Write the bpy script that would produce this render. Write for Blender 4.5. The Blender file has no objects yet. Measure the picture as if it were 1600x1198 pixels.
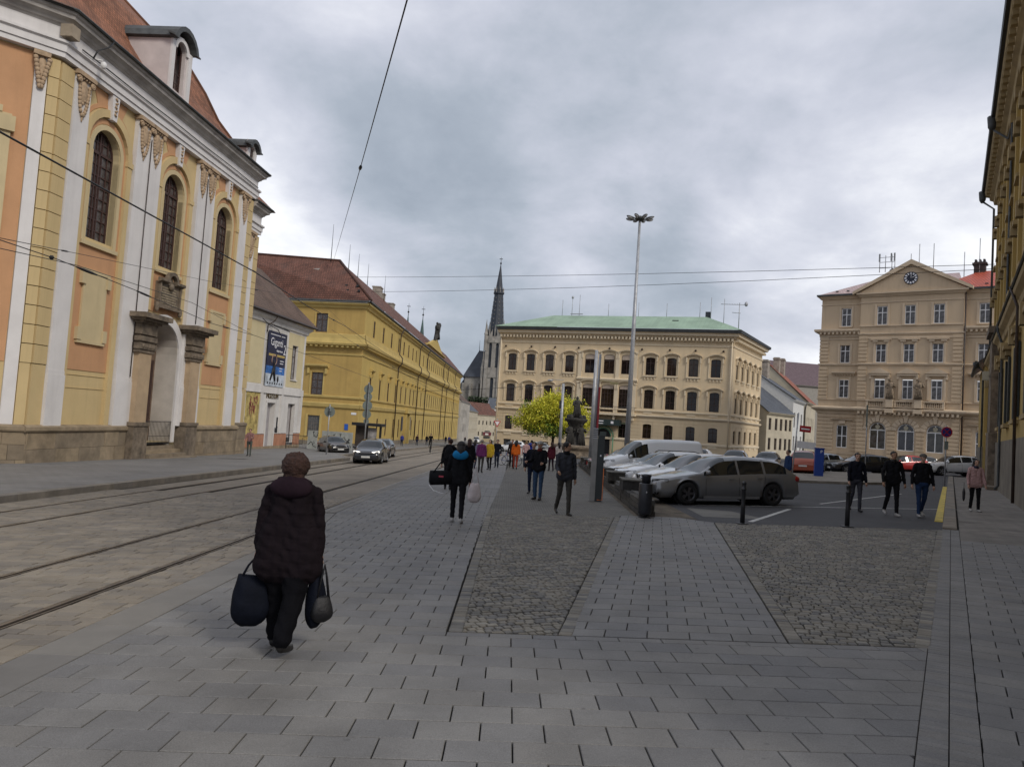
import bpy, bmesh, math, random
from mathutils import Vector, Matrix, noise
random.seed(7)
S = bpy.context.scene
COL = S.collection
D = bpy.data
PI = math.pi
# ------------------------------------------------------------------ camera
PIT, ROL, CAMH = math.radians(3.0157), math.radians(3.7891), 1.80
cam = D.cameras.new('camera'); cam.sensor_width = 36; cam.lens = 36*1158.7/1600
cam.clip_end = 4000; cam.clip_start = .1
camo = D.objects.new('camera', cam); COL.objects.link(camo)
_fw = Vector((0, math.cos(PIT), math.sin(PIT))); _u = Vector((0, -math.sin(PIT), math.cos(PIT))); _r = Vector((1, 0, 0))
_rt = _r*math.cos(ROL)+_u*math.sin(ROL); _up = _u*math.cos(ROL)-_r*math.sin(ROL)
camo.matrix_world = Matrix(((_rt.x, _up.x, -_fw.x, 0), (_rt.y, _up.y, -_fw.y, 0), (_rt.z, _up.z, -_fw.z, CAMH), (0, 0, 0, 1)))
S.camera = camo
S.view_settings.view_transform = 'Standard'; S.view_settings.look = 'None'
S.view_settings.exposure = 0.24; S.view_settings.gamma = 1; S.view_settings.use_curve_mapping = False
# ------------------------------------------------------------------ sun and sky
SUN_EL, SUN_AZ = 38, 138      # degrees; azimuth clockwise from +Y
sd = Vector((math.sin(math.radians(SUN_AZ))*math.cos(math.radians(SUN_EL)), math.cos(math.radians(SUN_AZ))*math.cos(math.radians(SUN_EL)), math.sin(math.radians(SUN_EL))))
sun = D.lights.new('sun', 'SUN'); sun.energy = 1.6; sun.angle = math.radians(16); sun.color = (1, .93, .82)
suno = D.objects.new('sun', sun); COL.objects.link(suno); suno.rotation_euler = sd.to_track_quat('Z', 'Y').to_euler()
W = D.worlds.new('World'); S.world = W; W.use_nodes = True
nt = W.node_tree; nt.nodes.clear()
def nd(nt, t, **k):
    n = nt.nodes.new(t)
    for a, b in k.items():
        if a.startswith('i_'):
            n.inputs[int(a[2:]) if a[2:].isdigit() else a[2:]].default_value = b
        else: setattr(n, a, b)
    return n
def mth(nt, op, a, b=None, c=None, clamp=False):
    n = nt.nodes.new('ShaderNodeMath'); n.operation = op; n.use_clamp = clamp
    for i, q in enumerate((a, b, c)):
        if q is None: continue
        if hasattr(q, 'is_output'): nt.links.new(q, n.inputs[i])
        else: n.inputs[i].default_value = q
    return n.outputs[0]
def ramp(nt, fac, stops):
    n = nt.nodes.new('ShaderNodeValToRGB'); cr = n.color_ramp
    while len(cr.elements) < len(stops): cr.elements.new(.5)
    for e, (p, c) in zip(cr.elements, stops):
        e.position = p; e.color = (c[0], c[1], c[2], 1) if hasattr(c, '__len__') else (c, c, c, 1)
    nt.links.new(fac, n.inputs[0]); return n.outputs[0]
def mixc(nt, fac, a, b, mode='MIX'):
    n = nt.nodes.new('ShaderNodeMix'); n.data_type = 'RGBA'; n.blend_type = mode
    for i, q in ((0, fac), (6, a), (7, b)):
        if hasattr(q, 'is_output'): nt.links.new(q, n.inputs[i])
        else: n.inputs[i].default_value = q if not hasattr(q, '__len__') else (q[0], q[1], q[2], 1)
    return n.outputs[2]
def build_world():
    L = nt.links
    sky = nd(nt, 'ShaderNodeTexSky', sky_type='NISHITA', sun_disc=False, sun_elevation=math.radians(SUN_EL), sun_rotation=math.radians(SUN_AZ))
    sky.air_density = 1.2; sky.dust_density = 2
    tc = nd(nt, 'ShaderNodeTexCoord')
    sep = nd(nt, 'ShaderNodeSeparateXYZ'); L.new(tc.outputs['Generated'], sep.inputs[0])
    zz = mth(nt, 'MAXIMUM', sep.outputs[2], 0.0); den = mth(nt, 'ADD', zz, .36)
    cx = mth(nt, 'DIVIDE', sep.outputs[0], den); cy = mth(nt, 'DIVIDE', sep.outputs[1], den)
    cmb = nd(nt, 'ShaderNodeCombineXYZ'); L.new(cx, cmb.inputs[0]); L.new(cy, cmb.inputs[1])
    def ns(scale, det, rough, off, dist=0):
        mp = nd(nt, 'ShaderNodeMapping'); mp.inputs['Location'].default_value = off; L.new(cmb.outputs[0], mp.inputs[0])
        n = nd(nt, 'ShaderNodeTexNoise'); n.inputs['Scale'].default_value = scale; n.inputs['Detail'].default_value = det
        n.inputs['Roughness'].default_value = rough; n.inputs['Distortion'].default_value = dist
        L.new(mp.outputs[0], n.inputs['Vector']); return n.outputs['Fac']
    n1 = ns(.85, 7, .5, (3.1, 1.7, 0), .35); n2 = ns(2.3, 8, .55, (9.3, 4.4, 0), .3); n3 = ns(6, 6, .6, (1.3, 7.4, 0), .2)
    val = mth(nt, 'ADD', mth(nt, 'MULTIPLY', n1, .48), mth(nt, 'ADD', mth(nt, 'MULTIPLY', n2, .38), mth(nt, 'MULTIPLY', n3, .14)))
    # broad cloud masses (directions in the sky): x right, y ahead, z up
    for (dx, dy, dz, c0, amt) in SKYMASS:
        v = Vector((dx, dy, dz)).normalized()
        dn = nd(nt, 'ShaderNodeVectorMath', operation='DOT_PRODUCT'); L.new(tc.outputs['Generated'], dn.inputs[0]); dn.inputs[1].default_value = v
        mr = nd(nt, 'ShaderNodeMapRange', interpolation_type='SMOOTHERSTEP'); L.new(dn.outputs['Value'], mr.inputs[0])
        mr.inputs[1].default_value = c0; mr.inputs[2].default_value = 1; mr.inputs[3].default_value = 0; mr.inputs[4].default_value = amt
        val = mth(nt, 'ADD', val, mr.outputs[0])
    val = mth(nt, 'ADD', mth(nt, 'MULTIPLY', mth(nt, 'SUBTRACT', val, .5), 2.15), .50)
    colr = ramp(nt, val, [(.04, (.20, .235, .285)), (.30, (.305, .340, .395)), (.48, (.425, .445, .510)), (.60, (.515, .53, .590)), (.73, (.67, .68, .715)), (.92, (.84, .84, .84))])
    sc = nd(nt, 'ShaderNodeVectorMath', operation='SCALE'); L.new(colr, sc.inputs[0]); sc.inputs[3].default_value = 12.3
    mx = mixc(nt, .94, sky.outputs[0], sc.outputs[0])
    bg = nd(nt, 'ShaderNodeBackground'); L.new(mx, bg.inputs[0]); bg.inputs[1].default_value = .1
    out = nd(nt, 'ShaderNodeOutputWorld'); L.new(bg.outputs[0], out.inputs[0])
SKYMASS = [(-.06, 1, .26, .91, -.10), (.45, 1, .55, .90, -.10), (-.40, 1, .22, .972, .12), (.50, 1, .27, .965, .13),
           (.15, 1, .36, .975, .07), (-.36, 1, .52, .93, .03), (-.05, 1, .12, .96, .05), (.05, 1, .60, .93, .02)]
build_world()
# ------------------------------------------------------------------ helpers
def gz(x, y):      # the square slopes gently down ahead and to the left
    return .032*max(-75, min(75, x)) - .0212*max(-60, min(330, y))
def link(o, parent=None):
    COL.objects.link(o)
    if parent is not None: o.parent = parent
    return o
def tag(o, label=None, cat=None, group=None, kind=None):
    if label: o['label'] = label
    if cat: o['category'] = cat
    if group: o['group'] = group
    if kind: o['kind'] = kind
    return o
def empty(name, loc=(0, 0, 0), rz=0, label=None, cat=None, group=None, kind=None, parent=None):
    o = D.objects.new(name, None); o.empty_display_size = .3; link(o, parent)
    o.location = loc; o.rotation_euler = (0, 0, rz)
    return tag(o, label, cat, group, kind)
def copy_tree(o, parent=None):
    c = o.copy(); COL.objects.link(c); c.parent = parent
    for ch in o.children: copy_tree(ch, c)
    return c
def fz(az):        # z rotation that turns local +x into the azimuth (clockwise from +Y, degrees)
    return math.radians(90-az)
class MB:
    def __init__(s): s.v = []; s.f = []; s.m = []; s.s = []
    def add(s, vs, fs, mi=0, sm=False):
        b = len(s.v); s.v += [tuple(q) for q in vs]
        for f in fs: s.f.append(tuple(b+i for i in f)); s.m.append(mi); s.s.append(sm)
        return s
    def box(s, x0, x1, y0, y1, z0, z1, mi=0):
        if x0 > x1: x0, x1 = x1, x0
        if y0 > y1: y0, y1 = y1, y0
        if z0 > z1: z0, z1 = z1, z0
        return s.add([(x0, y0, z0), (x1, y0, z0), (x1, y1, z0), (x0, y1, z0), (x0, y0, z1), (x1, y0, z1), (x1, y1, z1), (x0, y1, z1)],
                     [(0, 3, 2, 1), (4, 5, 6, 7), (0, 1, 5, 4), (1, 2, 6, 5), (2, 3, 7, 6), (3, 0, 4, 7)], mi)
    def fb(s, u0, u1, o0, o1, z0, z1, mi=0):       # facade box: u along the wall, o outwards
        return s.box(u0, u1, -o1, -o0, z0, z1, mi)
    def obox(s, c, sx, sy, sz, rz=0, mi=0, M=None):
        vs = []
        ca, sa = math.cos(rz), math.sin(rz)
        for dz in (-.5, .5):
            for dx, dy in ((-.5, -.5), (.5, -.5), (.5, .5), (-.5, .5)):
                x, y, z = dx*sx, dy*sy, dz*sz
                p = Vector((c[0]+x*ca-y*sa, c[1]+x*sa+y*ca, c[2]+z)); vs.append(p)
        return s.add(vs, [(0, 3, 2, 1), (4, 5, 6, 7), (0, 1, 5, 4), (1, 2, 6, 5), (2, 3, 7, 6), (3, 0, 4, 7)], mi)
    def quad(s, a, b, c, d, mi=0): return s.add([a, b, c, d], [(0, 1, 2, 3)], mi)
    def poly(s, ps, mi=0): return s.add(ps, [tuple(range(len(ps)))], mi)
    def prism(s, ps, off, mi=0, sm=False):         # ps planar loop, off vector
        n = len(ps); o = Vector(off); q = [Vector(p) for p in ps]
        vs = q+[p+o for p in q]
        fs = [tuple(range(n-1, -1, -1)), tuple(range(n, 2*n))]+[(i, (i+1) % n, n+(i+1) % n, n+i) for i in range(n)]
        return s.add(vs, fs, mi, sm)
    def fprism(s, uz, o0, o1, mi=0):               # outline in (u, z) on the facade
        return s.prism([(u, -o0, z) for u, z in uz], (0, -(o1-o0), 0), mi)
    def prof(s, oz, u0, u1, mi=0, c0=0, c1=0):     # moulding profile in (o, z) run along u; c = mitre factor at the ends
        n = len(oz)
        vs = [(u0-c0*o, -o, z) for o, z in oz]+[(u1+c1*o, -o, z) for o, z in oz]
        return s.add(vs, [tuple(range(n)), tuple(range(2*n-1, n-1, -1))]+[(i, n+i, n+(i+1) % n, (i+1) % n) for i in range(n)], mi)
    def tube(s, pts, r, n=8, mi=0, cap=True, sm=True):
        pts = [Vector(p) for p in pts]; m = len(pts); rs = r if hasattr(r, '__len__') else [r]*m
        b = len(s.v); px = None
        for i, p in enumerate(pts):
            t = (pts[min(i+1, m-1)]-pts[max(i-1, 0)])
            if t.length < 1e-9: t = Vector((0, 0, 1))
            t.normalize()
            if px is None:
                a = Vector((0, 0, 1)) if abs(t.z) < .9 else Vector((1, 0, 0)); px = t.cross(a).normalized()
            px = (px-t*px.dot(t)).normalized(); py = t.cross(px)
            for k in range(n):
                an = 2*PI*k/n; s.v.append(tuple(p+px*(rs[i]*math.cos(an))+py*(rs[i]*math.sin(an))))
        for i in range(m-1):
            for k in range(n):
                s.f.append((b+i*n+k, b+i*n+(k+1) % n, b+(i+1)*n+(k+1) % n, b+(i+1)*n+k)); s.m.append(mi); s.s.append(sm)
        if cap:
            s.f.append(tuple(b+k for k in range(n-1, -1, -1))); s.m.append(mi); s.s.append(False)
            s.f.append(tuple(b+(m-1)*n+k for k in range(n))); s.m.append(mi); s.s.append(False)
        return s
    def lathe(s, prof, n=16, c=(0, 0), mi=0, sm=True, sx=1, sy=1, rot=0):
        b = len(s.v)
        for r, z in prof:
            for k in range(n):
                a = 2*PI*k/n+rot; s.v.append((c[0]+r*math.cos(a)*sx, c[1]+r*math.sin(a)*sy, z))
        for i in range(len(prof)-1):
            for k in range(n):
                s.f.append((b+i*n+k, b+i*n+(k+1) % n, b+(i+1)*n+(k+1) % n, b+(i+1)*n+k)); s.m.append(mi); s.s.append(sm)
        s.f.append(tuple(b+k for k in range(n-1, -1, -1))); s.m.append(mi); s.s.append(False)
        e = (len(prof)-1)*n
        s.f.append(tuple(b+e+k for k in range(n))); s.m.append(mi); s.s.append(False)
        return s
    def ell(s, c, rx, ry, rz, n=10, m=7, mi=0, R=None):
        b = len(s.v); C = Vector(c)
        for i in range(m+1):
            th = PI*i/m
            for k in range(n):
                a = 2*PI*k/n; p = Vector((rx*math.sin(th)*math.cos(a), ry*math.sin(th)*math.sin(a), rz*math.cos(th)))
                if R: p = R @ p
                s.v.append(tuple(C+p))
        for i in range(m):
            for k in range(n):
                s.f.append((b+i*n+k, b+(i+1)*n+k, b+(i+1)*n+(k+1) % n, b+i*n+(k+1) % n)); s.m.append(mi); s.s.append(True)
        return s
    def build(s, name, mats, parent=None, loc=None, rz=None, uv=False, fix=True, kind=None):
        me = s.mesh(name, mats, uv, fix)
        o = D.objects.new(name, me); link(o, parent)
        if loc is not None: o.location = loc
        if rz is not None: o.rotation_euler = (0, 0, rz)
        if kind: o['kind'] = kind
        return o
    def mesh(s, name, mats, uv=False, fix=True):
        me = D.meshes.new(name); me.from_pydata(s.v, [], s.f)
        if not isinstance(mats, (list, tuple)): mats = [mats]
        for m in mats: me.materials.append(m)
        me.polygons.foreach_set('material_index', s.m); me.polygons.foreach_set('use_smooth', s.s)
        if fix and len(s.f) < 60000:
            bm = bmesh.new(); bm.from_mesh(me); bmesh.ops.recalc_face_normals(bm, faces=bm.faces); bm.to_mesh(me); bm.free()
        if uv:
            ul = me.uv_layers.new(name='UVMap')
            for p in me.polygons:
                nn = Vector(p.normal); h = Vector((-nn.y, nn.x, 0))
                h = h.normalized() if h.length > .05 else Vector((1, 0, 0)); w = nn.cross(h)
                for li in p.loop_indices:
                    q = me.vertices[me.loops[li].vertex_index].co; ul.data[li].uv = (q.dot(h), q.dot(w))
        me.update(); return me
def obj(name, me, parent=None, loc=(0, 0, 0), rz=0):
    o = D.objects.new(name, me); link(o, parent); o.location = loc; o.rotation_euler = (0, 0, rz); return o
# ------------------------------------------------------------------ materials
MATS = {}
def M(name, col, rough=.8, var=.12, sc=2.5, bump=0.0, bs=60, metal=0.0, spec=.4, rnd=0.0, stain=0.0, stc=(.05, .045, .04), ss=.6, coord='obj', streak=0, spots=0, brick=None, coat=0, fine=.0):
    if name in MATS: return MATS[name]
    m = D.materials.new(name); m.use_nodes = True; MATS[name] = m
    t = m.node_tree; L = t.links; b = t.nodes['Principled BSDF']
    b.inputs['Roughness'].default_value = rough; b.inputs['Metallic'].default_value = metal
    b.inputs['Specular IOR Level'].default_value = spec
    if coat: b.inputs['Coat Weight'].default_value = coat; b.inputs['Coat Roughness'].default_value = .05
    if coord == 'pos': src = nd(t, 'ShaderNodeNewGeometry').outputs['Position']
    else: src = nd(t, 'ShaderNodeTexCoord').outputs['Object']
    def ns(scale, det=4, ro=.55):
        n = nd(t, 'ShaderNodeTexNoise'); n.inputs['Scale'].default_value = scale; n.inputs['Detail'].default_value = det
        n.inputs['Roughness'].default_value = ro; L.new(src, n.inputs['Vector']); return n.outputs['Fac']
    c = (col[0], col[1], col[2], 1); cur = None
    lo = tuple(max(0, q*(1-var*2)) for q in col); hi = tuple(min(1, q*(1+var*2)) for q in col)
    if var > 0: cur = ramp(t, ns(sc, 5, .6), [(.25, lo), (.75, hi)])
    else:
        rg = nd(t, 'ShaderNodeRGB'); rg.outputs[0].default_value = c; cur = rg.outputs[0]
    hgt = None
    if brick:     # (w, h, joint, joint colour, colour variation)
        uv = nd(t, 'ShaderNodeTexCoord').outputs['UV'] if len(brick) < 6 else src
        bt = nd(t, 'ShaderNodeTexBrick'); L.new(uv, bt.inputs['Vector']); bt.inputs['Scale'].default_value = 1
        bt.inputs['Brick Width'].default_value = brick[0]; bt.inputs['Row Height'].default_value = brick[1]
        bt.inputs['Mortar Size'].default_value = brick[2]; bt.inputs['Mortar Smooth'].default_value = .3; bt.offset = .5
        v = brick[4]; bt.inputs['Color1'].default_value = (1-v, 1-v, 1-v, 1); bt.inputs['Color2'].default_value = (1+v, 1+v*.9, 1+v*.8, 1)
        k = brick[3]; bt.inputs['Mortar'].default_value = (k, k, k, 1); bt.inputs['Bias'].default_value = 0
        cur = mixc(t, 1.0, cur, bt.outputs['Color'], 'MULTIPLY')
        hgt = mth(t, 'SUBTRACT', 1.0, bt.outputs['Fac'])
    if rnd > 0:
        oi = nd(t, 'ShaderNodeObjectInfo').outputs['Random']; ri = nd(t, 'ShaderNodeNewGeometry').outputs['Random Per Island']
        f = mth(t, 'FRACT', mth(t, 'ADD', oi, ri))
        cur = mixc(t, 1.0, cur, ramp(t, f, [(0, (1-rnd, 1-rnd*.96, 1-rnd*.78)), (.35, (1, 1, 1)), (.6, (1+rnd*.3, 1+rnd*.1, 1-rnd*.25)), (1, (1+rnd, 1+rnd*.95, 1+rnd*.8))]), 'MULTIPLY')
    if stain > 0:
        s1 = ramp(t, ns(ss, 6, .65), [(.48, 0.0), (.72, 1.0)])
        cur = mixc(t, mth(t, 'MULTIPLY', s1, stain), cur, stc)
    if streak > 0:
        mp = nd(t, 'ShaderNodeMapping'); mp.inputs['Scale'].default_value = (1.3, 1.3, .09); L.new(src, mp.inputs[0])
        n = nd(t, 'ShaderNodeTexNoise'); n.inputs['Scale'].default_value = 1.0; n.inputs['Detail'].default_value = 6; n.inputs['Roughness'].default_value = .7; L.new(mp.outputs[0], n.inputs['Vector'])
        cur = mixc(t, mth(t, 'MULTIPLY', ramp(t, n.outputs['Fac'], [(.5, 0.0), (.75, 1.0)]), streak), cur, tuple(q*.55 for q in col))
    if spots > 0:
        vo = nd(t, 'ShaderNodeTexVoronoi'); vo.inputs['Scale'].default_value = 2.6; L.new(src, vo.inputs['Vector'])
        cur = mixc(t, mth(t, 'MULTIPLY', ramp(t, vo.outputs['Distance'], [(.035, 1.0), (.06, 0.0)]), spots), cur, tuple(q*.45 for q in col))
    if fine > 0:
        s2 = ramp(t, ns(bs*3, 3, .7), [(.35, 1-fine), (.65, 1+fine)]); cur = mixc(t, 1.0, cur, s2, 'MULTIPLY')
    L.new(cur, b.inputs['Base Color'])
    if bump > 0 or hgt is not None:
        bn = nd(t, 'ShaderNodeBump'); bn.inputs['Strength'].default_value = bump if bump > 0 else .4; bn.inputs['Distance'].default_value = .02
        h = ns(bs, 4, .6)
        if hgt is not None: h = mth(t, 'ADD', mth(t, 'MULTIPLY', h, .3), hgt)
        L.new(h, bn.inputs['Height']); L.new(bn.outputs[0], b.inputs['Normal'])
    return m
def emis(name, col, st):
    m = M(name, col, .5, 0); b = m.node_tree.nodes['Principled BSDF']
    b.inputs['Emission Color'].default_value = (*col, 1); b.inputs['Emission Strength'].default_value = st; return m
GLASS = M('window_glass', (.030, .033, .038), .05, .5, 1.6, spec=.6, rnd=.95)
GLASSD = M('dark_glass', (.012, .010, .010), .12, .3, 1.2, spec=.5)
CARGL = M('car_glass', (.012, .015, .017), .04, 0, spec=.8)
IRON = M('dark_iron', (.018, .019, .022), .5, .2, 8, spec=.5)
BLACK = M('black_plastic', (.012, .012, .014), .55, 0)
GALV = M('galvanised_steel', (.36, .37, .39), .45, .12, 3, metal=.35, stain=.25)
PIPE = M('brown_downpipe', (.045, .03, .024), .5, .2, 3)
WHITEP = M('white_paint', (.72, .72, .72), .5, .05)
def text_mesh(txt, size, mat, ext=.004, align='CENTER'):
    c = D.curves.new('lettering', 'FONT'); c.body = txt; c.size = size; c.extrude = ext; c.align_x = align; c.align_y = 'CENTER'
    o = D.objects.new('lettering', c); COL.objects.link(o)
    dg = bpy.context.evaluated_depsgraph_get(); me = D.meshes.new_from_object(o.evaluated_get(dg))
    D.objects.remove(o); me.materials.clear(); me.materials.append(mat); me.name = 'lettering'; return me
def lettering(txt, size, mat, parent, u, o, z, sx=1, rot=0, ext=.01):     # flat on a facade, facing outwards
    me = text_mesh(txt, size, mat, ext); ob = D.objects.new('lettering', me); link(ob, parent)
    ob.location = (u, -o, z); ob.rotation_euler = (PI/2, rot, 0); ob.scale = (sx, 1, 1); return ob
def clip(poly, conv):
    out = poly
    for i in range(len(conv)):
        a = conv[i]; b = conv[(i+1) % len(conv)]; src = out; out = []
        if not src: return []
        def side(p): return (b[0]-a[0])*(p[1]-a[1])-(b[1]-a[1])*(p[0]-a[0])
        for j in range(len(src)):
            p = src[j]; q = src[(j+1) % len(src)]; sp, sq = side(p), side(q)
            if sp >= 0: out.append(p)
            if (sp >= 0) != (sq >= 0):
                t = sp/(sp-sq); out.append((p[0]+t*(q[0]-p[0]), p[1]+t*(q[1]-p[1])))
    return out
def area(p):
    return abs(sum(p[i][0]*p[(i+1) % len(p)][1]-p[(i+1) % len(p)][0]*p[i][1] for i in range(len(p))))/2
def inset(p, d):
    c = (sum(q[0] for q in p)/len(p), sum(q[1] for q in p)/len(p)); o = []
    n = len(p)
    for i in range(n):
        a, b, e = p[i-1], p[i], p[(i+1) % n]
        d1 = Vector((b[0]-a[0], b[1]-a[1])); d2 = Vector((e[0]-b[0], e[1]-b[1]))
        if d1.length < 1e-6 or d2.length < 1e-6: o.append(b); continue
        d1.normalize(); d2.normalize(); n1 = Vector((-d1.y, d1.x)); n2 = Vector((-d2.y, d2.x)); m = n1+n2
        if m.length < 1e-6: o.append(b); continue
        k = d/max(.35, m.dot(n1)/m.length)/m.length; o.append((b[0]+m.x*k, b[1]+m.y*k))
    return o
def paver(mb, p, top=0.0, dep=.035, ch=.004, chz=.004, mi=0, dome=0):   # ccw polygon in world XY -> chamfered stone following the slope
    q = inset(p, ch); n = len(p)
    vs = [(x, y, gz(x, y)+top-dep) for x, y in p]+[(x, y, gz(x, y)+top-chz) for x, y in p]+[(x, y, gz(x, y)+top) for x, y in q]
    fs = [(i, (i+1) % n, n+(i+1) % n, n+i) for i in range(n)]+[(n+i, n+(i+1) % n, 2*n+(i+1) % n, 2*n+i) for i in range(n)]
    fs.append(tuple(range(2*n, 3*n))); mb.add(vs, fs, mi)
def sheet(name, pts, mat, z, step=None, label=None, cat=None, kind='structure', parent=None):   # flat ground sheet (polygon) following gz
    mb = MB()
    if step is None: mb.poly([(x, y, gz(x, y)+z) for x, y in pts])
    else:
        xs = sorted(p[0] for p in pts); ys = sorted(p[1] for p in pts); ccw = pts
        x = xs[0]
        while x < xs[-1]:
            y = ys[0]
            while y < ys[-1]:
                c = clip([(x, y), (x+step, y), (x+step, y+step), (x, y+step)], ccw)
                if len(c) > 2: mb.poly([(a, b, gz(a, b)+z) for a, b in c])
                y += step
            x += step
    o = mb.build(name, mat, parent, fix=False)
    return tag(o, label, cat, kind=kind)
# ------------------------------------------------------------------ ground
rg = random.Random(3)
JOINT = M('joint_sand', (.034, .031, .027), .95, .25, 4, .3, 90, coord='pos')
SLAB = M('granite_slab', (.160, .157, .154), .66, .11, 1.6, .25, 42, rnd=.115, stain=.45, stc=(.115, .112, .108), ss=1.3, coord='pos', fine=.22, spec=.4, spots=.5)
COB = M('granite_cobble', (.165, .157, .141), .75, .16, 3, .35, 45, rnd=.30, stain=.3, stc=(.07, .065, .055), ss=.7, coord='pos', fine=.10)
ROADB = M('sandstone_road_brick', (.205, .180, .148), .78, .12, 1.2, .3, 50, rnd=.17, stain=.35, stc=(.10, .09, .08), ss=.5, coord='pos', fine=.08)
BORD = M('smooth_border_stone', (.168, .160, .148), .7, .10, 1.5, .15, 100, rnd=.1, stain=.2, stc=(.12, .11, .10), coord='pos', fine=.07)
ROADT = M('road_paving_far', (.222, .192, .155), .8, .16, .45, .25, 60, stain=.35, stc=(.11, .10, .085), ss=.25, coord='pos', brick=(.26, .16, .012, .6, .12, 1), fine=.08)
SLABT = M('slab_paving_far', (.170, .166, .164), .65, .10, .8, .15, 60, stain=.2, stc=(.10, .10, .10), coord='pos', brick=(.40, .29, .012, .5, .10, 1), fine=.06)
COBT = M('cobble_paving_far', (.165, .158, .142), .8, .16, 1.2, .5, 30, stain=.3, stc=(.09, .085, .07), coord='pos', brick=(.13, .11, .02, .45, .2, 1))
ASPH = M('asphalt', (.060, .060, .064), .82, .12, .5, .35, 160, stain=.35, stc=(.035, .035, .04), ss=.22, coord='pos', fine=.25)
CONC = M('light_concrete', (.17, .165, .15), .85, .15, 1, .2, 60, stain=.3, stc=(.10, .09, .08), coord='pos', fine=.12)
DIRT = M('trodden_earth', (.12, .10, .075), .95, .3, 2.5, .6, 40, coord='pos', fine=.2)
KERB = M('kerb_granite', (.19, .17, .145), .8, .18, 2, .3, 60, rnd=.18, stain=.35, stc=(.09, .08, .07), coord='pos', fine=.1)
PAINT = M('white_road_paint', (.50, .50, .48), .7, .18, 6, .2, 90, stain=.45, stc=(.12, .12, .12), ss=5, coord='pos')
YPAINT = M('yellow_kerb_paint', (.55, .42, .08), .7, .2, 5, .2, 60, stain=.6, stc=(.14, .13, .11), ss=3.5, coord='pos')
STEEL = M('rail_steel', (.16, .14, .125), .35, .2, 5, metal=.7, coord='pos')
GROOVE = M('rail_groove', (.012, .011, .010), .8, .2, 5, coord='pos')
mb = MB(); xs = [-900, -400, -150, -75, -50, -25, 0, 25, 50, 75, 150, 400, 900]; ys = [-200, -60, -30, 0, 30, 60, 100, 150, 220, 330, 500, 900, 2500]
for i in range(len(xs)-1):
    for j in range(len(ys)-1):
        mb.poly([(x, y, gz(x, y)-.045) for x, y in ((xs[i], ys[j]), (xs[i+1], ys[j]), (xs[i+1], ys[j+1]), (xs[i], ys[j+1]))])
tag(mb.build('ground', JOINT, fix=False), 'dark bedding sand showing in the paving joints of the square', 'ground', kind='structure')
def SX(y): return 2.44+(y-4.35)*.5965      # left edge of the narrow brick strip
def kerbx(y):
    pts = [(-10, -11.4), (0, -11.3), (50, -10.5), (56, -12.4), (330, -8.2)]
    for (a, b), (c, d) in zip(pts, pts[1:]):
        if y <= c: return b+(d-b)*(y-a)/(c-a)
    return pts[-1][1]
def edgex(y): return -3.2 if y < 12.2 else (-3.2-(y-12.2)*.117 if y < 16.9 else -3.75+(y-16.9)*.009)
def rail1(y): return -4.45+.015*y
def rail3(y): return -8.72+.0125*y
def lay(root, name, mat, zones, gen, maxp, near, top=0, dep=.035, ch=.004, chz=.004, jz=.0015, gap=.0046):
    """gen yields ccw quads; each is clipped to the convex zones; the nearest become single parts, the rest one stuff part"""
    items = []
    for q in gen:
        q = inset(q, gap)
        for zn in zones:
            c = clip(q, zn)
            if len(c) < 3: continue
            c2 = [c[0]]
            for p in c[1:]:
                if abs(p[0]-c2[-1][0])+abs(p[1]-c2[-1][1]) > .004: c2.append(p)
            if len(c2) < 3 or area(c2) < .0012: continue
            cx = sum(p[0] for p in c2)/len(c2); cy = sum(p[1] for p in c2)/len(c2)
            vis = 1 if (cy > 3.9 and abs(cx) < .72*cy) else 0
            items.append((-vis, cx*cx+cy*cy, cx, cy, c2))
    items.sort(key=lambda t: t[:2]); rest = MB(); k = 0
    for it in items:
        t = top+rg.uniform(-jz, jz)
        if k < maxp and it[0] == -1:
            m = MB(); paver(m, [(a-it[2], b-it[3]) for a, b in it[4]], t, dep, ch, chz)
            m.v = [(a, b, z) for a, b, z in m.v]
            o = m.build(name, mat, root, loc=(it[2], it[3], gz(it[2], it[3])), fix=False); k += 1
        else: paver(rest, it[4], t, dep, ch, chz)
    if rest.v: rest.build(name, mat, root, fix=False, kind='stuff')
def grid(x0, x1, y0, y1, w, h, az=0, jit=0, off=.5, skew=0):
    """running bond: rows across x, row height h along y, the whole turned by az (clockwise) about (x0,y0)"""
    a = math.radians(-az); ca, sa = math.cos(a), math.sin(a); n = int((y1-y0)/h)+1; r = rg
    for j in range(n):
        x = x0-w*(off if j % 2 else 0)-w*rg.random()*jit; ya = y0+j*h
        while x < x1:
            ww = w*(1+rg.uniform(-jit, jit)*.5)
            q = [(x, ya), (x+ww, ya), (x+ww, ya+h), (x, ya+h)]
            q = [(x0+(p-x0)*ca-(s-y0)*sa+skew*(s-y0), y0+(p-x0)*sa+(s-y0)*ca) for p, s in q]
            yield q; x += ww
def rootstruct(name, label): return empty(name, label=label, kind='structure')
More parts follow.
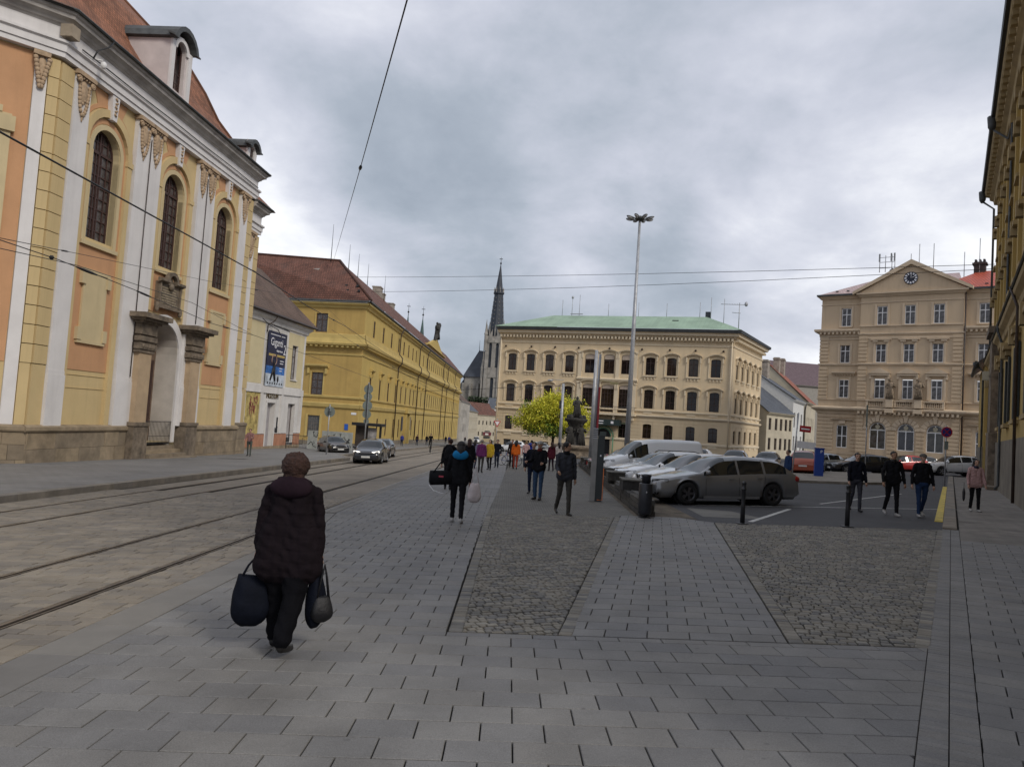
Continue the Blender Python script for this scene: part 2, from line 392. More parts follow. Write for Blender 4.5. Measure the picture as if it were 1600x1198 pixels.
# promenade slabs
prom = rootstruct('promenade_paving', 'grey granite slab paving of the wide promenade')
T1 = [(-.46, 6.97), (.70, 6.97), (2.89, 18.4), (4.0, 30), (5.2, 53), (0.0, 53), (-.04, 41), (-.2, 30), (-.43, 15.2)]
ZA = [(-3.2, 2.3), (SX(2.3), 2.3), (SX(6.96), 6.96), (-3.2, 6.96)]
ZL = [(-3.2, 6.96), (-.46, 6.96), (-.43, 15.2), (-3.2, 15.2)]
ZLb = [(-3.2, 15.2), (-.43, 15.2), (-.2, 27), (-3.2, 27)]
ZL2 = [(-3.2, 12.2), (-3.2, 27), (-3.68, 27), (-3.75, 16.9)]
lay(prom, 'paving_slab', SLAB, [ZA, ZL, ZLb, ZL2], grid(-4.4, 4.6, 2.22, 27, .395, .288), 300, 9)
sheet('promenade_paving_far', [(-3.68, 27), (-.2, 27), (-.04, 41), (0, 53), (2.5, 105), (-3.0, 105)], SLABT, -.004, label='grey slab paving further along the promenade', cat='pavement')
slb = rootstruct('slab_walk', 'tapering walk of grey slabs between the two cobbled fields')
ZB = [(.70, 6.99), (2.71, 6.99), (4.92, 17.47), (4.3, 18.35), (2.89, 18.4)]
lay(slb, 'paving_slab', SLAB, [ZB], grid(.2, 5.2, 6.96, 18.5, .40, .285, skew=.2), 300, 12)
# cobbles
c1 = rootstruct('cobbled_field_left', 'tapering cobbled field in the middle of the promenade')
Z1 = [(-.46, 6.99), (.70, 6.99), (2.8, 18), (-.42, 18)]
Z1i = [(-.306, 7.0), (.574, 7.0), (2.67, 18), (-.278, 18)]
def cob(x0, x1, y0, y1, az, w=.10, h=.088):
    a = math.radians(-az); ca, sa = math.cos(a), math.sin(a); R = max(x1-x0, y1-y0)*.8; mx, my = (x0+x1)/2, (y0+y1)/2
    v = -R; j = 0
    while v < R:
        u = -R+rg.random()*w; hh = h*rg.uniform(.9, 1.1); wob = rg.uniform(0, 6)
        while u < R:
            ww = w*rg.uniform(.75, 1.3); g = .0075
            f = lambda s: .012*math.sin(s*1.9+wob)
            q = [(u+g+rg.uniform(-1, 1)*.005, v+g+f(u)), (u+ww-g+rg.uniform(-1, 1)*.005, v+g+f(u+ww)), (u+ww-g, v+hh-g+f(u+ww)+rg.uniform(-1, 1)*.005), (u+g, v+hh-g+f(u)+rg.uniform(-1, 1)*.005)]
            wx = mx+u*ca-v*sa; wy = my+u*sa+v*ca
            if x0-.2 < wx < x1+.2 and y0-.2 < wy < y1+.2:
                yield [(mx+p*ca-s*sa, my+p*sa+s*ca) for p, s in q]
            u += ww
        v += hh; j += 1
def border(line, w=.11, h=.10):       # a row of cobbles along a line
    (xa, ya), (xb, yb) = line; d = Vector((xb-xa, yb-ya)); n = d.length; d.normalize(); e = Vector((d.y, -d.x)); t = 0
    while t < n:
        hh = h*rg.uniform(.8, 1.4)
        a = Vector((xa, ya))+d*(t+.004)+e*.003; b = Vector((xa, ya))+d*(min(n, t+hh)-.004)+e*.003
        yield [tuple(a), tuple(a+e*w), tuple(b+e*w), tuple(b)]; t += hh
kw = dict(top=.002, dep=.03, ch=.009, chz=.007, jz=.004, gap=.0005)
import itertools
big = [(-20, -20), (60, -20), (60, 80), (-20, 80)]
lay(c1, 'cobblestone', COB, [Z1i], cob(-.5, 2.9, 7, 18, -22), 150, 9, **kw)
bl = itertools.chain(border(((-.44, 7.0), (-.41, 18)), .13), border(((.58, 7.0), (2.68, 18)), .13))
lay(c1, 'border_cobblestone', COB, [big], bl, 120, 9, **kw)
sheet('cobbled_field_far', [(-.42, 18), (2.8, 18), (2.86, 18.4), (3.2, 18.1), (5.05, 53), (5.2, 60), (.4, 60), (-.04, 41), (-.2, 30)], COBT, -.006, label='cobbled walk continuing beside the timber barrier', cat='pavement')
c2 = rootstruct('cobbled_field_right', 'cobbled field between the slab walk and the brick strip')
Z2 = [(2.71, 6.99), (4.01, 6.99), (10.33, 17.6), (4.92, 17.5)]
Z2i = [(2.872, 7.0), (3.90, 7.0), (10.17, 17.5), (5.065, 17.4)]
lay(c2, 'cobblestone', COB, [Z2i], cob(2.7, 10.4, 6.9, 17.6, 12, .112, .092), 170, 12, **kw)
lay(c2, 'border_cobblestone', COB, [big], itertools.chain(border(((2.73, 7.0), (4.93, 17.4)), .13), border(((3.89, 7.0), (10.17, 17.5)), .13)), 120, 9, **kw)
# brick strip
stp = rootstruct('brick_strip', 'double band of narrow grey bricks along the right of the square')
dv = Vector((math.sin(math.radians(30.8)), math.cos(math.radians(30.8)))); ev = Vector((dv.y, -dv.x))
def strip(o, w, h, t0, t1):
    t = t0
    while t < t1:
        hh = h*rg.choice((.7, 1, 1, 1.3)); a = Vector((2.44, 4.35))+ev*o+dv*t; b = a+dv*hh
        yield [tuple(a), tuple(a+ev*w), tuple(b+ev*w), tuple(b)]; t += hh
lay(stp, 'strip_brick', SLAB, [big], itertools.chain(strip(.004, .169, .075, -2.2, 15.6), strip(.177, .170, .075, -2.2, 15.6)), 300, 9, ch=.002, chz=.002, gap=.0015)
# right pavement
rp = rootstruct('side_pavement', 'slab pavement running along the yellow house on the right')
o0 = Vector((2.44, 4.35))+ev*.352
def rgrid():
    for j in range(58):
        t = -2.2+j*.27; s = -.40*(.5 if j % 2 else 0)
        while s < 3.6:
            a = o0+dv*t+ev*s; b = a+dv*.27
            yield [tuple(a), tuple(a+ev*.40), tuple(b+ev*.40), tuple(b)]; s += .40
pA = o0+dv*-2.2; pB = o0+dv*13.2
ZR = [tuple(pA), tuple(pA+ev*3.4), tuple(pB+ev*3.4), tuple(pB)]
lay(rp, 'paving_slab', SLAB, [ZR], rgrid(), 250, 9)
pC = o0+dv*62
sheet('side_pavement_far', [tuple(pB), tuple(pB+ev*3.6), tuple(pC+ev*3.6), tuple(pC)], M('worn_asphalt_walk', (.185, .17, .152), .85, .2, 1.2, .25, 60, stain=.4, stc=(.09, .085, .08), ss=.6, coord='pos', brick=(.3, .3, .012, .65, .1, 1), fine=.1), -.002, label='worn brownish pavement beside the right hand house', cat='pavement')
# lot and square asphalt
sheet('car_park', [(4.72, 18.02), (4.95, 17.52), (10.33, 17.62), (SX(17.7), 17.7), (SX(58), 58), (70, 75), (72, 115), (20, 128), (-3, 128), (2.6, 105), (.4, 60), (5.2, 60), (5.6, 56)], ASPH, -.012, step=None, label='dark asphalt of the car park and the road around the square', cat='asphalt')
sheet('earth_patch', [(3.2, 18.1), (4.3, 18.37), (4.70, 18.05), (5.2, 30), (5.8, 56), (5.2, 56)], DIRT, -.009, label='bare earth patch between barrier and car park', cat='ground')
sheet('concrete_patch', [(5.05, 18.9), (6.6, 18.8), (6.3, 20.7), (5.2, 21.3)], CONC, -.008, label='pale concrete patch in the asphalt', cat='ground')
def band(x0, y0, x1, y1, w, mat, name, z=-.006, seg=1, label=None, par=None):
    d = Vector((x1-x0, y1-y0)).normalized(); e = Vector((d.y, -d.x))*w/2
    return sheet(name, [(x0-e.x, y0-e.y), (x0+e.x, y0+e.y), (x1+e.x, y1+e.y), (x1-e.x, y1-e.y)], mat, z, label=label, cat=None, parent=par)
mk = rootstruct('parking_markings', 'worn white parking lines on the asphalt')
band(5.95, 18.0, 8.45, 22.1, .13, PAINT, 'painted_line', par=mk)
band(5.2, 22.35, 21, 25.3, .10, PAINT, 'painted_line', par=mk)
for k in range(1, 9): band(5.3+k*.15, 22.3+k*2.72+1, 10.2+k*.15, 22.3+k*2.72+2.6, .10, PAINT, 'painted_line', par=mk)
band(10.4, 24.6, 17, 32.0, .10, PAINT, 'painted_line', par=mk)
# kerbs as single stones
def kerb(name, label, pts, w, h, L=1.0, mat=KERB, side=1):
    r = rootstruct(name, label); t = 0
    for (xa, ya), (xb, yb) in zip(pts, pts[1:]):
        d = Vector((xb-xa, yb-ya)); n = d.length; d.normalize(); e = Vector((d.y, -d.x))*w*side; k = max(1, round(n/L))
        for i in range(k):
            a = Vector((xa, ya))+d*(n*i/k+.004); b = Vector((xa, ya))+d*(n*(i+1)/k-.004); c = (a+b)/2
            q = [a, a+e, b+e, b] if side > 0 else [a, b, b+e, a+e]
            m = MB(); paver(m, [(p.x-c.x, p.y-c.y) for p in q], h, h+.03, .012, .012)
            m.build('kerb_stone', mat, r, loc=(c.x, c.y, gz(c.x, c.y)), fix=False)
    return r
kerb('street_kerb', 'stone kerb along the left pavement', [(kerbx(y)-.30, y) for y in (6, 20, 35, 50, 56, 80, 110, 150)], .30, .16)
k0 = Vector((10.42, 17.72)); 
kr = kerb('car_park_kerb', 'low kerb between the car park and the side pavement', [tuple(k0+dv*s) for s in (0, 46)], .30, .05, 1.0)
yb = rootstruct('yellow_kerb_edge', 'yellow paint band along the car park kerb')
m = MB()
for (s0, s1) in ((2.2, 26),):
    n = int((s1-s0)/.5)
    for i in range(n):
        a = k0+dv*(s0+i*.5)-ev*.20; b = a+dv*.49; e = ev*(.19)
        paver(m, [tuple(a), tuple(a+e), tuple(b+e), tuple(b)], .012, .03, .006, .006)
m.build('painted_kerb_stone', YPAINT, yb, fix=False, kind='stuff')
# street
sheet('street', [(kerbx(-10), -10), (-3.4, -10), (-3.3, 20), (-3.3, 60), (-2.6, 105), (3, 330), (-8.3, 330), (-12.4, 56), (-10.5, 50)], ROADT, -.034, label='sand coloured paved street with tram tracks', cat='street')
st = rootstruct('street_paving', 'sand coloured road bricks laid across the street')
def sgrid():
    yield from grid(-11.3, -3.6, 3.5, 21, .25, .155, jit=.25)
def zq(xa, xb): return [(xa(3), 3), (xb(3), 3), (xb(21), 21), (xa(21), 21)]
g = .08
zs = [zq(lambda y: kerbx(y)+.0, lambda y: rail3(y)-1.435-g), zq(lambda y: rail3(y)-1.435+g, lambda y: rail3(y)-g), zq(lambda y: rail3(y)+g, lambda y: rail1(y)-1.435-g), zq(lambda y: rail1(y)-1.435+g, lambda y: rail1(y)-g),
      [(rail1(3)+g, 3), (-3.66, 3), (-3.66, 12.3), (-3.95, 15.2), (rail1(17)+g, 17)]]
lay(st, 'road_brick', ROADB, zs, sgrid(), 300, 9, top=-.002, dep=.03, ch=.006, chz=.005, jz=.004, gap=.005)
bd = rootstruct('border_band', 'pale smooth stone band between street and promenade')
bits = []
y = 2.3
while y < 12.2:
    bits.append([(-3.65, y), (-3.21, y), (-3.21, y+.9), (-3.65, y+.9)]); y += .9
y = 12.2
while y < 16.5:
    a, b = edgex(y), edgex(y+.9); bits.append([(a-.44, y), (a-.01, y), (b-.01, y+.9), (b-.44+(.1 if y > 15 else 0), y+.9)]); y += .9
for o in (0, 1):
    y = 16.9
    while y < 40: 
        bits.append([(edgex(y)-.21-.2*o, y), (edgex(y)-.015-.2*o, y), (edgex(y+.4)-.015-.2*o, y+.4), (edgex(y+.4)-.21-.2*o, y+.4)]); y += .4
lay(bd, 'border_stone', BORD, [big], bits, 120, 9, gap=.003)
# rails
tr = empty('tram_track', label='two pairs of grooved tram rails set in the street', cat='tram track')
def rail(fx, y0=1, y1=200):
    m = MB(); ys = [y0+(y1-y0)*i/12 for i in range(13)]
    for (a, b, z, mi) in ((-.050, -.004, .0, 0), (-.004, .038, -.024, 1), (.038, .056, -.002, 0), (-.078, -.050, -.024, 1), (.056, .080, -.024, 1)):
        for i in range(12):
            p, q = ys[i], ys[i+1]
            m.add([(fx(p)+a, p, gz(fx(p)+a, p)+z), (fx(p)+b, p, gz(fx(p)+b, p)+z), (fx(q)+b, q, gz(fx(q)+b, q)+z), (fx(q)+a, q, gz(fx(q)+a, q)+z)], [(0, 1, 2, 3)], mi)
            m.add([(fx(p)+a, p, gz(fx(p)+a, p)+z), (fx(q)+a, q, gz(fx(q)+a, q)+z), (fx(q)+a, q, gz(fx(q)+a, q)-.045), (fx(p)+a, p, gz(fx(p)+a, p)-.045)], [(0, 1, 2, 3)], mi)
            m.add([(fx(p)+b, p, gz(fx(p)+b, p)+z), (fx(q)+b, q, gz(fx(q)+b, q)+z), (fx(q)+b, q, gz(fx(q)+b, q)-.045), (fx(p)+b, p, gz(fx(p)+b, p)-.045)], [(0, 1, 2, 3)], mi)
    m.build('rail', [STEEL, GROOVE], tr, fix=False)
for f in (rail1, lambda y: rail1(y)-1.435, rail3, lambda y: rail3(y)-1.435): rail(f)
# left pavement
lp = [(kerbx(y)-.3, y) for y in (-10, 6, 20, 35, 50, 56, 110, 330)]
mb = MB()
for (xa, ya), (xb, yb2) in zip(lp, lp[1:]):
    n = max(1, int((yb2-ya)/12))
    for i in range(n):
        t0, t1 = i/n, (i+1)/n; x0, x1 = xa+(xb-xa)*t0, xa+(xb-xa)*t1; y0, y1 = ya+(yb2-ya)*t0, ya+(yb2-ya)*t1
        mb.poly([(-60, y0, gz(-60, y0)+.15), (x0, y0, gz(x0, y0)+.15), (x1, y1, gz(x1, y1)+.15), (-60, y1, gz(-60, y1)+.15)])
tag(mb.build('left_pavement', M('left_pavement_slabs', (.185, .181, .177), .7, .12, .5, .2, 60, stain=.25, stc=(.11, .11, .11), ss=.35, coord='pos', brick=(.4, .28, .01, .6, .08, 1), fine=.07), fix=False), 'grey paved footway in front of the church', 'pavement', kind='structure')
mb = MB(); mb.box(-15.9, -14.4, 41, 41.6, 0, .004); mb.v = [(x, y, gz(x, y)+.152+z) for x, y, z in mb.v]
tag(mb.build('manhole_cover', IRON), 'flat dark utility cover in the footway by the church', 'manhole')
# traffic island with kerb
isl = [(13.5, 39.4), (18.4, 39.0), (20.5, 40.2), (27.5, 53), (28.2, 56), (22, 57), (15, 45)]
mb = MB(); mb.prism([(x, y, gz(x, y)-.05) for x, y in isl], (0, 0, .17)); tag(mb.build('traffic_island', KERB), 'low kerbed island with the ticket machine', 'traffic island', kind='structure')
# ------------------------------------------------------------------ facade tools
def wall(mb, u0, u1, z0, z1, o, holes, mi=0, rmi=None):
    """front face of a wall with real openings: holes = (u0,u1,z0,z1,rise,depth); rise = height of the curved head inside z1"""
    if rmi is None: rmi = mi
    cuts = sorted({u0, u1, *[h[0] for h in holes], *[h[1] for h in holes]}); y = -o
    cuts = [c for c in cuts if u0-1e-6 <= c <= u1+1e-6]
    for a, b in zip(cuts, cuts[1:]):
        if b-a < 1e-6: continue
        hs = sorted([h for h in holes if h[0] <= a+1e-6 and h[1] >= b-1e-6], key=lambda h: h[2]); z = z0
        for h in hs:
            if h[2] > z+1e-6: mb.quad((a, y, z), (b, y, z), (b, y, h[2]), (a, y, h[2]), mi)
            z = h[3]
        if z < z1-1e-6: mb.quad((a, y, z), (b, y, z), (b, y, z1), (a, y, z1), mi)
    for h in holes:
        a, b, c, d, r, dp = h[:6]; yb = y+dp
        if not (a >= u0-1e-6 and b <= u1+1e-6): continue
        mb.quad((a, y, c), (a, yb, c), (a, yb, d-r), (a, y, d-r), rmi); mb.quad((b, y, c), (b, y, d-r), (b, yb, d-r), (b, yb, c), rmi)
        mb.quad((a, y, c), (b, y, c), (b, yb, c), (a, yb, c), rmi)
        if r <= 0: mb.quad((a, y, d), (a, yb, d), (b, yb, d), (b, y, d), rmi)
        else:
            n = 12; pts = []
            for i in range(n+1):
                t = PI-PI*i/n; pts.append(((a+b)/2+(b-a)/2*math.cos(t), d-r+r*math.sin(t)))
            for (p, q) in zip(pts, pts[1:]):
                mb.quad((p[0], y, p[1]), (q[0], y, q[1]), (q[0], y, d), (p[0], y, d), mi)
                mb.quad((p[0], y, p[1]), (p[0], yb, p[1]), (q[0], yb, q[1]), (q[0], y, q[1]), rmi)
def arch_pts(w, z0, z1, r, n=10, half=False):
    pts = [(-w/2, z0), (w/2, z0)]
    if r <= 0: return pts+[(w/2, z1), (-w/2, z1)]
    for i in range(n+1):
        t = PI*i/n; pts.append((w/2*math.cos(t), z1-r+r*math.sin(t)))
    return pts
WM = {}
def window_meshes(key, w, h, rise, fmat, bars_u, bars_z, fw=.07, bw=.035, gmat=None, fd=.06):
    """origin at the centre of the sill line; faces -y"""
    if key in WM: return WM[key]
    m = MB(); out = arch_pts(w, 0, h, rise); inn = arch_pts(w-2*fw, fw, h-fw, max(0, rise-fw) if rise > 0 else 0)
    n = len(out)
    for i in range(n):
        j = (i+1) % n; a, b, c, d = out[i], out[j], inn[j], inn[i]
        m.add([(a[0], 0, a[1]), (b[0], 0, b[1]), (c[0], 0, c[1]), (d[0], 0, d[1]), (a[0], fd, a[1]), (b[0], fd, b[1]), (c[0], fd, c[1]), (d[0], fd, d[1])],
              [(0, 1, 2, 3), (3, 2, 6, 7), (0, 4, 5, 1)])
    def top(u):
        if rise <= 0: return h-fw
        k = min(1, abs(u)/(w/2)); return h-rise+rise*math.sqrt(max(0, 1-k*k))-fw*.6
    for u in bars_u: m.box(u-bw/2, u+bw/2, .008, fd-.012, fw, top(u))
    for z in bars_z:
        e = w/2-fw*.5
        if rise > 0 and z > h-rise: e = w/2*math.sqrt(max(0.01, 1-((z-h+rise)/rise)**2))-fw*.5
        bb = bw if isinstance(z, float) else bw
        m.box(-e, e, .012, fd-.016, z-bb/2, z+bb/2)
    me = m.mesh('window', fmat)
    g = MB(); g.poly([(a, fd*.7, b) for a, b in arch_pts(w-.02, .01, h-.01, rise)])
    gm = g.mesh('pane', gmat or GLASS)
    WM[key] = (me, gm); return WM[key]
def window(parent, key, u, z, o, name='window'):
    me, gm = WM[key]; w = obj(name, me, parent, (u, -o, z)); obj('pane', gm, w); return w
def arch_ring(m, uc, zs, r0, r1, o0, o1, t0=0, t1=PI, n=14, mi=0, e=1):
    for i in range(n):
        a, b = t0+(t1-t0)*i/n, t0+(t1-t0)*(i+1)/n
        pts = [(uc+r0*math.cos(a), zs+e*r0*math.sin(a)), (uc+r1*math.cos(a), zs+e*r1*math.sin(a)), (uc+r1*math.cos(b), zs+e*r1*math.sin(b)), (uc+r0*math.cos(b), zs+e*r0*math.sin(b))]
        q = [(u, -o0, z) for u, z in pts]+[(u, -o1, z) for u, z in pts]
        m.add(q, [(7, 6, 5, 4), (0, 4, 5, 1), (1, 5, 6, 2), (2, 6, 7, 3), (3, 7, 4, 0)], mi)
TILE_O = M('orange_roof_tiles', (.27, .12, .07), .85, .22, 1.2, .9, 40, brick=(.20, .17, .018, .45, .22), stain=.4, stc=(.10, .07, .055), ss=.5)
TILE_R = M('red_brown_roof_tiles', (.165, .075, .055), .85, .18, .8, .9, 40, brick=(.24, .30, .04, .45, .18), stain=.45, stc=(.075, .06, .055), ss=.35)
TILE_B = M('brown_roof_tiles', (.13, .085, .065), .85, .18, .8, .9, 40, brick=(.24, .30, .03, .55, .15), stain=.4, stc=(.08, .07, .06), ss=.4)
SHEETM = M('dark_gutter_metal', (.055, .06, .062), .6, .25, 3, .2, 30, stain=.3, stc=(.12, .12, .11))
# ------------------------------------------------------------------ church
CY = M('church_yellow_plaster', (.56, .43, .225), .9, .05, .5, .12, 25, stain=.22, stc=(.42, .33, .19), ss=.35, fine=.03, streak=.3)
CO = M('church_orange_plaster', (.52, .29, .155), .9, .06, .6, .12, 25, stain=.25, stc=(.38, .21, .11), ss=.4, fine=.03, streak=.3)
CC = M('church_cream_plaster', (.55, .45, .27), .9, .05, .7, .1, 25, stain=.2, stc=(.42, .35, .22), ss=.5, streak=.3)
CW = M('church_white_plaster', (.66, .64, .635), .85, .05, .6, .1, 25, stain=.25, stc=(.52, .50, .48), ss=.5, fine=.02, streak=.3)
CS = M('church_plinth_stone', (.25, .20, .14), .9, .2, 1.5, .35, 30, rnd=.16, stain=.5, stc=(.09, .07, .05), ss=.8, fine=.1)
CSD = M('church_dark_stone', (.17, .135, .10), .9, .3, 3, .5, 25, stain=.5, stc=(.05, .042, .036), ss=1.2)
CT = M('capital_terracotta', (.40, .29, .19), .9, .15, 6, .3, 40)
CNC = M('cornice_weathered', (.40, .375, .35), .9, .14, 1.2, .2, 20, stain=.45, stc=(.22, .19, .175), ss=.7, streak=.3)
WBROWN = M('window_brown_wood', (.055, .028, .024), .6, .2, 6)
LEAD = M('leaded_glass', (.075, .065, .065), .25, .45, 5, spec=.5)
church = empty('church', (-18.9, 36.3, 0), fz(4.0), 'baroque church with white pilasters, orange panels and tall arched windows', 'church')
H_TOP = 15.42
AX = [-3.1, 2.8, 8.7]
def church_wall():
    m = MB(); holes = [(c-1.0, c+1.0, 8.72, 13.76, 1.0, .36) for c in AX]+[(1.5, 4.62, .02-.5, 5.85, 1.56, 1.1)]
    wall(m, -6.6, 12.3, .30, 17.0, 0, holes, 0, 1)
    # below plinth line the portal opening continues in the plinth; side and far returns
    m.quad((12.3, 0, -2.5), (12.3, .35, -2.5), (12.3, .35, 17), (12.3, 0, 17))
    wall(m, 12.3, 14.4, .3, 15.3, -.35, [])
    m.quad((14.4, .35, -2.5), (14.4, 16, -2.5), (14.4, 16, 15.3), (14.4, .35, 15.3))
    m.build('wall', [CY, CC], church, fix=False)
church_wall()
WIN = window_meshes('church', 2.0, 5.04, 1.0, WBROWN, [-.6, -.2, .2, .6], [.5+.5*i for i in range(9)], .10, .055, LEAD, .08)
for i, c in enumerate(AX):
    w = window(church, 'church', c, 8.72, -.30)
    m = MB()   # mullion and transom, heavier
    m.box(-.05, .05, -.02, .05, .05, 4.9); m.box(-.95, .95, -.02, .05, 3.95, 4.08)
    m.build('glazing_bar', WBROWN, w)
    m = MB()   # window architrave, flat inner band
    for s in (-1, 1): m.fb(c+s*1.02, c+s*1.25, .0, .07, 8.5, 12.76)
    arch_ring(m, c, 12.76, 1.02, 1.25, 0, .07); m.fb(c-1.32, c+1.32, 0, .16, 8.36, 8.54)
    for s in (-1, 1): m.fb(c+s*1.0, c+s*1.07, -.27, .09, 8.54, 12.6)
    m.build('window_surround', CC, church)
    m = MB()   # outer raised yellow frame with arch
    for s in (-1, 1): m.fb(c+s*1.45, c+s*1.80, .0, .16, .42 if i != 1 else 6.3, 12.76)
    for s in (-1, 1): m.fb(c+s*1.42, c+s*1.84, .0, .20, 12.66, 12.90)
    arch_ring(m, c, 12.90, 1.45, 1.80, 0, .16)
    m.build('blind_arch', CY, church)
    m = MB()   # orange field between
    zl = 2.85 if i != 1 else 6.3
    m.fb(c-1.45, c-1.25, 0, .03, zl, 12.8); m.fb(c+1.25, c+1.45, 0, .03, zl, 12.8); arch_ring(m, c, 12.8, 1.25, 1.45, 0, .03)
    if i != 1: m.fb(c-1.25, c+1.25, 0, .03, 2.85, 8.36)
    else: m.fb(c-1.25, c+1.25, 0, .03, 6.3, 8.36)
    arch_ring(m, c, 12.95, 1.80, 1.98, 0, .03)
    for s in (-1, 1):      # orange wedge corners above the arch
        m.fprism([(c+s*.25, 15.38), (c+s*.25, 14.85), (c+s*.9, 14.66), (c+s*1.25, 15.38)], 0, .028)
    m.build('orange_panel', CO, church)
    k = MB(); k.fprism([(c-.17, 14.28), (c+.17, 14.28), (c+.27, 15.40), (c-.27, 15.40)], 0, .26); ko = k.build('keystone', CW, church)
    k = MB()
    for q in range(5): k.tube([(c+(-1)**q*.05, -.27, 14.5+q*.18), (c-(-1)**q*.07, -.30, 14.58+q*.18)], .05, 6)
    k.build('keystone_carving', CT, ko)
    if i != 1:
        m = MB(); m.fb(c-.82, c+.82, .03, .12, 4.15, 7.25)
        for (zz, s) in ((7.28, 1), (4.12, -1)):
            m.fb(c-.98, c+.98, .03, .15, zz-.07, zz+.07)
            for q in (-1, 1): m.fb(c+q*.76, c+q*1.04, .03, .19, zz-s*.62, zz-s*.07)
        m.build('framed_panel', CC, church)
# white pilasters with carved capitals
PU = [(-5.80, -4.80), (-1.14, -.07), (-.03, 1.03), (4.90, 5.84), (5.88, 6.90), (10.45, 11.42)]
def pilaster(parent, u0, u1, o, zb=.40, zt=14.9, oo=.22, cap=True):
    m = MB(); m.fb(u0, u1, o, o+oo, 2.72, zt+.45); m.fb(u0-.03, u1+.03, o, o+oo+.05, zb, 2.55); m.fb(u0, u1, o, o+oo+.025, 2.55, 2.72)
    p = m.build('pilaster', CW, parent)
    if not cap: return p
    c = MB(); uc = (u0+u1)/2; w = (u1-u0)/2; q = o+oo
    c.fb(u0-.09, u1+.09, o, q+.17, zt+.30, zt+.48)
    for s in (-1, 1):
        # volute
        pts = [(uc+s*(w-.06+.13*math.cos(t)*(1-t/14)), -(q+.10), zt+.12+.13*math.sin(t)*(1-t/14)) for t in [k*.7 for k in range(10)]]
        c.tube(pts, .055, 6); c.ell((uc+s*(w-.06), -(q+.11), zt+.12), .07, .06, .07, 8, 5)
    for k in range(5): # egg and leaf
        c.ell((uc+(k-2)*w*.36, -(q+.07), zt+.24), w*.14, .06, .07, 6, 5)
    c.ell((uc, -(q+.0), zt-.30), w*.55, .09, .55, 8, 6)
    for k in range(9): # hanging festoon: cartouche narrowing downwards
        t = k/8; ww = w*.62*math.sqrt(max(0.02, 1-t**1.6)); z = zt-.02-t*1.25
        for s in (-1, 1): c.ell((uc+s*ww, -(q+.04), z), .09, .07, .11, 6, 5)
        if k < 6: c.ell((uc+.05*(-1)**k, -(q+.03), z), .10, .055, .08, 6, 5)
    c.ell((uc, -(q+.03), zt-1.42), .05, .04, .16, 6, 5)
    c.build('carved_capital', CT, p); return p
for a, b in PU: pilaster(church, a, b, 0)
m = MB(); pilaster(church, 12.56, 13.56, -.35, .55, 13.0)
# rusticated corner strips: every band a block
def blocks(parent, u0, u1, o0, o1, z0, z1, h, mat, name='corner_block', gap=.035):
    n = max(1, round((z1-z0)/h)); h = (z1-z0)/n
    me = MB(); me.fb(-(u1-u0)/2, (u1-u0)/2, o0, o1, gap/2, h-gap/2); mesh = me.mesh(name, mat)
    for k in range(n): obj(name, mesh, parent, ((u0+u1)/2, 0, z0+k*h))
blocks(church, -6.6, -5.84, 0, .16, 2.9, 15.3, .78, CY)
blocks(church, 11.46, 12.3, 0, .16, 2.9, 15.3, .78, CY)
blocks(church, 13.66, 14.40, -.35, -.19, 2.9, 13.4, .78, CY)
for q in ((-6.6, -5.84, 0, .14, .4, 2.88), (11.46, 12.3, 0, .14, .4, 2.88), (13.6, 14.4, -.35, -.2, .5, 2.88)):
    m = MB(); m.fb(*q); m.build('corner_base', CY, church)
for a, b in ((-4.75, -1.2), (6.95, 10.4)):
    for z in (2.05, 2.62): m = MB(); m.fb(a, b, 0, .03, z, z+.03); m.build('string_course', CY, church)
# entablature
def entab(parent, u0, u1, zb, c0, c1, off=0):
    e = MB(); e.prof([(off, zb), (off+.30, zb), (off+.30, zb+.22), (off+.36, zb+.22), (off+.36, zb+.50), (off+.46, zb+.56), (off+.46, zb+.66), (off, zb+.66)], u0, u1, 0, c0, c1)
    a = e.build('architrave', CW, parent)
    e = MB(); e.prof([(off, zb+.66), (off+.26, zb+.66), (off+.26, zb+1.22), (off, zb+1.22)], u0, u1, 0, c0, c1); e.build('frieze', CW, parent)
    e = MB(); e.prof([(off, zb+1.22), (off+.28, zb+1.22), (off+.34, zb+1.3), (off+.40, zb+1.32), (off+.46, zb+1.42), (off+.58, zb+1.5), (off+.66, zb+1.52), (off+.68, zb+1.64), (off+.76, zb+1.7), (off+.78, zb+1.80), (off, zb+1.84)], u0, u1, 0, c0, c1)
    e.build('cornice', CNC, parent)
    e = MB(); e.prof([(off, zb+1.86), (off+.80, zb+1.81), (off+.88, zb+1.79), (off+.92, zb+1.85), (off+.88, zb+1.91), (off+.1, zb+2.0), (off, zb+2.0)], u0, u1, 0, c0, c1)
    e.build('gutter', SHEETM, parent)
T44 = math.tan(math.radians(22))
entab(church, -6.6, 12.3, H_TOP, T44, .8)
entab(church, 12.3, 14.4, 13.5, 0, .8, -.35)
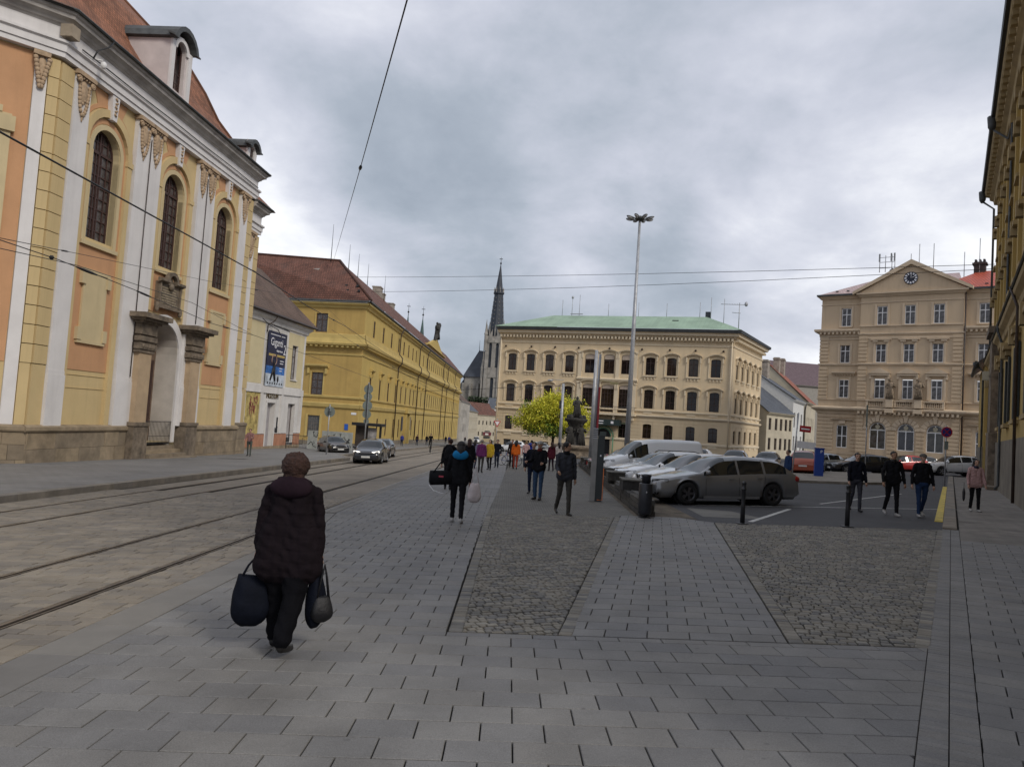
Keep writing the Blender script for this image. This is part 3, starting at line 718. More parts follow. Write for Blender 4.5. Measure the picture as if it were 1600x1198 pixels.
# plinth of stone blocks
def stones(parent, u0, u1, o0, o1, zlist, L, mat, rr, base=None, name='plinth_stone'):
    for (z0, z1) in zlist:
        u = u0
        while u < u1-.05:
            l = min(L*rr.uniform(.7, 1.3), u1-u)
            if u1-(u+l) < .35: l = u1-u
            m = MB(); d = rr.uniform(-.012, .012); m.fb(u+.006, u+l-.006, o0, o1+d, z0+.006, z1-.006); m.build(name, mat, parent); u += l
rr = random.Random(5)
for (a, b) in ((-6.75, .02), (6.35, 12.45)): stones(church, a, b, 0, .28, [(-1.95, -1.25), (-1.25, -.55), (-.55, .16)], 1.5, CS, rr)
PC = [(0, .16), (.34, .16), (.38, .22), (.38, .36), (.2, .44), (0, .44)]
m = MB(); m.prof(PC, -6.75, .02, 0, T44, 0); m.build('plinth_cap', CS, church)
m = MB(); m.prof(PC, 6.35, 12.45); m.build('plinth_cap', CS, church)
m = MB(); m.prof([(-.35, .40), (.02, .40), (.02, .56), (-.15, .62), (-.35, .62)], 12.45, 14.55); m.build('plinth_cap', CS, church)
stones(church, 12.46, 14.5, -.35, -.02, [(-2.2, -1.3), (-1.3, -.5), (-.5, .4)], 1.2, CS, rr)
# portal
po = empty('portal', parent=church)
for (a, b) in ((.06, 1.32), (5.10, 6.36)):
    m = MB(); m.fb(a, b, 0, .62, -2.1, .42); m.fb(a-.05, b+.05, 0, .68, .42, .60); m.build('portal_base', CSD, po)
    m = MB(); m.fb(a+.1, b-.1, 0, .52, .60, 4.05); m.build('portal_pilaster', M('portal_sandstone', (.42, .31, .20), .9, .1, 1, .15, 25, stain=.3, stc=(.33, .25, .17)), po)
    m = MB()
    for k, (w, z0, z1) in enumerate(((.04, 4.05, 4.22), (.10, 4.22, 4.50), (.02, 4.50, 4.62), (.10, 4.62, 4.86), (.0, 4.86, 4.95), (.08, 4.95, 5.5), (.22, 5.5, 5.62), (.42, 5.62, 5.74), (.58, 5.74, 5.98))):
        m.fb(a-w, b+w, 0, .54+w, z0, z1)
    for k in range(6): m.ell((a+.15+k*(b-a-.3)/5, -.62, 4.36), .10, .06, .12, 6, 5)
    m.build('portal_capital', CSD, po)
m = MB(); arch_ring(m, 3.06, 4.29, 1.56, 2.02, -.02, .10)
for s in (-1, 1): m.fb(3.06+s*1.56, 3.06+s*1.80, -.02, .12, -.5, 4.29)
m.build('arch_surround', CW, po)
m = MB()   # vestibule: side walls, curved ceiling, dark doors at the back
n = 12
for i in range(n):
    a, b = PI-PI*i/n, PI-PI*(i+1)/n
    m.quad(*[(3.06+1.55*math.cos(t), y, 4.29+1.55*math.sin(t)) for t, y in ((a, 0), (a, 1.2), (b, 1.2), (b, 0))])
for u in (1.51, 4.61): m.quad((u, 0, -2.2), (u, 1.2, -2.2), (u, 1.2, 4.29), (u, 0, 4.29))
m.build('vestibule', M('vestibule_plaster', (.50, .46, .42), .9, .1, 1, .1, 20, stain=.3, stc=(.36, .32, .29)), po)
m = MB(); m.fb(1.5, 4.62, -1.3, -1.2, -1.0, 5.9); m.build('vestibule_back', M('vestibule_stone', (.16, .11, .08), .9, .2, 2), po)
for s in (-1, 1):
    m = MB(); m.fb(3.06+s*.03, 3.06+s*1.25, -1.19, -1.10, -.4, 3.9)
    for k in range(3): m.fb(3.06+s*.15, 3.06+s*1.10, -1.10, -1.06, -.25+k*1.2, .75+k*1.2)
    m.build('door_leaf', WBROWN, po)
for k in range(4):
    m = MB(); m.fb(1.36-.0*k, 5.06+(.5 if k < 1 else 0), -1.2, 1.15-.36*k, -1.85, -1.22+.185*k); m.build('step', CS, po)
m = MB()   # iron gate
m.tube([(1.55, -.05, .62), (4.55, -.05, .62)], .022, 6); m.tube([(1.55, -.05, -.55), (4.55, -.05, -.55)], .022, 6); m.tube([(1.55, -.05, -.15), (4.55, -.05, -.15)], .012, 4)
for k in range(23): m.tube([(1.62+k*.132, -.05, -.6), (1.62+k*.132, -.05, .62)], .013, 4)
m.build('iron_gate', IRON, po)
# carved tablet above the portal
tb = MB(); tb.fprism([(1.85, 6.6), (3.95, 6.6), (4.0, 7.9), (3.7, 8.0), (3.2, 8.1), (2.9, 8.35), (2.6, 8.1), (2.1, 8.0), (1.8, 7.9)], .03, .22)
to = tb.build('carved_tablet', CSD, church)
t2 = MB(); t2.prof([(.22, 7.85), (.45, 7.95), (.45, 8.08), (.22, 8.12)], 1.7, 2.55); t2.prof([(.22, 7.85), (.45, 7.95), (.45, 8.08), (.22, 8.12)], 3.25, 4.1)
arch_ring(t2, 2.9, 7.98, .40, .58, .2, .42, n=8)
for s in (-1, 1): t2.fb(2.9+s*.95, 2.9+s*1.05, .2, .32, 6.7, 7.9); t2.ell((2.9+s*1.15, -.25, 6.55), .16, .10, .26, 8, 6)
t2.ell((2.9, -.3, 7.75), .22, .12, .2, 8, 6); t2.fb(1.8, 4.0, .2, .34, 6.55, 6.66); t2.build('tablet_frame', CSD, to)
t3 = MB()
for k in range(7): t3.fb(2.12+.08*(k % 2), 3.70-.1*(k % 3), .22, .238, 6.82+k*.135, 6.87+k*.135)
t3.build('inscription', M('weathered_gilding', (.30, .25, .17), .8, .3, 9), to)
# chamfered wall on the left
ch = empty('side_wall', (-6.6, 0, 0), math.radians(-44+0), parent=church)
ch.rotation_euler = (0, 0, math.radians(-44))
# local +x of this part runs back along the chamfer towards the viewer's left when negative
def chamfer():
    m = MB(); wall(m, -16, 0, .3, 17.0, 0, []); m.build('wall', CY, ch, fix=False)
    entc = [('architrave', CW), ('frieze', CW), ('cornice', CNC), ('gutter', SHEETM)]
    pr = [[(0, 15.42), (.30, 15.42), (.30, 15.64), (.36, 15.64), (.36, 15.92), (.46, 15.98), (.46, 16.08), (0, 16.08)], [(0, 16.08), (.26, 16.08), (.26, 16.64), (0, 16.64)],
          [(0, 16.64), (.28, 16.64), (.34, 16.72), (.40, 16.74), (.46, 16.84), (.58, 16.92), (.66, 16.94), (.68, 17.06), (.76, 17.12), (.78, 17.22), (0, 17.26)],
          [(0, 17.28), (.80, 17.23), (.88, 17.21), (.92, 17.27), (.88, 17.33), (.1, 17.42), (0, 17.42)]]
    for (nm, mt), p in zip(entc, pr):
        e = MB(); e.prof(p, -16, 0, 0, 0, T44); e.build(nm, mt, ch)
    m = MB(); m.fb(-.36, 0, 0, .13, .4, 2.9); m.build('corner_pier', CY, ch); blocks(ch, -.36, .02, 0, .16, 2.9, 15.3, .78, CY)
    m = MB(); m.fb(-.84, -.40, 0, .18, .4, 15.3); m.build('pilaster', CW, ch)
    c = MB(); c.fb(-.95, -.36, 0, .36, 15.2, 15.38); c.ell((-.62, -.2, 14.75), .17, .09, .5, 8, 6)
    for k in range(8):
        for s in (-1, 1): c.ell((-.62+s*.24*(1-k/8), -.27, 15.1-k*.16), .1, .08, .11, 6, 5)
    c.build('carved_capital', CT, ch)
    m = MB(); m.fb(-5.4, -.86, 0, .03, 2.9, 15.35); m.build('orange_panel', CO, ch)
    m = MB(); m.fb(-5.2, -1.42, .03, .13, 5.0, 12.6); m.fb(-5.2, -1.75, .03, .18, 12.6, 12.85); m.fb(-1.95, -1.30, .03, .24, 11.9, 12.5); m.build('framed_panel', CC, ch)
    stones(ch, -8, .15, 0, .28, [(-1.55, -.95), (-.95, -.35), (-.35, .16)], 1.4, CS, rr)
    m = MB(); m.prof([(0, .16), (.34, .16), (.38, .22), (.38, .36), (.2, .44), (0, .44)], -16, 0, 0, 0, T44); m.build('plinth_cap', CS, ch)
chamfer()
# roof: steep hipped main roof rising behind the cornice
m = MB(); RP = [(0, 17.25), (.9, 17.62), (1.8, 18.7), (2.64, 19.85), (3.3, 21.3), (4.0, 22.5), (5.9, 24.3), (8.0, 26.4)]; o0 = .8
for (ka, za), (kb, zb_) in zip(RP, RP[1:]):
    m.poly([(-7.2, -(o0-ka), za), (13.1-ka, -(o0-ka), za), (13.1-kb, -(o0-kb), zb_), (-7.2, -(o0-kb), zb_)])
    m.poly([(13.1-ka, -(o0-ka), za), (13.1-ka, 18, za), (13.1-kb, 18, zb_), (13.1-kb, -(o0-kb), zb_)])
    m.poly([(-7.2, -(o0-ka), za), (-7.2, -(o0-kb), zb_), (-22, 14+kb, zb_), (-22, 14+ka, za)])
m.poly([(12.3, -.5, 15.35), (15.25, -.5, 15.35), (14.0, 1.6, 17.3), (12.3, 1.6, 17.3)]); m.poly([(15.25, -.5, 15.35), (15.25, 14, 15.35), (14.0, 12, 17.3), (14.0, 1.6, 17.3)])
m.build('roof', TILE_O, church, uv=True, fix=False)
m = MB(); m.tube([(13.1-k, -(o0-k), z+.04) for k, z in RP], .10, 6); m.build('ridge_tiles', TILE_O, church)
def dormer(u, w, o, z0, z1, back, name='dormer'):
    d = empty(name, parent=church)
    m = MB(); wall(m, u-w/2, u+w/2, z0, z1, o, [(u-.5, u+.5, z0+.35, z1-.28, .45, .25)])
    for s in (-1, 1): m.quad((u+s*w/2, -o, z0), (u+s*w/2, back, z0), (u+s*w/2, back, z1-.2), (u+s*w/2, -o, z1-.2))
    m.build('dormer_wall', M('dormer_pink_plaster', (.56, .50, .49), .9, .08, 1, .1, 20, stain=.3, stc=(.40, .35, .33)), d)
    m = MB()
    for s in (-1, 1): m.fb(u+s*(w/2-.3), u+s*(w/2+.02), o, o+.12, z0, z1-.5)
    arch_ring(m, u, z1-.75, .5, .72, o, o+.10, n=8); m.build('dormer_surround', CW, d)
    m = MB(); arch_ring(m, u, z1-.75, w/2+.02, w/2+.26, -back, o+.38, t0=.25, t1=PI-.25, n=8); m.prof([(o, z1-.35), (o+.4, z1-.5), (o+.4, z1-.42), (o, z1-.25)], u-w/2-.35, u-w/2+.05); m.prof([(o, z1-.35), (o+.4, z1-.5), (o+.4, z1-.42), (o, z1-.25)], u+w/2-.05, u+w/2+.35)
    m.build('dormer_roof', SHEETM, d)
    key = 'dorm%.2f' % (z1-z0); window_meshes(key, 1.0, z1-z0-.63, .45, WBROWN, [0], [.5, 1.0], .07, .04, LEAD)
    me, gm = WM[key]; wo = obj('dormer_window', me, d, (u, -o+.2, z0+.35))
dormer(1.72, 1.95, .30, 17.5, 20.75, 3.4); dormer(10.9, 1.25, .30, 17.3, 18.75, 1.6)
# camera, box and cable on the cornice
m = MB(); m.tube([(-4.6, -.88, 17.2), (-4.75, -.8, 16.9), (-5.2, -.6, 16.5), (-5.3, -.5, 16.1)], .035, 6); m.build('cable', IRON, church)
m = MB(); m.ell((-4.95, -.75, 15.98), .13, .13, .17, 10, 7); m.tube([(-5.2, -.3, 16.15), (-4.95, -.7, 16.2)], .03, 6); m.build('security_camera', WHITEP, church)
m = MB(); m.fb(-7.0, -6.5, .2, .7, 16.2, 16.7); m.build('junction_box', M('beige_box', (.33, .27, .2), .7), church)
for z, o in ((16.12, .50),):
    m = MB(); m.tube([(u, -o, z+.01*math.sin(u)) for u in range(-6, 13)], .03, 5); m.build('cable', IRON, church)
for u, z in ((-.05, 2.8), (5.86, 6.2)): m = MB(); m.tube([(u, -.26, z), (u, -.26, 14.6)], .024, 5); m.build('lightning_conductor', PIPE, church)
# ------------------------------------------------------------------ museum house (white and cream, brown roof)
def polywall(parent, name, mat, uz, o0, o1):
    m = MB(); m.fprism(uz, o0, o1); return m.build(name, mat, parent)
def part(parent, name, mat, *boxes):
    m = MB()
    for b in boxes: m.fb(*b)
    return m.build(name, mat, parent)
MWH = M('museum_white_plaster', (.62, .60, .58), .9, .06, .8, .1, 20, stain=.3, stc=(.46, .43, .40), ss=.5, streak=.45)
MCR = M('museum_cream_plaster', (.58, .50, .31), .9, .05, .7, .1, 20, stain=.15, stc=(.46, .39, .25))
MOR = M('museum_brick_red_base', (.40, .19, .115), .9, .12, 1.5, .2, 20, stain=.4, stc=(.28, .18, .13), ss=.7)
mu = empty('museum_building', (-21.5, 66.5, 0), fz(6), 'white and cream museum house with brown roof and tall film banner', 'building')
m = MB(); wall(m, -9, 7.22, -.6, 9.6, 0, [(-.62, .98, -1.9, 2.14, 0, .5), (4.05, 5.72, -1.5, 2.2, 0, .45), (4.0, 5.35, 4.5, 7.75, 0, .3)])
m.quad((7.22, 0, -3), (7.22, 12, -3), (7.22, 12, 9.6), (7.22, 0, 9.6)); m.build('wall', MWH, mu, fix=False)
part(mu, 'base', MOR, (-9, -.66, -.0, .05, -1.75, -.66)); part(mu, 'base', MOR, (1.02, 4.0, 0, .05, -1.85, -.66)); part(mu, 'base', MOR, (5.76, 7.26, 0, .05, -1.9, -.66))
part(mu, 'footing', CS, (-9, 7.3, 0, .08, -2.7, -1.72))
for q in ((-4.9, -2.25, 3.75, 9.0), (3.0, 6.75, 3.75, 8.9)): 
    if q[0] < 0: part(mu, 'cream_panel', MCR, (q[0], q[1], 0, .02, q[2], q[3]))
    else:
        part(mu, 'cream_panel', MCR, (3.0, 3.98, 0, .02, 3.75, 8.9)); part(mu, 'cream_panel', MCR, (5.38, 6.75, 0, .02, 3.75, 8.9)); part(mu, 'cream_panel', MCR, (3.98, 5.38, 0, .02, 7.78, 8.9)); part(mu, 'cream_panel', MCR, (3.98, 5.38, 0, .02, 3.75, 4.45))
part(mu, 'band', MWH, (-9, 7.3, 0, .12, 2.98, 3.62)); part(mu, 'pilaster_strip', MWH, (-2.2, -1.75, 0, .10, -.6, 2.98)); part(mu, 'pilaster_strip', MWH, (2.15, 2.6, 0, .10, -.6, 2.98)); part(mu, 'pilaster_strip', MWH, (6.8, 7.26, 0, .10, -.6, 2.98))
m = MB(); m.prof([(0, 9.0), (.15, 9.1), (.2, 9.35), (.45, 9.55), (.5, 9.75), (0, 9.8)], -9, 7.22, 0, 0, 1); m.build('eaves_cornice', MWH, mu)
m = MB(); m.prof([(.3, 9.82), (.75, 9.74), (.86, 9.84), (.74, 9.98), (.3, 10.1)], -9, 7.3, 0, 0, 1); m.build('gutter', PIPE, mu)
m = MB(); m.poly([(-9, -.75, 9.98), (8.0, -.75, 9.98), (8.0, 0, 10.3), (5.6, 4.5, 15.2), (-9, 4.5, 15.2)]); m.poly([(8.0, 0, 10.3), (8, 10, 10.3), (5.6, 4.5, 15.2)]); m.poly([(-9, 4.5, 15.2), (5.6, 4.5, 15.2), (8, 10, 10.3), (-9, 10, 10.3)])
m.build('roof', TILE_B, mu, uv=True, fix=False)
m = MB(); m.tube([(-1.5, -.8, 9.9), (-1.6, -.5, 9.3), (-2.0, -.12, 8.9), (-2.0, -.12, 8.3)], .05, 6); m.build('drainpipe_elbow', PIPE, mu)
window_meshes('mus_up', 1.35, 3.25, 0, WBROWN, [0], [2.2], .09, .07, M('net_curtain_glass', (.24, .23, .23), .3, .3, 3))
window(mu, 'mus_up', 4.675, 4.5, -.22)
part(mu, 'window_sill', MWH, (3.9, 5.45, 0, .14, 4.40, 4.5))
DOORG = M('grey_door_panel', (.33, .31, .32), .6, .08, 2)
d = part(mu, 'door', DOORG, (-.55, .9, -.45, -.38, -1.86, 2.1)); part(d, 'door_leaf_edge', WBROWN, (-.56, -.36, -.38, -.30, -1.86, 2.1)); part(mu, 'door_frame', MWH, (-.86, -.64, 0, .06, -1.9, 2.3)); part(mu, 'door_frame', MWH, (1.0, 1.2, 0, .06, -1.9, 2.3)); part(mu, 'door_frame', MWH, (-.86, 1.2, 0, .07, 2.16, 2.42))
w = part(mu, 'shop_window', WBROWN, (4.1, 4.75, -.40, -.34, -1.45, 2.15), (5.6, 5.7, -.4, -.34, -1.45, 2.15)); part(w, 'pane', M('pale_display', (.36, .34, .34), .4, .15, 2), (4.75, 5.6, -.42, -.38, -1.1, 2.15)); part(w, 'sill_panel', IRON, (4.7, 5.65, -.36, -.3, -1.5, -1.05))
bn = part(mu, 'banner', M('banner_night_blue', (.012, .014, .045), .5, .3, 1.5), (-1.80, 2.14, .14, .18, 5.4, 8.5))
part(bn, 'banner_sky', M('banner_blue', (.03, .12, .36), .5, .5, 1.1), (-1.80, 2.14, .14, .18, 4.72, 5.4))
part(bn, 'banner_ice', M('banner_ice', (.45, .50, .56), .5, .35, 1.4), (-1.80, 2.14, .14, .18, 3.62, 4.72))
WT = M('white_print', (.75, .75, .78), .5, 0); YT = M('gold_print', (.45, .33, .10), .5, 0)
lettering('Giganti', .98, WT, bn, 0.0, .185, 7.55, .92); lettering('2', 1.3, WT, bn, 1.78, .187, 7.0, .8); lettering('doby ledové', .26, WT, bn, .7, .188, 6.83)
part(bn, 'printed_line', WT, (-1.4, 1.7, .18, .186, 8.18, 8.24)); part(bn, 'printed_line', YT, (-1.5, 0, .18, .186, 6.3, 6.5)); part(bn, 'printed_line', YT, (.25, 1.9, .18, .186, 6.3, 6.5))
for k, zz in enumerate((5.95, 5.72, 5.28, 5.05)): part(bn, 'printed_line', WT, (.95, 1.8-.1*k, .18, .186, zz, zz+.07))
for k in range(7): part(bn, 'sponsor_mark', IRON, (-1.45+k*.5, -1.2+k*.5, .18, .186, 3.8, 3.98))
m = MB()   # a walking figure with a big curled shape above it
m.tube([(-.9, -.19, 4.15), (-.55, -.19, 4.9), (-.3, -.19, 5.5)], [.10, .14, .17], 6); m.tube([(.05, -.19, 4.1), (-.2, -.19, 4.7), (-.3, -.19, 5.5)], [.11, .15, .17], 6); m.ell((-.28, -.19, 5.75), .2, .03, .2, 8, 5); m.ell((.75, -.19, 4.3), .2, .02, .3, 8, 5)
m.build('printed_figure', BLACK, bn)
m = MB(); m.tube([(-.2+.42*math.cos(t), -.185, 5.95+.42*math.sin(t)) for t in [k*.4-1.2 for k in range(10)]], .05, 5); m.tube([(-.5+.3*math.cos(t), -.185, 5.9+.5*math.sin(t)) for t in [k*.4+.8 for k in range(8)]], .05, 5); m.build('printed_tusk', M('tusk_print', (.3, .2, .15), .6), bn)
m = MB(); m.tube([(-1.5, -.45, 8.95), (1.9, -.45, 8.82)], .05, 6)
for u in (-1.2, 0, 1.6): m.tube([(u, 0, 9.05), (u, -.45, 8.9)], .02, 4)
m.build('banner_lamp_rail', IRON, mu)
lettering('MUZEUM', .62, M('bronze_letters', (.10, .075, .04), .5), mu, .3, .02, 2.72, 1.0, ext=.04)
for (u, z, a, b) in ((1.75, .45, .12, .42), (1.78, -.25, .16, .28), (1.5, -.3, .12, .2)): part(mu, 'wall_plaque', IRON, (u-a, u+a, 0, .04, z-b, z+b))
fr = part(mu, 'weathered_mural', M('ochre_mural', (.42, .33, .12), .9, .35, 1.8, stain=.35, stc=(.25, .2, .1), ss=1.5), (-4.8, -2.22, 0, .02, -.62, 2.95))
m = MB()
for k in range(16): 
    a = rg.uniform(-4.5, -3.0); z = rg.uniform(1.2, 2.8); m.fprism([(a, z), (a+rg.uniform(.1, .5), z+rg.uniform(-.3, .1)), (a+rg.uniform(0, .4), z-rg.uniform(.3, .9))], .02, .026)
m.build('mural_figures', M('mural_red', (.22, .07, .05), .9, .3, 4), fr)
# ------------------------------------------------------------------ long yellow building
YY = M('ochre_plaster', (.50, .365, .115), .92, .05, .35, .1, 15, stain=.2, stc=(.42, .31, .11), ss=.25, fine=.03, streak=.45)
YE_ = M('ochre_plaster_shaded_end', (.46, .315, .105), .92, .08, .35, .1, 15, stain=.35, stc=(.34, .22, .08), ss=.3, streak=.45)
YT_ = M('ochre_trim', (.50, .375, .135), .9, .08, .8, stain=.2, stc=(.40, .30, .10))
YSH = M('weathered_stone_base', (.20, .17, .13), .9, .2, 1, .3, 20, stain=.5, stc=(.10, .09, .07), streak=.45)
BRW = M('brown_window_wood', (.07, .045, .035), .6, .2, 5)
yl = empty('long_yellow_building', (-19.9, 97.5, 0), fz(.97), 'very long ochre yellow three storey building with brown tiled roof', 'building')
WU = [6.3, 13.3, 20.3, 27.2, 32.6, 38.0, 43.3, 47.8]+[53.2, 58.5]+[64.5+i*4.1 for i in range(11)]+[111.2+i*5.2 for i in range(8)]
WU = [u for u in WU if u < 150]
holes = []
for u in WU: holes += [(u-.62, u+.62, 12.35, 14.66, 0, .3), (u-.62, u+.62, 3.8, 6.75, 0, .3)]+([(u-.6, u+.6, -1.5-.02*u, 1.05, 0, .35)] if not 36 < u < 44 else [])
holes.append((38.9, 41.6, -4.0, 2.0, 0, .5))
m = MB(); wall(m, 0, 152, -6.5, 15.5, 0, holes); m.quad((152, 0, -7), (152, 14, -7), (152, 14, 15.5), (152, 0, 15.5)); m.build('wall', YY, yl, fix=False)
window_meshes('yl3', 1.24, 2.31, 0, WBROWN, [0], [1.5], .1, .08); window_meshes('yl2', 1.24, 2.95, 0, WBROWN, [0], [2.0], .1, .08)
me1 = MB()
for u in WU:
    window(yl, 'yl3', u, 12.35, -.06); window(yl, 'yl2', u, 3.8, -.06)
    if not 36 < u < 44:
        key = 'yl1_%d' % (u//25); window_meshes(key, 1.2, 2.55+.02*(u//25)*25, 0, WBROWN, [0], [1.7], .1, .08); window(yl, key, u, -1.5-.02*(u//25)*25, -.06)
hood = MB(); hood.prof([(0, 7.5), (.25, 7.55), (.45, 7.72), (.45, 7.85), (0, 7.95)], -1.15, 1.15, 0, 0, 0)
for s in (-1, 1): hood.fb(s*.98-.12, s*.98+.12, 0, .28, 6.95, 7.5)
hm = hood.mesh('window_hood', YT_)
sill = MB(); sill.fb(-.9, .9, 0, .22, 3.62, 3.8); sm_ = sill.mesh('window_sill', YT_)
for i, u in enumerate(WU): obj('window_hood', hm, yl, (u, 0, 0)); obj('window_sill', sm_, yl, (u, 0, 0))
def course(parent, name, mat, prof, u0, u1, c0=0, c1=0):
    m = MB(); m.prof(prof, u0, u1, 0, c0, c1); return m.build(name, mat, parent)
C90 = 1.0
P_E = [(0, 15.4), (.2, 15.5), (.3, 15.75), (.62, 15.95), (.62, 16.2), (0, 16.3)]; P_G = [(.2, 16.3), (.7, 16.2), (.86, 16.3), (.8, 16.45), (.2, 16.6)]
P_3 = [(0, 11.4), (.35, 11.4), (.30, 11.95), (.12, 12.05), (0, 12.05)]; P_2 = [(0, 10.15), (.25, 10.2), (.35, 10.38), (.78, 10.5), (.84, 10.75), (.55, 10.85), (.35, 11.4), (0, 11.4)]
P_1 = [(0, 9.2), (.10, 9.2), (.14, 9.36), (0, 9.45)]; P_0 = [(0, 3.45), (.16, 3.5), (.2, 3.72), (0, 3.8)]; P_M = [(0, 2.2), (.2, 2.25), (.26, 2.5), (.3, 2.75), (.1, 2.85), (0, 2.85)]
ye = empty('end_wall', (0, 0, 0), math.radians(90.97-100.6+0) , parent=yl)
ye.rotation_euler = (0, 0, fz(100.6)-fz(.97))
for nm, mt, p in (('eaves_cornice', YT_, P_E), ('gutter', SHEETM, P_G), ('string_course', YT_, P_3), ('cornice', YT_, P_2), ('string_course', YT_, P_1), ('string_course', YT_, P_0), ('string_course', YT_, P_M)):
    course(yl, nm, mt, p, 0, 152, 1.0, 1.0); course(ye, nm, mt, p, -22, 0, 0, 1.0)
dn = MB(); dn.fb(-.16, .16, 0, .66, 10.22, 10.46); dnm = dn.mesh('dentil', YT_)
for k in range(26): obj('dentil', dnm, ye, (-.4-k*.74, 0, 0))
dn2 = MB()
for k in range(200): dn2.fb(.35+k*.74, .67+k*.74, 0, .66, 10.22, 10.46)
dn2.build('dentil', YT_, yl, kind='stuff')
m = MB(); hs = [(-6.95, -5.27, 12.2, 14.7, 0, .3), (-6.95, -5.3, 3.78, 6.78, 0, .3), (-7.05, -5.3, -1.75, 1.05, 0, .3), (-16.5, -15, 12.2, 14.7, 0, .3)]
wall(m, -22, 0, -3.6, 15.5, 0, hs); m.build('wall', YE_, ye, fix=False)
window_meshes('ye3', 1.68, 2.5, 0, BRW, [0], [1.65], .12, .12, LEAD); window_meshes('ye2', 1.65, 3.0, 0, BRW, [0], [2.0, .9], .12, .12, LEAD)
window_meshes('ye1', 1.75, 2.8, 0, M('grey_window_wood', (.16, .14, .12), .7, .1, 4), [-.3, .3, 0], [1.75, .6, 1.2], .08, .05, M('grey_glass', (.10, .10, .10), .2, .2, 3))
window(ye, 'ye3', -6.11, 12.2, -.14); window(ye, 'ye2', -6.12, 3.78, -.14); window(ye, 'ye1', -6.17, -1.75, -.14)
for (u, a, z0, z1) in ((-6.11, 1.0, 12.0, 14.85), (-6.12, 1.05, 3.8, 6.95), (-6.17, 1.15, -1.85, 1.25)):
    for s in (-1, 1): part(ye, 'window_jamb', YT_, (u+s*.86, u+s*a, 0, .07, z0, z1))
m = MB(); m.prof([(0, 7.35), (.2, 7.4), (.5, 7.62), (.52, 7.82), (0, 7.9)], -7.75, -4.55); 
for s in (-1, 1): m.fb(-6.12+s*1.25-.14, -6.12+s*1.25+.14, 0, .28, 6.6, 7.35)
m.build('window_hood', YT_, ye)
part(ye, 'footing', YSH, (-22, .05, 0, .1, -3.6, -2.3))
part(ye, 'blue_sign', M('blue_sign', (.02, .10, .42), .5), (-1.75, -1.25, .02, .06, -.6, .2)); part(ye, 'street_name_plate', WHITEP, (-.95, -.25, .02, .05, 1.45, 1.75))
m = MB()
for i in range(76):
    u = i*2; m.fb(u, u+1.98, 0, .12, -7, -1.95-.0212*u*.9)
m.build('stone_base', YSH, yl, kind='stuff')
# roof
hipu = 6.0
m = MB()
er = Vector((-.0, 0)); 
def ep(u): a = fz(100.6)-fz(.97); return (u*math.cos(a), u*math.sin(a))
cx, cy = ep(-21)
m.poly([(-.8, -.8, 16.5), (153, -.8, 16.5), (150, 5.2, 22.8), (4.6, 5.2, 22.6)])
ax, ay = ep(-22); m.poly([(-.8, -.8, 16.5), (4.6, 5.2, 22.6), (4.4, 22, 22.9), (ax-.9, ay, 16.5)])
m.poly([(153, -.8, 16.5), (153, 14, 16.5), (150, 5.2, 22.8)])
m.build('roof', TILE_R, yl, uv=True, fix=False)
m = MB(); m.tube([(-.8, -.8, 16.55), (4.6, 5.2, 22.7)], .16, 6); m.build('hip_tiles', TILE_R, yl); m = MB(); m.tube([(4.6, 5.2, 22.68), (4.4, 22, 22.95)], .16, 6); m.build('ridge_tiles', TILE_R, yl)
# dormer on the end slope and snow hooks
def yend(u, o, z):     # end-wall coordinates -> building coordinates
    a = fz(100.6)-fz(.97); return (u*math.cos(a)+o*math.sin(a), u*math.sin(a)-o*math.cos(a), z)
dm = empty('roof_dormer', (-2.9, 0, -.35), parent=ye)
part(dm, 'dormer_wall', MCR, (-7.2, -5.3, -4.6, -1.9, 19.5, 21.2)); m = MB(); m.add([(-7.5, 1.6, 21.2), (-5.0, 1.6, 21.2), (-5.0, 4.4, 22.5), (-7.5, 4.4, 22.5), (-7.5, 1.6, 21.35), (-5.0, 1.6, 21.35), (-5.0, 4.4, 22.65), (-7.5, 4.4, 22.65)], [(0, 3, 2, 1), (4, 5, 6, 7), (0, 1, 5, 4), (1, 2, 6, 5), (3, 0, 4, 7)]); m.build('dormer_roof', M('zinc_sheet', (.30, .27, .25), .6, .15, 2), dm)
part(dm, 'dormer_cheek', TILE_B, (-8.4, -7.55, -3.6, -2.0, 19.5, 20.9))
hk = MB(); hk.fb(-.14, .14, .1, .35, 0, .28); hkm = hk.mesh('snow_guard', IRON)
for r in range(2):
    for k in range(11): obj('snow_guard', hkm, ye, (-1.2-k*1.55-(.5 if r else 0), .2+r*.6, 17.75+r*.75))
for (u, z0, z1) in ((26.3, -2.5, 15.6), (50.0, -3, 15.4), (62.3, -3.3, 15.4), (95, -4, 15.4), (106, -4.2, 15.4), (128, -4.7, 15.4)):
    m = MB(); m.tube([(u, -.85, 16.1), (u, -.4, 15.2), (u, -.38, 11.9), (u, -.9, 11.3), (u, -.9, 10.4), (u, -.36, 9.7), (u, -.34, z0)], .10, 6); m.build('downpipe', PIPE, yl)
m = MB(); m.fprism([(60.2, 16.2), (93.0, 16.2), (93.0, 17.2), (76.6, 20.2), (60.2, 17.2)], -.4, .35); m.build('gable_pediment', YY, yl)
m = MB(); m.prof([(.3, 17.15), (.8, 17.3), (.8, 17.5), (-.5, 17.6), (-.5, 17.2)], 59.8, 93.4); m.build('pediment_cornice', YT_, yl)
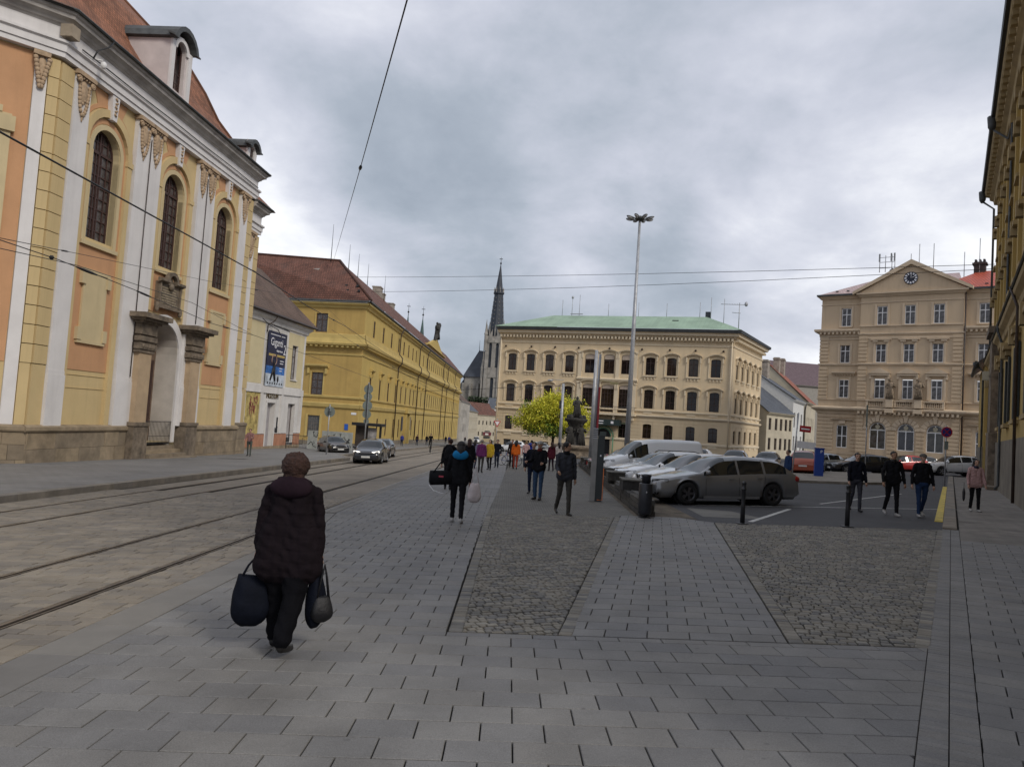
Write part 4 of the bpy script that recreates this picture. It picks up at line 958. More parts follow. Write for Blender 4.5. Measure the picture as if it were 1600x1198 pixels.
def statue(parent, name, c, h, mat, face=0, base=.3):
    """weathered robed stone figure"""
    m = MB(); r = random.Random(int(c[0]*7)); x, y, z = c
    m.lathe([(h*.20, z), (h*.19, z+h*.12), (h*.15, z+h*.35), (h*.135, z+h*.55), (h*.16, z+h*.70), (h*.13, z+h*.80), (h*.05, z+h*.84)], 9, (x, y), sy=.8)
    m.ell((x, y, z+h*.91), h*.065, h*.07, h*.085, 8, 6); m.tube([(x-h*.14, y, z+h*.76), (x-h*.20, y-h*.05, z+h*.60), (x-h*.06, y-h*.14, z+h*.56)], [h*.05, h*.045, h*.035], 6)
    m.tube([(x+h*.14, y, z+h*.76), (x+h*.22, y-h*.04, z+h*.62), (x+h*.16, y-h*.15, z+h*.70)], [h*.05, h*.045, h*.03], 6)
    for k in range(5): m.tube([(x+h*.03*(k-2)*1.7, y-h*.12, z+h*.55), (x+h*.04*(k-2)*1.9, y-h*.165, z+h*.02)], [h*.02, h*.035], 5)
    return m.build(name, mat, parent)
STAT = M('dark_statue_stone', (.038, .036, .033), .85, .3, 3, .3, 20)
statue(yl, 'roof_statue', (76.6, -.1, 20.1), 4.2, STAT); m = MB(); m.tube([(72.5, -.2, 19.4), (75.6, -.2, 20.6), (78.2, -.2, 22.2), (80.2, -.2, 24.2), (82, -.2, 24.0)], [.2, .5, .5, .4, .25], 7); m.build('roof_statue', STAT, yl)
pt = part(yl, 'portal', YT_, (38.0, 38.8, 0, .5, -3.4, 2.2), (41.7, 42.5, 0, .5, -3.4, 2.2), (37.8, 42.7, 0, .7, 2.2, 2.9)); part(pt, 'portal_door', BRW, (38.9, 41.6, -.45, -.4, -3.6, 2.0))
for (u, w) in ((35.6, 1.3), (44.9, 1.6)): part(yl, 'poster_case', M('poster_case_dark', (.05, .045, .06), .5, .5, 2), (u-w/2, u+w/2, .05, .15, -.9, 1.6))
for (u, y, h) in ((-1.0, 6, 4.6), (9, 5, 3.5), (15, 5, 3.5), (22, 5, 3.5), (34, 4.5, 4.0)):
    m = MB(); z = 22.7 if u < 5 else 22.5; m.tube([(u if u > 0 else 3, y, z-.6), (u if u > 0 else 3, y, z+h)], [.06, .02], 5); m.build('roof_antenna', IRON, yl)
for (u, w, h) in ((33.8, 2.2, 2.6), (37, 1.6, 2.0), (47, 1.8, 1.8)): m = MB(); m.box(u-w/2, u+w/2, 5, 6.4, 20.5, 21.6+h); m.box(u-w/2-.1, u+w/2+.1, 4.9, 6.5, 21.5+h, 21.7+h); m.build('chimney', M('chimney_render', (.30, .26, .22), .9, .2, 2), yl)
# ------------------------------------------------------------------ church spires behind the long building
COP = M('aged_copper', (.05, .085, .08), .7, .2, .8)
for (x, y, h, lb) in ((-54.5, 372, 52.5, 'slender green turret spire rising behind the long yellow roof, nearer its chimneys'), (-47.0, 372, 51.5, 'slender green turret spire on a brick base behind the long yellow roof')):
    t = empty('church_turret', (x, y, 0), 0, lb, 'spire')
    m = MB(); m.lathe([(3.3, 0), (3.3, h*.52), (3.7, h*.52+.3), (3.7, h*.52+1)], 8); m.build('turret_shaft', M('turret_brick', (.28, .15, .10), .9, .15, 1), t)
    m = MB(); m.lathe([(3.0, h*.52+1), (2.3, h*.60), (1.7, h*.72), (.9, h*.86), (.12, h)], 8); m.build('turret_spire', COP, t)
    m = MB(); m.tube([(0, 0, h-.5), (0, 0, h+6)], [.18, .06], 5); m.ell((0, 0, h+1.5), .5, .5, .5, 8, 6); m.box(-.9, .9, -.08, .08, h+4.2, h+4.5); m.build('turret_cross', IRON, t)
# ------------------------------------------------------------------ cathedral
GS = M('gothic_stone', (.30, .28, .25), .9, .2, .25, .3, 3, stain=.55, stc=(.12, .12, .115), ss=.12)
SLT = M('dark_slate', (.035, .042, .055), .6, .15, .3, .3, 4)
cat_ = empty('cathedral', (-11.6, 450, 0), math.radians(-8), 'gothic stone cathedral with one dark needle spire beyond the street', 'cathedral')
m = MB(); Wd = 5.2
hl = [(s*2.1-.9, s*2.1+.9, 34, 49, 1.4, 1.2) for s in (-1, 1)]+[(s*2.3-1.0, s*2.3+1.0, 14, 28, 1.4, 1.2) for s in (0,)]
for k in range(4):
    b = MB(); wall(b, -Wd, Wd, -10, 53, Wd, hl); a = PI/2*k
    m.add([(x*math.cos(a)-y*math.sin(a), x*math.sin(a)+y*math.cos(a), z) for x, y, z in b.v], b.f)
m.build('tower_wall', GS, cat_, fix=False)
lg = MB(); lg.box(-Wd+.9, Wd-.9, -Wd+.9, Wd-.9, -5, 52.8); lg.build('belfry_louvres', SLT, cat_)
def gable(m, cx, cy, w, z0, h, a):
    for s in (-1, 1):
        pts = [(-w/2, z0), (w/2, z0), (0, z0+h)]
    b = [(-w/2, 0, z0), (w/2, 0, z0), (0, 0, z0+h), (-w/2, .6, z0), (w/2, .6, z0), (0, .6, z0+h)]
    ca, sa = math.cos(a), math.sin(a); m.add([(cx+x*ca-y*sa, cy+x*sa+y*ca, z) for x, y, z in b], [(0, 1, 2), (3, 5, 4), (0, 3, 4, 1), (1, 4, 5, 2), (2, 5, 3, 0)])
def pinn(m, x, y, z0, z1, r):
    m.lathe([(r, z0), (r*.95, z0+(z1-z0)*.5), (r*1.25, z0+(z1-z0)*.52), (r*.8, z0+(z1-z0)*.6), (.08, z1)], 6, (x, y), sm=False)
for sx in (-1, 1):
    for sy in (-1, 1):
        m = MB(); m.box(sx*Wd-1.1*sx-.9, sx*Wd-1.1*sx+.9+0, sy*Wd-.6, sy*Wd+.9*sy, -10, 36); m.box(sx*Wd-.5, sx*Wd+1.3*sx, sy*Wd-1.2, sy*Wd+1.2, -10, 26); m.box(sx*Wd-.6, sx*Wd+.8*sx, sy*Wd-.8, sy*Wd+.8, 28, 45); pinn(m, sx*(Wd+.1), sy*(Wd+.1), 44, 63, .95); pinn(m, sx*(Wd+1.2), sy*(Wd-.2), 26, 40, .8)
        m.build('buttress', GS, cat_)
for k in range(4):
    a = PI/2*k; m = MB()
    for s in (-2.1, 2.1): gable(m, s*math.cos(a)-(-Wd-.3)*math.sin(a), s*math.sin(a)+(-Wd-.3)*math.cos(a), 4.0, 49, 7.0, a)
    gable(m, -(-Wd-.3)*math.sin(a), (-Wd-.3)*math.cos(a), 5.2, 28, 7, a)
    for s in range(-3, 4): pinn(m, s*1.6*math.cos(a)-(-Wd)*math.sin(a), s*1.6*math.sin(a)+(-Wd)*math.cos(a), 52, 57.5 if s % 2 else 60, .32)
    m.build('gable', GS, cat_)
m = MB(); m.lathe([(5.0, 52.5), (4.7, 55), (2.75, 79), (3.3, 79.6), (3.3, 80.6), (2.5, 80.8), (2.0, 84), (.22, 97.5)], 8, sm=False); m.build('spire', SLT, cat_)
m = MB()
for k in range(8):
    a = PI/4*k+PI/8
    for q in range(9): z = 56+q*2.6; r = 4.65-(z-56)*.082; m.ell((r*math.cos(a), r*math.sin(a), z), .22, .22, .3, 5, 4)
    pinn(m, 2.9*math.cos(a), 2.9*math.sin(a), 80.3, 83.5, .25)
m.build('crocket', GS, cat_, kind='stuff')
m = MB(); m.tube([(0, 0, 97), (0, 0, 102.5)], [.25, .08], 6); m.ell((0, 0, 98.5), .6, .6, .6, 8, 6); m.box(-1.0, 1.0, -.1, .1, 101.0, 101.4); m.build('spire_cross', IRON, cat_)
m = MB(); m.box(-17.5, -5.3, -1, 60, -10, 29); m.build('nave_wall', GS, cat_)
for k in range(3): m = MB(); m.box(-18.5+k*4.6, -17.3+k*4.6, -3.5, -1, -10, 24); m.build('nave_buttress', GS, cat_)
m = MB(); m.poly([(-18.5, -2, 28), (-5.2, -2, 28), (-5.2, 12, 45), (-12, 12, 45.5)]); m.poly([(-18.5, -2, 28), (-12, 12, 45.5), (-12, 60, 45.5), (-28, 60, 24)]); m.poly([(-24, -1, 17), (-17.6, -1, 17), (-17.6, 8, 28), (-19, 8, 28)]); m.poly([(-24, -1, 17), (-19, 8, 28), (-19, 60, 28), (-27, 60, 17)]); m.build('nave_roof', SLT, cat_, fix=False)
m = MB(); m.tube([(-11.9, 11.5, 45), (-11.9, 11.5, 52)], [.2, .06], 5); m.build('roof_finial', IRON, cat_)
tg = MB(); tg.box(-24, -17.5, 0, 60, -10, 17); tg.build('chapel_wall', GS, cat_)
# ------------------------------------------------------------------ street houses past the long building
def simple_house(name, loc, az, w, d, zb, ze, zr, mat, rmat, rows, label, cols=None, wkey='far', out='r', ww=1.1, wh=1.8, roofmat_uv=True):
    h = empty(name, loc, fz(az), label, 'house', )
    if cols is None: n = max(1, int(w/3)); cols = [w*(i+.5)/n for i in range(n)]
    hs = [(c-ww/2, c+ww/2, z, z+wh, 0, .2) for c in cols for z in rows]
    m = MB(); wall(m, 0, w, zb, ze, 0, hs)
    m.quad((0, 0, zb), (0, d, zb), (0, d, ze), (0, 0, ze)); m.quad((w, 0, zb), (w, d, zb), (w, d, ze), (w, 0, ze))
    m.poly([(0, 0, ze), (0, d, ze), (0, d/2, zr)]); m.poly([(w, 0, ze), (w, d, ze), (w, d/2, zr)]); m.build('wall', mat, h, fix=False)
    m = MB(); m.poly([(-.2, -.45, ze-.1), (w+.2, -.45, ze-.1), (w+.2, d/2, zr+.1), (-.2, d/2, zr+.1)]); m.poly([(-.2, d+.4, ze-.1), (w+.2, d+.4, ze-.1), (w+.2, d/2, zr+.1), (-.2, d/2, zr+.1)]); m.build('roof', rmat, h, uv=True, fix=False)
    m = MB(); m.prof([(0, ze-.55), (.2, ze-.45), (.42, ze-.2), (.48, ze-.08), (0, ze-.02)], 0, w); m.build('eaves_cornice', mat, h)
    k = '%s%.1f%.1f' % (wkey, ww, wh); window_meshes(k, ww, wh, 0, WHITEP if wkey == 'farw' else BRW, [0], [wh*.62], .09, .07)
    for c in cols:
        for z in rows: window(h, k, c, z, -.12)
    return h
GRH = M('grey_white_plaster', (.42, .40, .37), .9, .1, .5, .1, 10, stain=.4, stc=(.28, .27, .25), ss=.3)
CRH = M('cream_house_plaster', (.48, .43, .33), .9, .1, .5, .1, 10, stain=.35, stc=(.34, .30, .24), ss=.3)
GRS = M('grey_slate_roof', (.085, .095, .115), .75, .15, .6, .4, 10, brick=(.3, .25, .02, .7, .1), stain=.3, stc=(.05, .055, .06))
h = simple_house('street_house', (-17.0, 251, 0), 1.2, 42, 14, -7, 8.2, 14, GRH, TILE_B, [-2.6, 2.5], 'grey white street house with tall pilasters next to the yellow building', ww=1.3, wh=2.8)
for k in range(8): part(h, 'pilaster', GRH, (k*5.6+.2, k*5.6+.9, 0, .3, -6, 7.6))
simple_house('street_house', (-16.2, 294, 0), 2.5, 40, 13, -8, 5.5, 11, CRH, GRS, [-3.6, 1.2], 'beige two storey house where the street narrows')
simple_house('street_house', (-14.5, 335, 0), 30, 26, 12, -9, 4.5, 10, CRH, TILE_R, [-5, 0], 'pale small house closing the left of the street')
simple_house('street_house', (-9.5, 352, 0), 80, 22, 12, -9, 8.0, 13, M('pale_white_plaster', (.60, .60, .58), .9, .06), GRS, [-6.0, -1.5, 3.5], 'white house at the end of the street below the cathedral', wkey='farw')
# ------------------------------------------------------------------ cream palace with green roof
PC_ = M('palace_cream_plaster', (.62, .50, .335), .9, .05, .3, .1, 12, stain=.15, stc=(.40, .32, .21), ss=.3, fine=.02, streak=.4)
PT_ = M('palace_cream_trim', (.66, .56, .41), .9, .06, .6, stain=.1, stc=(.42, .35, .24))
PGL = M('palace_dark_glass', (.020, .014, .012), .06, .5, 1.6, spec=.35, rnd=.8)
GRR = M('green_copper_roof', (.26, .36, .27), .7, .10, .5, .15, 8, brick=(.6, 6.0, .03, .85, .06), stain=.35, stc=(.20, .28, .22), ss=.4)
DKB = M('dark_brown_casement', (.035, .018, .014), .55, .3, 5)
pal = empty('cream_palace', (-2.2, 115, 0), fz(111.1), 'long cream three storey palace with pale green copper roof behind the parked cars', 'building')
side = empty('side_wall', (35.0, 0, 0), fz(30.85)-fz(111.1), parent=pal)
CU = [2.15, 5.15, 8.2, 11.35]; CM = [14.55, 17.42, 20.05]; CR = [23.5, 26.55, 29.6, 32.67]
hs = []
for u in CU+CR: hs += [(u-.67, u+.67, 9.92, 12.48, .22, .3), (u-.67, u+.67, 5.1, 7.82, .22, .3), (u-.62, u+.62, .82, 2.88, .2, .3)]
for u in CM: hs += [(u-.80, u+.80, 9.92, 12.75, .3, .3), (u-.95, u+.95, 4.33, 8.28, .3, .3)]
hs += [(18.9+.4, 20.7, .4, 2.88, .2, .3), (15.9, 18.2, -2.6, 2.0, .9, .5)]+[(u-.6, u+.6, -1.9, -.72, 0, .25) for u in CU]
m = MB(); wall(m, 0, 35, -4, 16.2, 0, hs); m.build('wall', PC_, pal, fix=False)
SU = [2.3, 5.4, 8.6, 11.9, 15.2]; hs = []
for u in SU: hs += [(u-.67, u+.67, 9.92, 12.48, .22, .3), (u-.67, u+.67, 5.1, 7.82, .22, .3), (u-.62, u+.62, .82, 2.7, .2, .3)]
m = MB(); wall(m, 0, 17.6, -4, 16.2, 0, hs); m.quad((17.6, 0, -4), (17.6, 10, -4), (17.6, 10, 16.2), (17.6, 0, 16.2)); m.build('wall', PC_, side, fix=False)
m = MB(); m.quad((0, 0, -5), (0, 17.6, -5), (0, 17.6, 16.2), (0, 0, 16.2)); m.build('back_wall', PC_, pal, fix=False)
window_meshes('pw3', 1.34, 2.56, .22, DKB, [0], [1.75], .08, .09, PGL); window_meshes('pw2', 1.34, 2.72, .22, DKB, [0], [1.9, .95], .08, .07, PGL)
window_meshes('pw1', 1.24, 2.06, .2, DKB, [0], [1.35], .08, .08, PGL); window_meshes('pw3c', 1.6, 2.83, .3, DKB, [0], [1.9], .09, .09, PGL); window_meshes('pw2c', 1.9, 3.95, .3, DKB, [0, -.45, .45], [2.7, 1.2], .09, .07, PGL); window_meshes('pwc', 1.2, 1.18, 0, DKB, [0], [.6], .07, .05)
me, gm = WM['pw3c']
hd = {}
def hood_mesh(w, z, key):
    if key in hd: return hd[key]
    m = MB(); n = 8; pts = []
    for i in range(n+1):
        a = -w/2+w*i/n; pts.append((a, z+.36*(1-(2*a/w)**2)))
    for (a, b) in zip(pts, pts[1:]):
        m.add([(a[0], 0, a[1]), (b[0], 0, b[1]), (b[0], -.30, b[1]+.02), (a[0], -.30, a[1]+.02), (a[0], 0, a[1]+.2), (b[0], 0, b[1]+.2), (b[0], -.36, b[1]+.17), (a[0], -.36, a[1]+.17)], [(0, 1, 2, 3), (4, 7, 6, 5), (3, 2, 6, 7), (0, 3, 7, 4), (1, 5, 6, 2)])
    for s in (-1, 1): m.fb(s*(w/2-.22)-.09, s*(w/2-.22)+.09, 0, .24, z-.75, z); m.fb(s*(w/2-.25)-.05, s*(w/2-.25)+.05, 0, .10, z-2.7, z-.75)
    hd[key] = m.mesh('window_hood', PT_); return hd[key]
sl = MB(); sl.fb(-1.0, 1.0, 0, .22, -.22, -.06); sl.fb(-.85, .85, 0, .12, -.34, -.22)
for q in (-.7, -.25, .25, .7): sl.fb(q-.08, q+.08, 0, .12, -.62, -.34)
slm = sl.mesh('window_sill', PT_)
ap = MB(); ap.fb(-.62, .62, 0, .08, -.75, -.2); apm = ap.mesh('sill_apron', PT_)
def bay(par, u, g=True, cell=False):
    window(par, 'pw3', u, 9.92, -.16); window(par, 'pw2', u, 5.1, -.16); window(par, 'pw1', u, .82, -.16) if g else None
    obj('window_hood', hood_mesh(2.4, 12.62, 'h24'), par, (u, 0, 0)); obj('window_hood', hood_mesh(2.4, 12.62, 'h24'), par, (u, 0, -4.68))
    obj('window_sill', slm, par, (u, 0, 9.92)); obj('sill_apron', apm, par, (u, 0, 5.1)); obj('sill_apron', apm, par, (u, 0, .75))
for u in CU+CR: bay(pal, u)
for u in SU: bay(side, u)
for u in CU: window(pal, 'pwc', u, -1.9, -.14)
window(pal, 'pw1', 20.0, .6, -.16)
for u in CM:
    window(pal, 'pw3c', u, 9.92, -.16); window(pal, 'pw2c', u, 4.33, -.16)
    obj('window_hood', hood_mesh(2.75, 12.92, 'h27'), pal, (u, 0, 0)); obj('window_hood', hood_mesh(2.75, 12.92, 'h27'), pal, (u, -.02, -4.5))
    part(pal, 'roller_blind', M('pale_blind', (.40, .33, .27), .8, .1, 3), (u-.72, u+.72, -.14, -.10, 12.0, 12.72)); part(pal, 'roller_blind', M('pale_blind', (.40, .33, .27)), (u-.84, u+.84, -.14, -.10, 7.7, 8.25))
for u in (13.05, 16.0, 18.75, 21.35):
    for z0, z1 in ((9.1, 12.9), (4.1, 8.4)): part(pal, 'pilaster', PT_, (u-.28, u+.28, 0, .16, z0, z1), (u-.36, u+.36, 0, .24, z1, z1+.3))
course(pal, 'string_course', PT_, [(0, 8.75), (.3, 8.8), (.42, 9.0), (.42, 9.15), (.1, 9.25), (0, 9.25)], 12.7, 21.8)
PR = [('eaves_cornice', PT_, [(0, 15.35), (.25, 15.4), (.3, 15.55), (.72, 15.65), (.8, 15.95), (.95, 16.05), (0, 16.1)]), ('gutter', M('black_gutter', (.03, .033, .035), .6, .2), [(0, 16.12), (.95, 16.07), (1.1, 16.1), (1.12, 16.45), (.6, 16.6), (0, 16.6)]),
      ('frieze_moulding', PT_, [(0, 14.15), (.1, 14.2), (.14, 14.4), (0, 14.45)]), ('string_course', PT_, [(0, 4.62), (.18, 4.68), (.2, 4.85), (0, 4.9)]), ('string_course', PT_, [(0, 3.75), (.12, 3.8), (.3, 4.0), (.3, 4.15), (0, 4.2)]), ('plinth_course', PT_, [(0, .3), (.14, .35), (.14, .6), (0, .68)])]
for nm, mt, p in PR: course(pal, nm, mt, p, 0, 35, 0.3, .84); course(side, nm, mt, p, 0, 17.6, .84, .9)
dn = MB(); dn.fb(-.13, .13, 0, .62, 15.0, 15.34); dmesh = dn.mesh('dentil', PT_)
for k in range(66): obj('dentil', dmesh, pal, (.3+k*.53, 0, 0))
d2 = MB()
for k in range(33): d2.fb(.3+k*.53-.13, .3+k*.53+.13, 0, .62, 15.0, 15.34)
d2.build('dentil', PT_, side, kind='stuff')
course(pal, 'dentil_shadow_moulding', PT_, [(0, 14.85), (.3, 14.9), (.3, 15.0), (0, 15.0)], 0, 35)
rs = MB()
for z in [-.2+.42*k for k in range(-6, 9)]:
    if z < 0.2 or z > .7: rs.fb(.02, .9, 0, .05, z+.03, z+.39); 
zz = [.75+k*.5 for k in range(6)]
def rust(par, name, mat, u0, u1, zs, h, holes, o=.06, gap=.05):
    """courses of rustication as separate blocks between the openings"""
    for z in zs:
        z0, z1 = z+gap/2, z+h-gap/2; segs = [(u0, u1)]
        for a, b, c, d in holes:
            if c < z1 and d > z0:
                ns_ = []
                for p, q in segs:
                    if b <= p or a >= q: ns_.append((p, q))
                    else:
                        if a > p+.05: ns_.append((p, a))
                        if b < q-.05: ns_.append((b, q))
                segs = ns_
        for p, q in segs: part(par, name, mat, (p, q, 0, o, z0, z1))
rust(pal, 'rusticated_course', PC_, .02, 35.0, [.70+.5*k for k in range(6)], .5, [(u-.82, u+.82, .6, 3.0) for u in CU+CR+[20.0]]+[(15.3, 18.8, -3, 3.4)], .05, .05)
rust(side, 'rusticated_course', PC_, .02, 17.6, [.70+.5*k for k in range(6)], .5, [(u-.82, u+.82, .6, 3.0) for u in SU], .05, .05)
part(pal, 'corner_strip', PT_, (34.5, 35.02, 0, .10, 4.25, 14.1)); part(pal, 'corner_strip', PT_, (0, .4, 0, .10, 4.25, 14.1))
m = MB(); m.tube([(.25, -.25, 15.3), (.25, -.22, -3)], .09, 6); m.build('downpipe', PT_, pal); m = MB(); m.tube([(34.75, -.25, 15.3), (34.75, -.22, -2)], .09, 6); m.build('downpipe', PT_, pal)
hm_ = MB(); hm_.ell((0, -.15, 13.6), .16, .12, .16, 8, 6); hmm = hm_.mesh('vent_rosette', DKB)
for u in (1, 5.2, 9, 12.7, 17.4, 22.2, 26.2, 29.8, 33.6): obj('vent_rosette', hmm, pal, (u, 0, 0))
m = MB(); m.poly([(-.8, -1.0, 16.58), (35.9, -1.0, 16.58), (30.4, 5.5, 19.3), (6.6, 5.5, 19.3)]); bx, by = 35+17.6*math.cos(math.radians(80.25)), 17.6*math.sin(math.radians(80.25))
m.poly([(35.9, -1.0, 16.58), (bx+1, by+.5, 16.58), (bx-5, by-5, 19.2), (30.4, 5.5, 19.3)]); m.poly([(-.8, -1.0, 16.58), (6.6, 5.5, 19.3), (6.6, 12, 19.3), (-.8, 18, 16.58)]); m.poly([(6.6, 5.5, 19.3), (30.4, 5.5, 19.3), (bx-5, by-5, 19.2), (6.6, 12, 19.2)])
m.build('roof', GRR, pal, uv=True, fix=False)
part(pal, 'roof_hatch', IRON, (25.8, 26.7, -3.6, -3.0, 17.9, 18.4)); m = MB(); m.box(30.2, 30.9, 5.6, 6.3, 18.8, 20.1); m.build('chimney', SLT, pal)
for u, h, l in ((8.0, 2.6, 0), (9.6, 3.2, 1), (10.8, 3.4, 0), (15.5, 2, 0), (20.2, 2.2, 0), (24.5, 2.1, 0), (29.4, 2.3, 0), (31.0, 3.0, 0), (33.2, 2.2, 0)):
    m = MB(); y = 5.5 if u < 32 else 2; m.tube([(u, y, 19 if u < 32 else 17.6), (u, y, 19.2+h)], .04, 4)
    if l: m.ell((u, y, 19+h), .2, .2, .25, 6, 5); m.box(u-.2, u+1.8, y-.1, y+.1, 19.5, 19.62)
    m.build('roof_antenna', GALV, pal)
m = MB(); u = 35.2; m.tube([(u, 3, 17.2), (u, 3, 21.0)], .06, 5); m.tube([(u-2.6, 3, 20.8), (u+1.0, 3, 20.7)], .04, 4)
for k in range(7): m.tube([(u-2.4+k*.35, 2.7, 20.8), (u-2.4+k*.35, 3.3, 20.8)], .025, 4)
m.tube([(u-1, 3, 19.6), (u+.2, 3, 19.5)], .04, 4); m.ell((u+.9, 3, 20.8), .25, .25, .35, 6, 5); m.build('roof_antenna', GALV, pal)
blc = part(pal, 'balcony', PT_, (15.6, 21.9, 0, 1.2, 3.85, 4.15), (16.0, 16.3, 0, .9, 3.2, 3.85), (18.6, 18.9, 0, .9, 3.2, 3.85), (21.3, 21.6, 0, .9, 3.2, 3.85))
m = MB(); m.tube([(15.7, 0, 5.1), (15.7, -1.15, 5.1), (21.8, -1.15, 5.1), (21.8, 0, 5.1)], .03, 5)
for k in range(30): m.tube([(15.75+k*.208, -1.15, 4.15), (15.75+k*.208, -1.15, 5.1)], .018, 4)
m.build('balcony_railing', IRON, blc)
sg = part(pal, 'portal_sign', M('dark_green_fascia', (.02, .035, .035), .5, .1), (15.4, 19.8, .1, 1.3, 2.35, 3.2)); part(sg, 'printed_line', WT, (15.9, 17.4, 1.3, 1.305, 2.85, 3.0)); part(sg, 'printed_line', WT, (15.9, 17.4, 1.3, 1.305, 2.52, 2.64)); part(sg, 'white_emblem', WT, (18.5, 18.9, 1.3, 1.305, 2.6, 2.95))
m = MB()
for s in (0, .32): m.tube([(17.2+(1.5-s)*math.cos(t), -.25, .75+(1.5-s)*math.sin(t)) for t in [PI*i/12 for i in range(13)]]+[(17.2-(1.5-s), -.25, -2.6)], .09, 6)
m.tube([(18.7, -.25, .75), (18.7, -.25, -2.6)], .09, 6); m.build('green_arch_frame', M('green_steel', (.10, .24, .15), .5), pal)
part(pal, 'portal_doorway', BLACK, (15.9, 18.6, -.45, -.4, -3, 2.0))
# ------------------------------------------------------------------ clock building
KC = M('clock_house_plaster', (.55, .425, .29), .9, .06, .35, .12, 12, stain=.3, stc=(.36, .28, .185), ss=.35, fine=.03, streak=.4)
KT = M('clock_house_trim', (.58, .465, .335), .9, .08, .6, .1, 12, stain=.3, stc=(.34, .27, .19), ss=.5)
KRR = M('bright_red_metal_tiles', (.50, .10, .055), .45, .1, .8, .4, 10, spec=.6, brick=(.30, .38, .06, .5, .1)); KRP = M('red_tiles_painted_sheen', (.46, .33, .31), .4, .15, .8, .3, 10, spec=.7, brick=(.30, .38, .06, .75, .12))  # second material: sheen on the red tiles painted in as a pale pink base colour
ck = empty('clock_house', (43.74, 81, 0), fz(128.3), 'tall beige house with a clock in its gable and red roof', 'building')
OC = .55
WR = [(15.46, 17.58), (11.22, 13.25), (7.19, 9.35)]
def kw_(u, a, b): return (u-.53, u+.53, a, b, 0, .22)
hw = [kw_(-7.05, *r) for r in WR]+[(-7.62, -6.47, 1.45, 4.02, 0, .22)]
hw2 = [kw_(6.6, *r) for r in WR]+[(6.08, 7.2, 1.0, 4.02, 0, .22)]
m = MB(); wall(m, -9.8, -5.4, -2, 18.9, 0, hw); wall(m, 4.75, 14, -2, 18.9, 0, hw2+[kw_(10.2, *r) for r in WR])
hc = [kw_(u, *r) for r in WR for u in (-3.15, -.35, 2.45)]+[(u-.83, u+.83, 1.55, 4.52, .83, .3) for u in (-3.18, -.35, 2.47)]
m.build('wall', KC, ck, fix=False)
m = MB(); wall(m, -5.4, 4.75, -2, 18.9, OC, hc)
for u in (-5.4, 4.75): m.quad((u, 0, -2), (u, -OC, -2), (u, -OC, 19), (u, 0, 19))
m.quad((-9.8, 0, -2), (-9.8, 14, -2), (-9.8, 14, 18.9), (-9.8, 0, 18.9)); m.build('central_wall', KC, ck, fix=False)
window_meshes('kw', 1.06, 2.1, 0, WHITEP, [0], [1.38], .08, .09, M('curtained_glass', (.09, .09, .095), .15, .5, 2.5)); window_meshes('kg', 1.15, 2.57, 0, WHITEP, [0], [1.35], .09, .1)
window_meshes('ka', 1.66, 2.97, .83, WHITEP, [0], [2.12], .09, .1)
for r in WR:
    for u, o in ((-7.05, 0), (6.6, 0), (10.2, 0), (-3.15, OC), (-.35, OC), (2.45, OC)):
        w = window(ck, 'kw', u, r[0], o-.12)
        for s in (-1, 1): part(ck, 'window_jamb', KT, (u+s*.56, u+s*.76, o, o+.07, r[0]-.05, r[1]+.2))
        part(ck, 'window_sill', KT, (u-.72, u+.72, o, o+.16, r[0]-.16, r[0]-.03))
window(ck, 'kg', -7.045, 1.45, -.12); window(ck, 'kg', 6.64, 1.45, -.12)
for u in (-3.18, -.35, 2.47):
    w = window(ck, 'ka', u, 1.55, OC-.15); part(w, 'fanlight_emblem', M('cream_emblem', (.42, .38, .28), .6), ) if False else None
    m = MB(); m.ell((0, -.02, 2.5), .24, .03, .24, 12, 7); m.build('fanlight_emblem', M('cream_emblem', (.42, .38, .28), .6), w)
    part(w, 'printed_line', M('cream_emblem', (.4, .4, .4)), (-.5, .5, .01, .02, 2.2, 2.26))
    g = MB()
    for k in range(9):      # radiating wedge stones
        a0, a1 = PI*(k+.06)/9, PI*(k+.94)/9; r0, r1 = .90, 1.45 if k != 4 else 1.75
        g = MB(); arch_ring(g, u, 3.69, r0, r1, OC+.0, OC+(.12 if k != 4 else .2), a0, a1, 3); g.build('arch_stone', KT, ck)
hb = [(u-1.0, u+1.0, .9, 3.75) for u in (-3.18, -.35, 2.47)]+[(u-1.5, u+1.5, 3.7, 5.4) for u in (-3.18, -.35, 2.47)]
ZS = [.25+.42*k for k in range(13)]
cen = empty('central_bay', (0, -OC, 0), 0, parent=ck)
rust(cen, 'rusticated_course', KC, -5.35, 4.7, ZS[1:], .42, hb, .09, .07)
rust(ck, 'rusticated_course', KC, -9.8, -5.45, ZS, .42, [(-8.0, -6.1, 1.2, 4.5)], .09, .07)
rust(ck, 'rusticated_course', KC, 4.95, 12, ZS, .42, [(5.7, 7.6, .8, 4.5)], .09, .07)
for u0, u1, par in ((-9.85, -8.85, ck), (-5.45, -4.55, cen), (3.85, 4.80, cen)):
    for z0, z1 in ((7.0, 10.9), (11.3, 14.3)): rust(par, 'quoin', KC, u0, u1, [z0+.42*k for k in range(int((z1-z0)/.42))], .42, [], .10, .08)
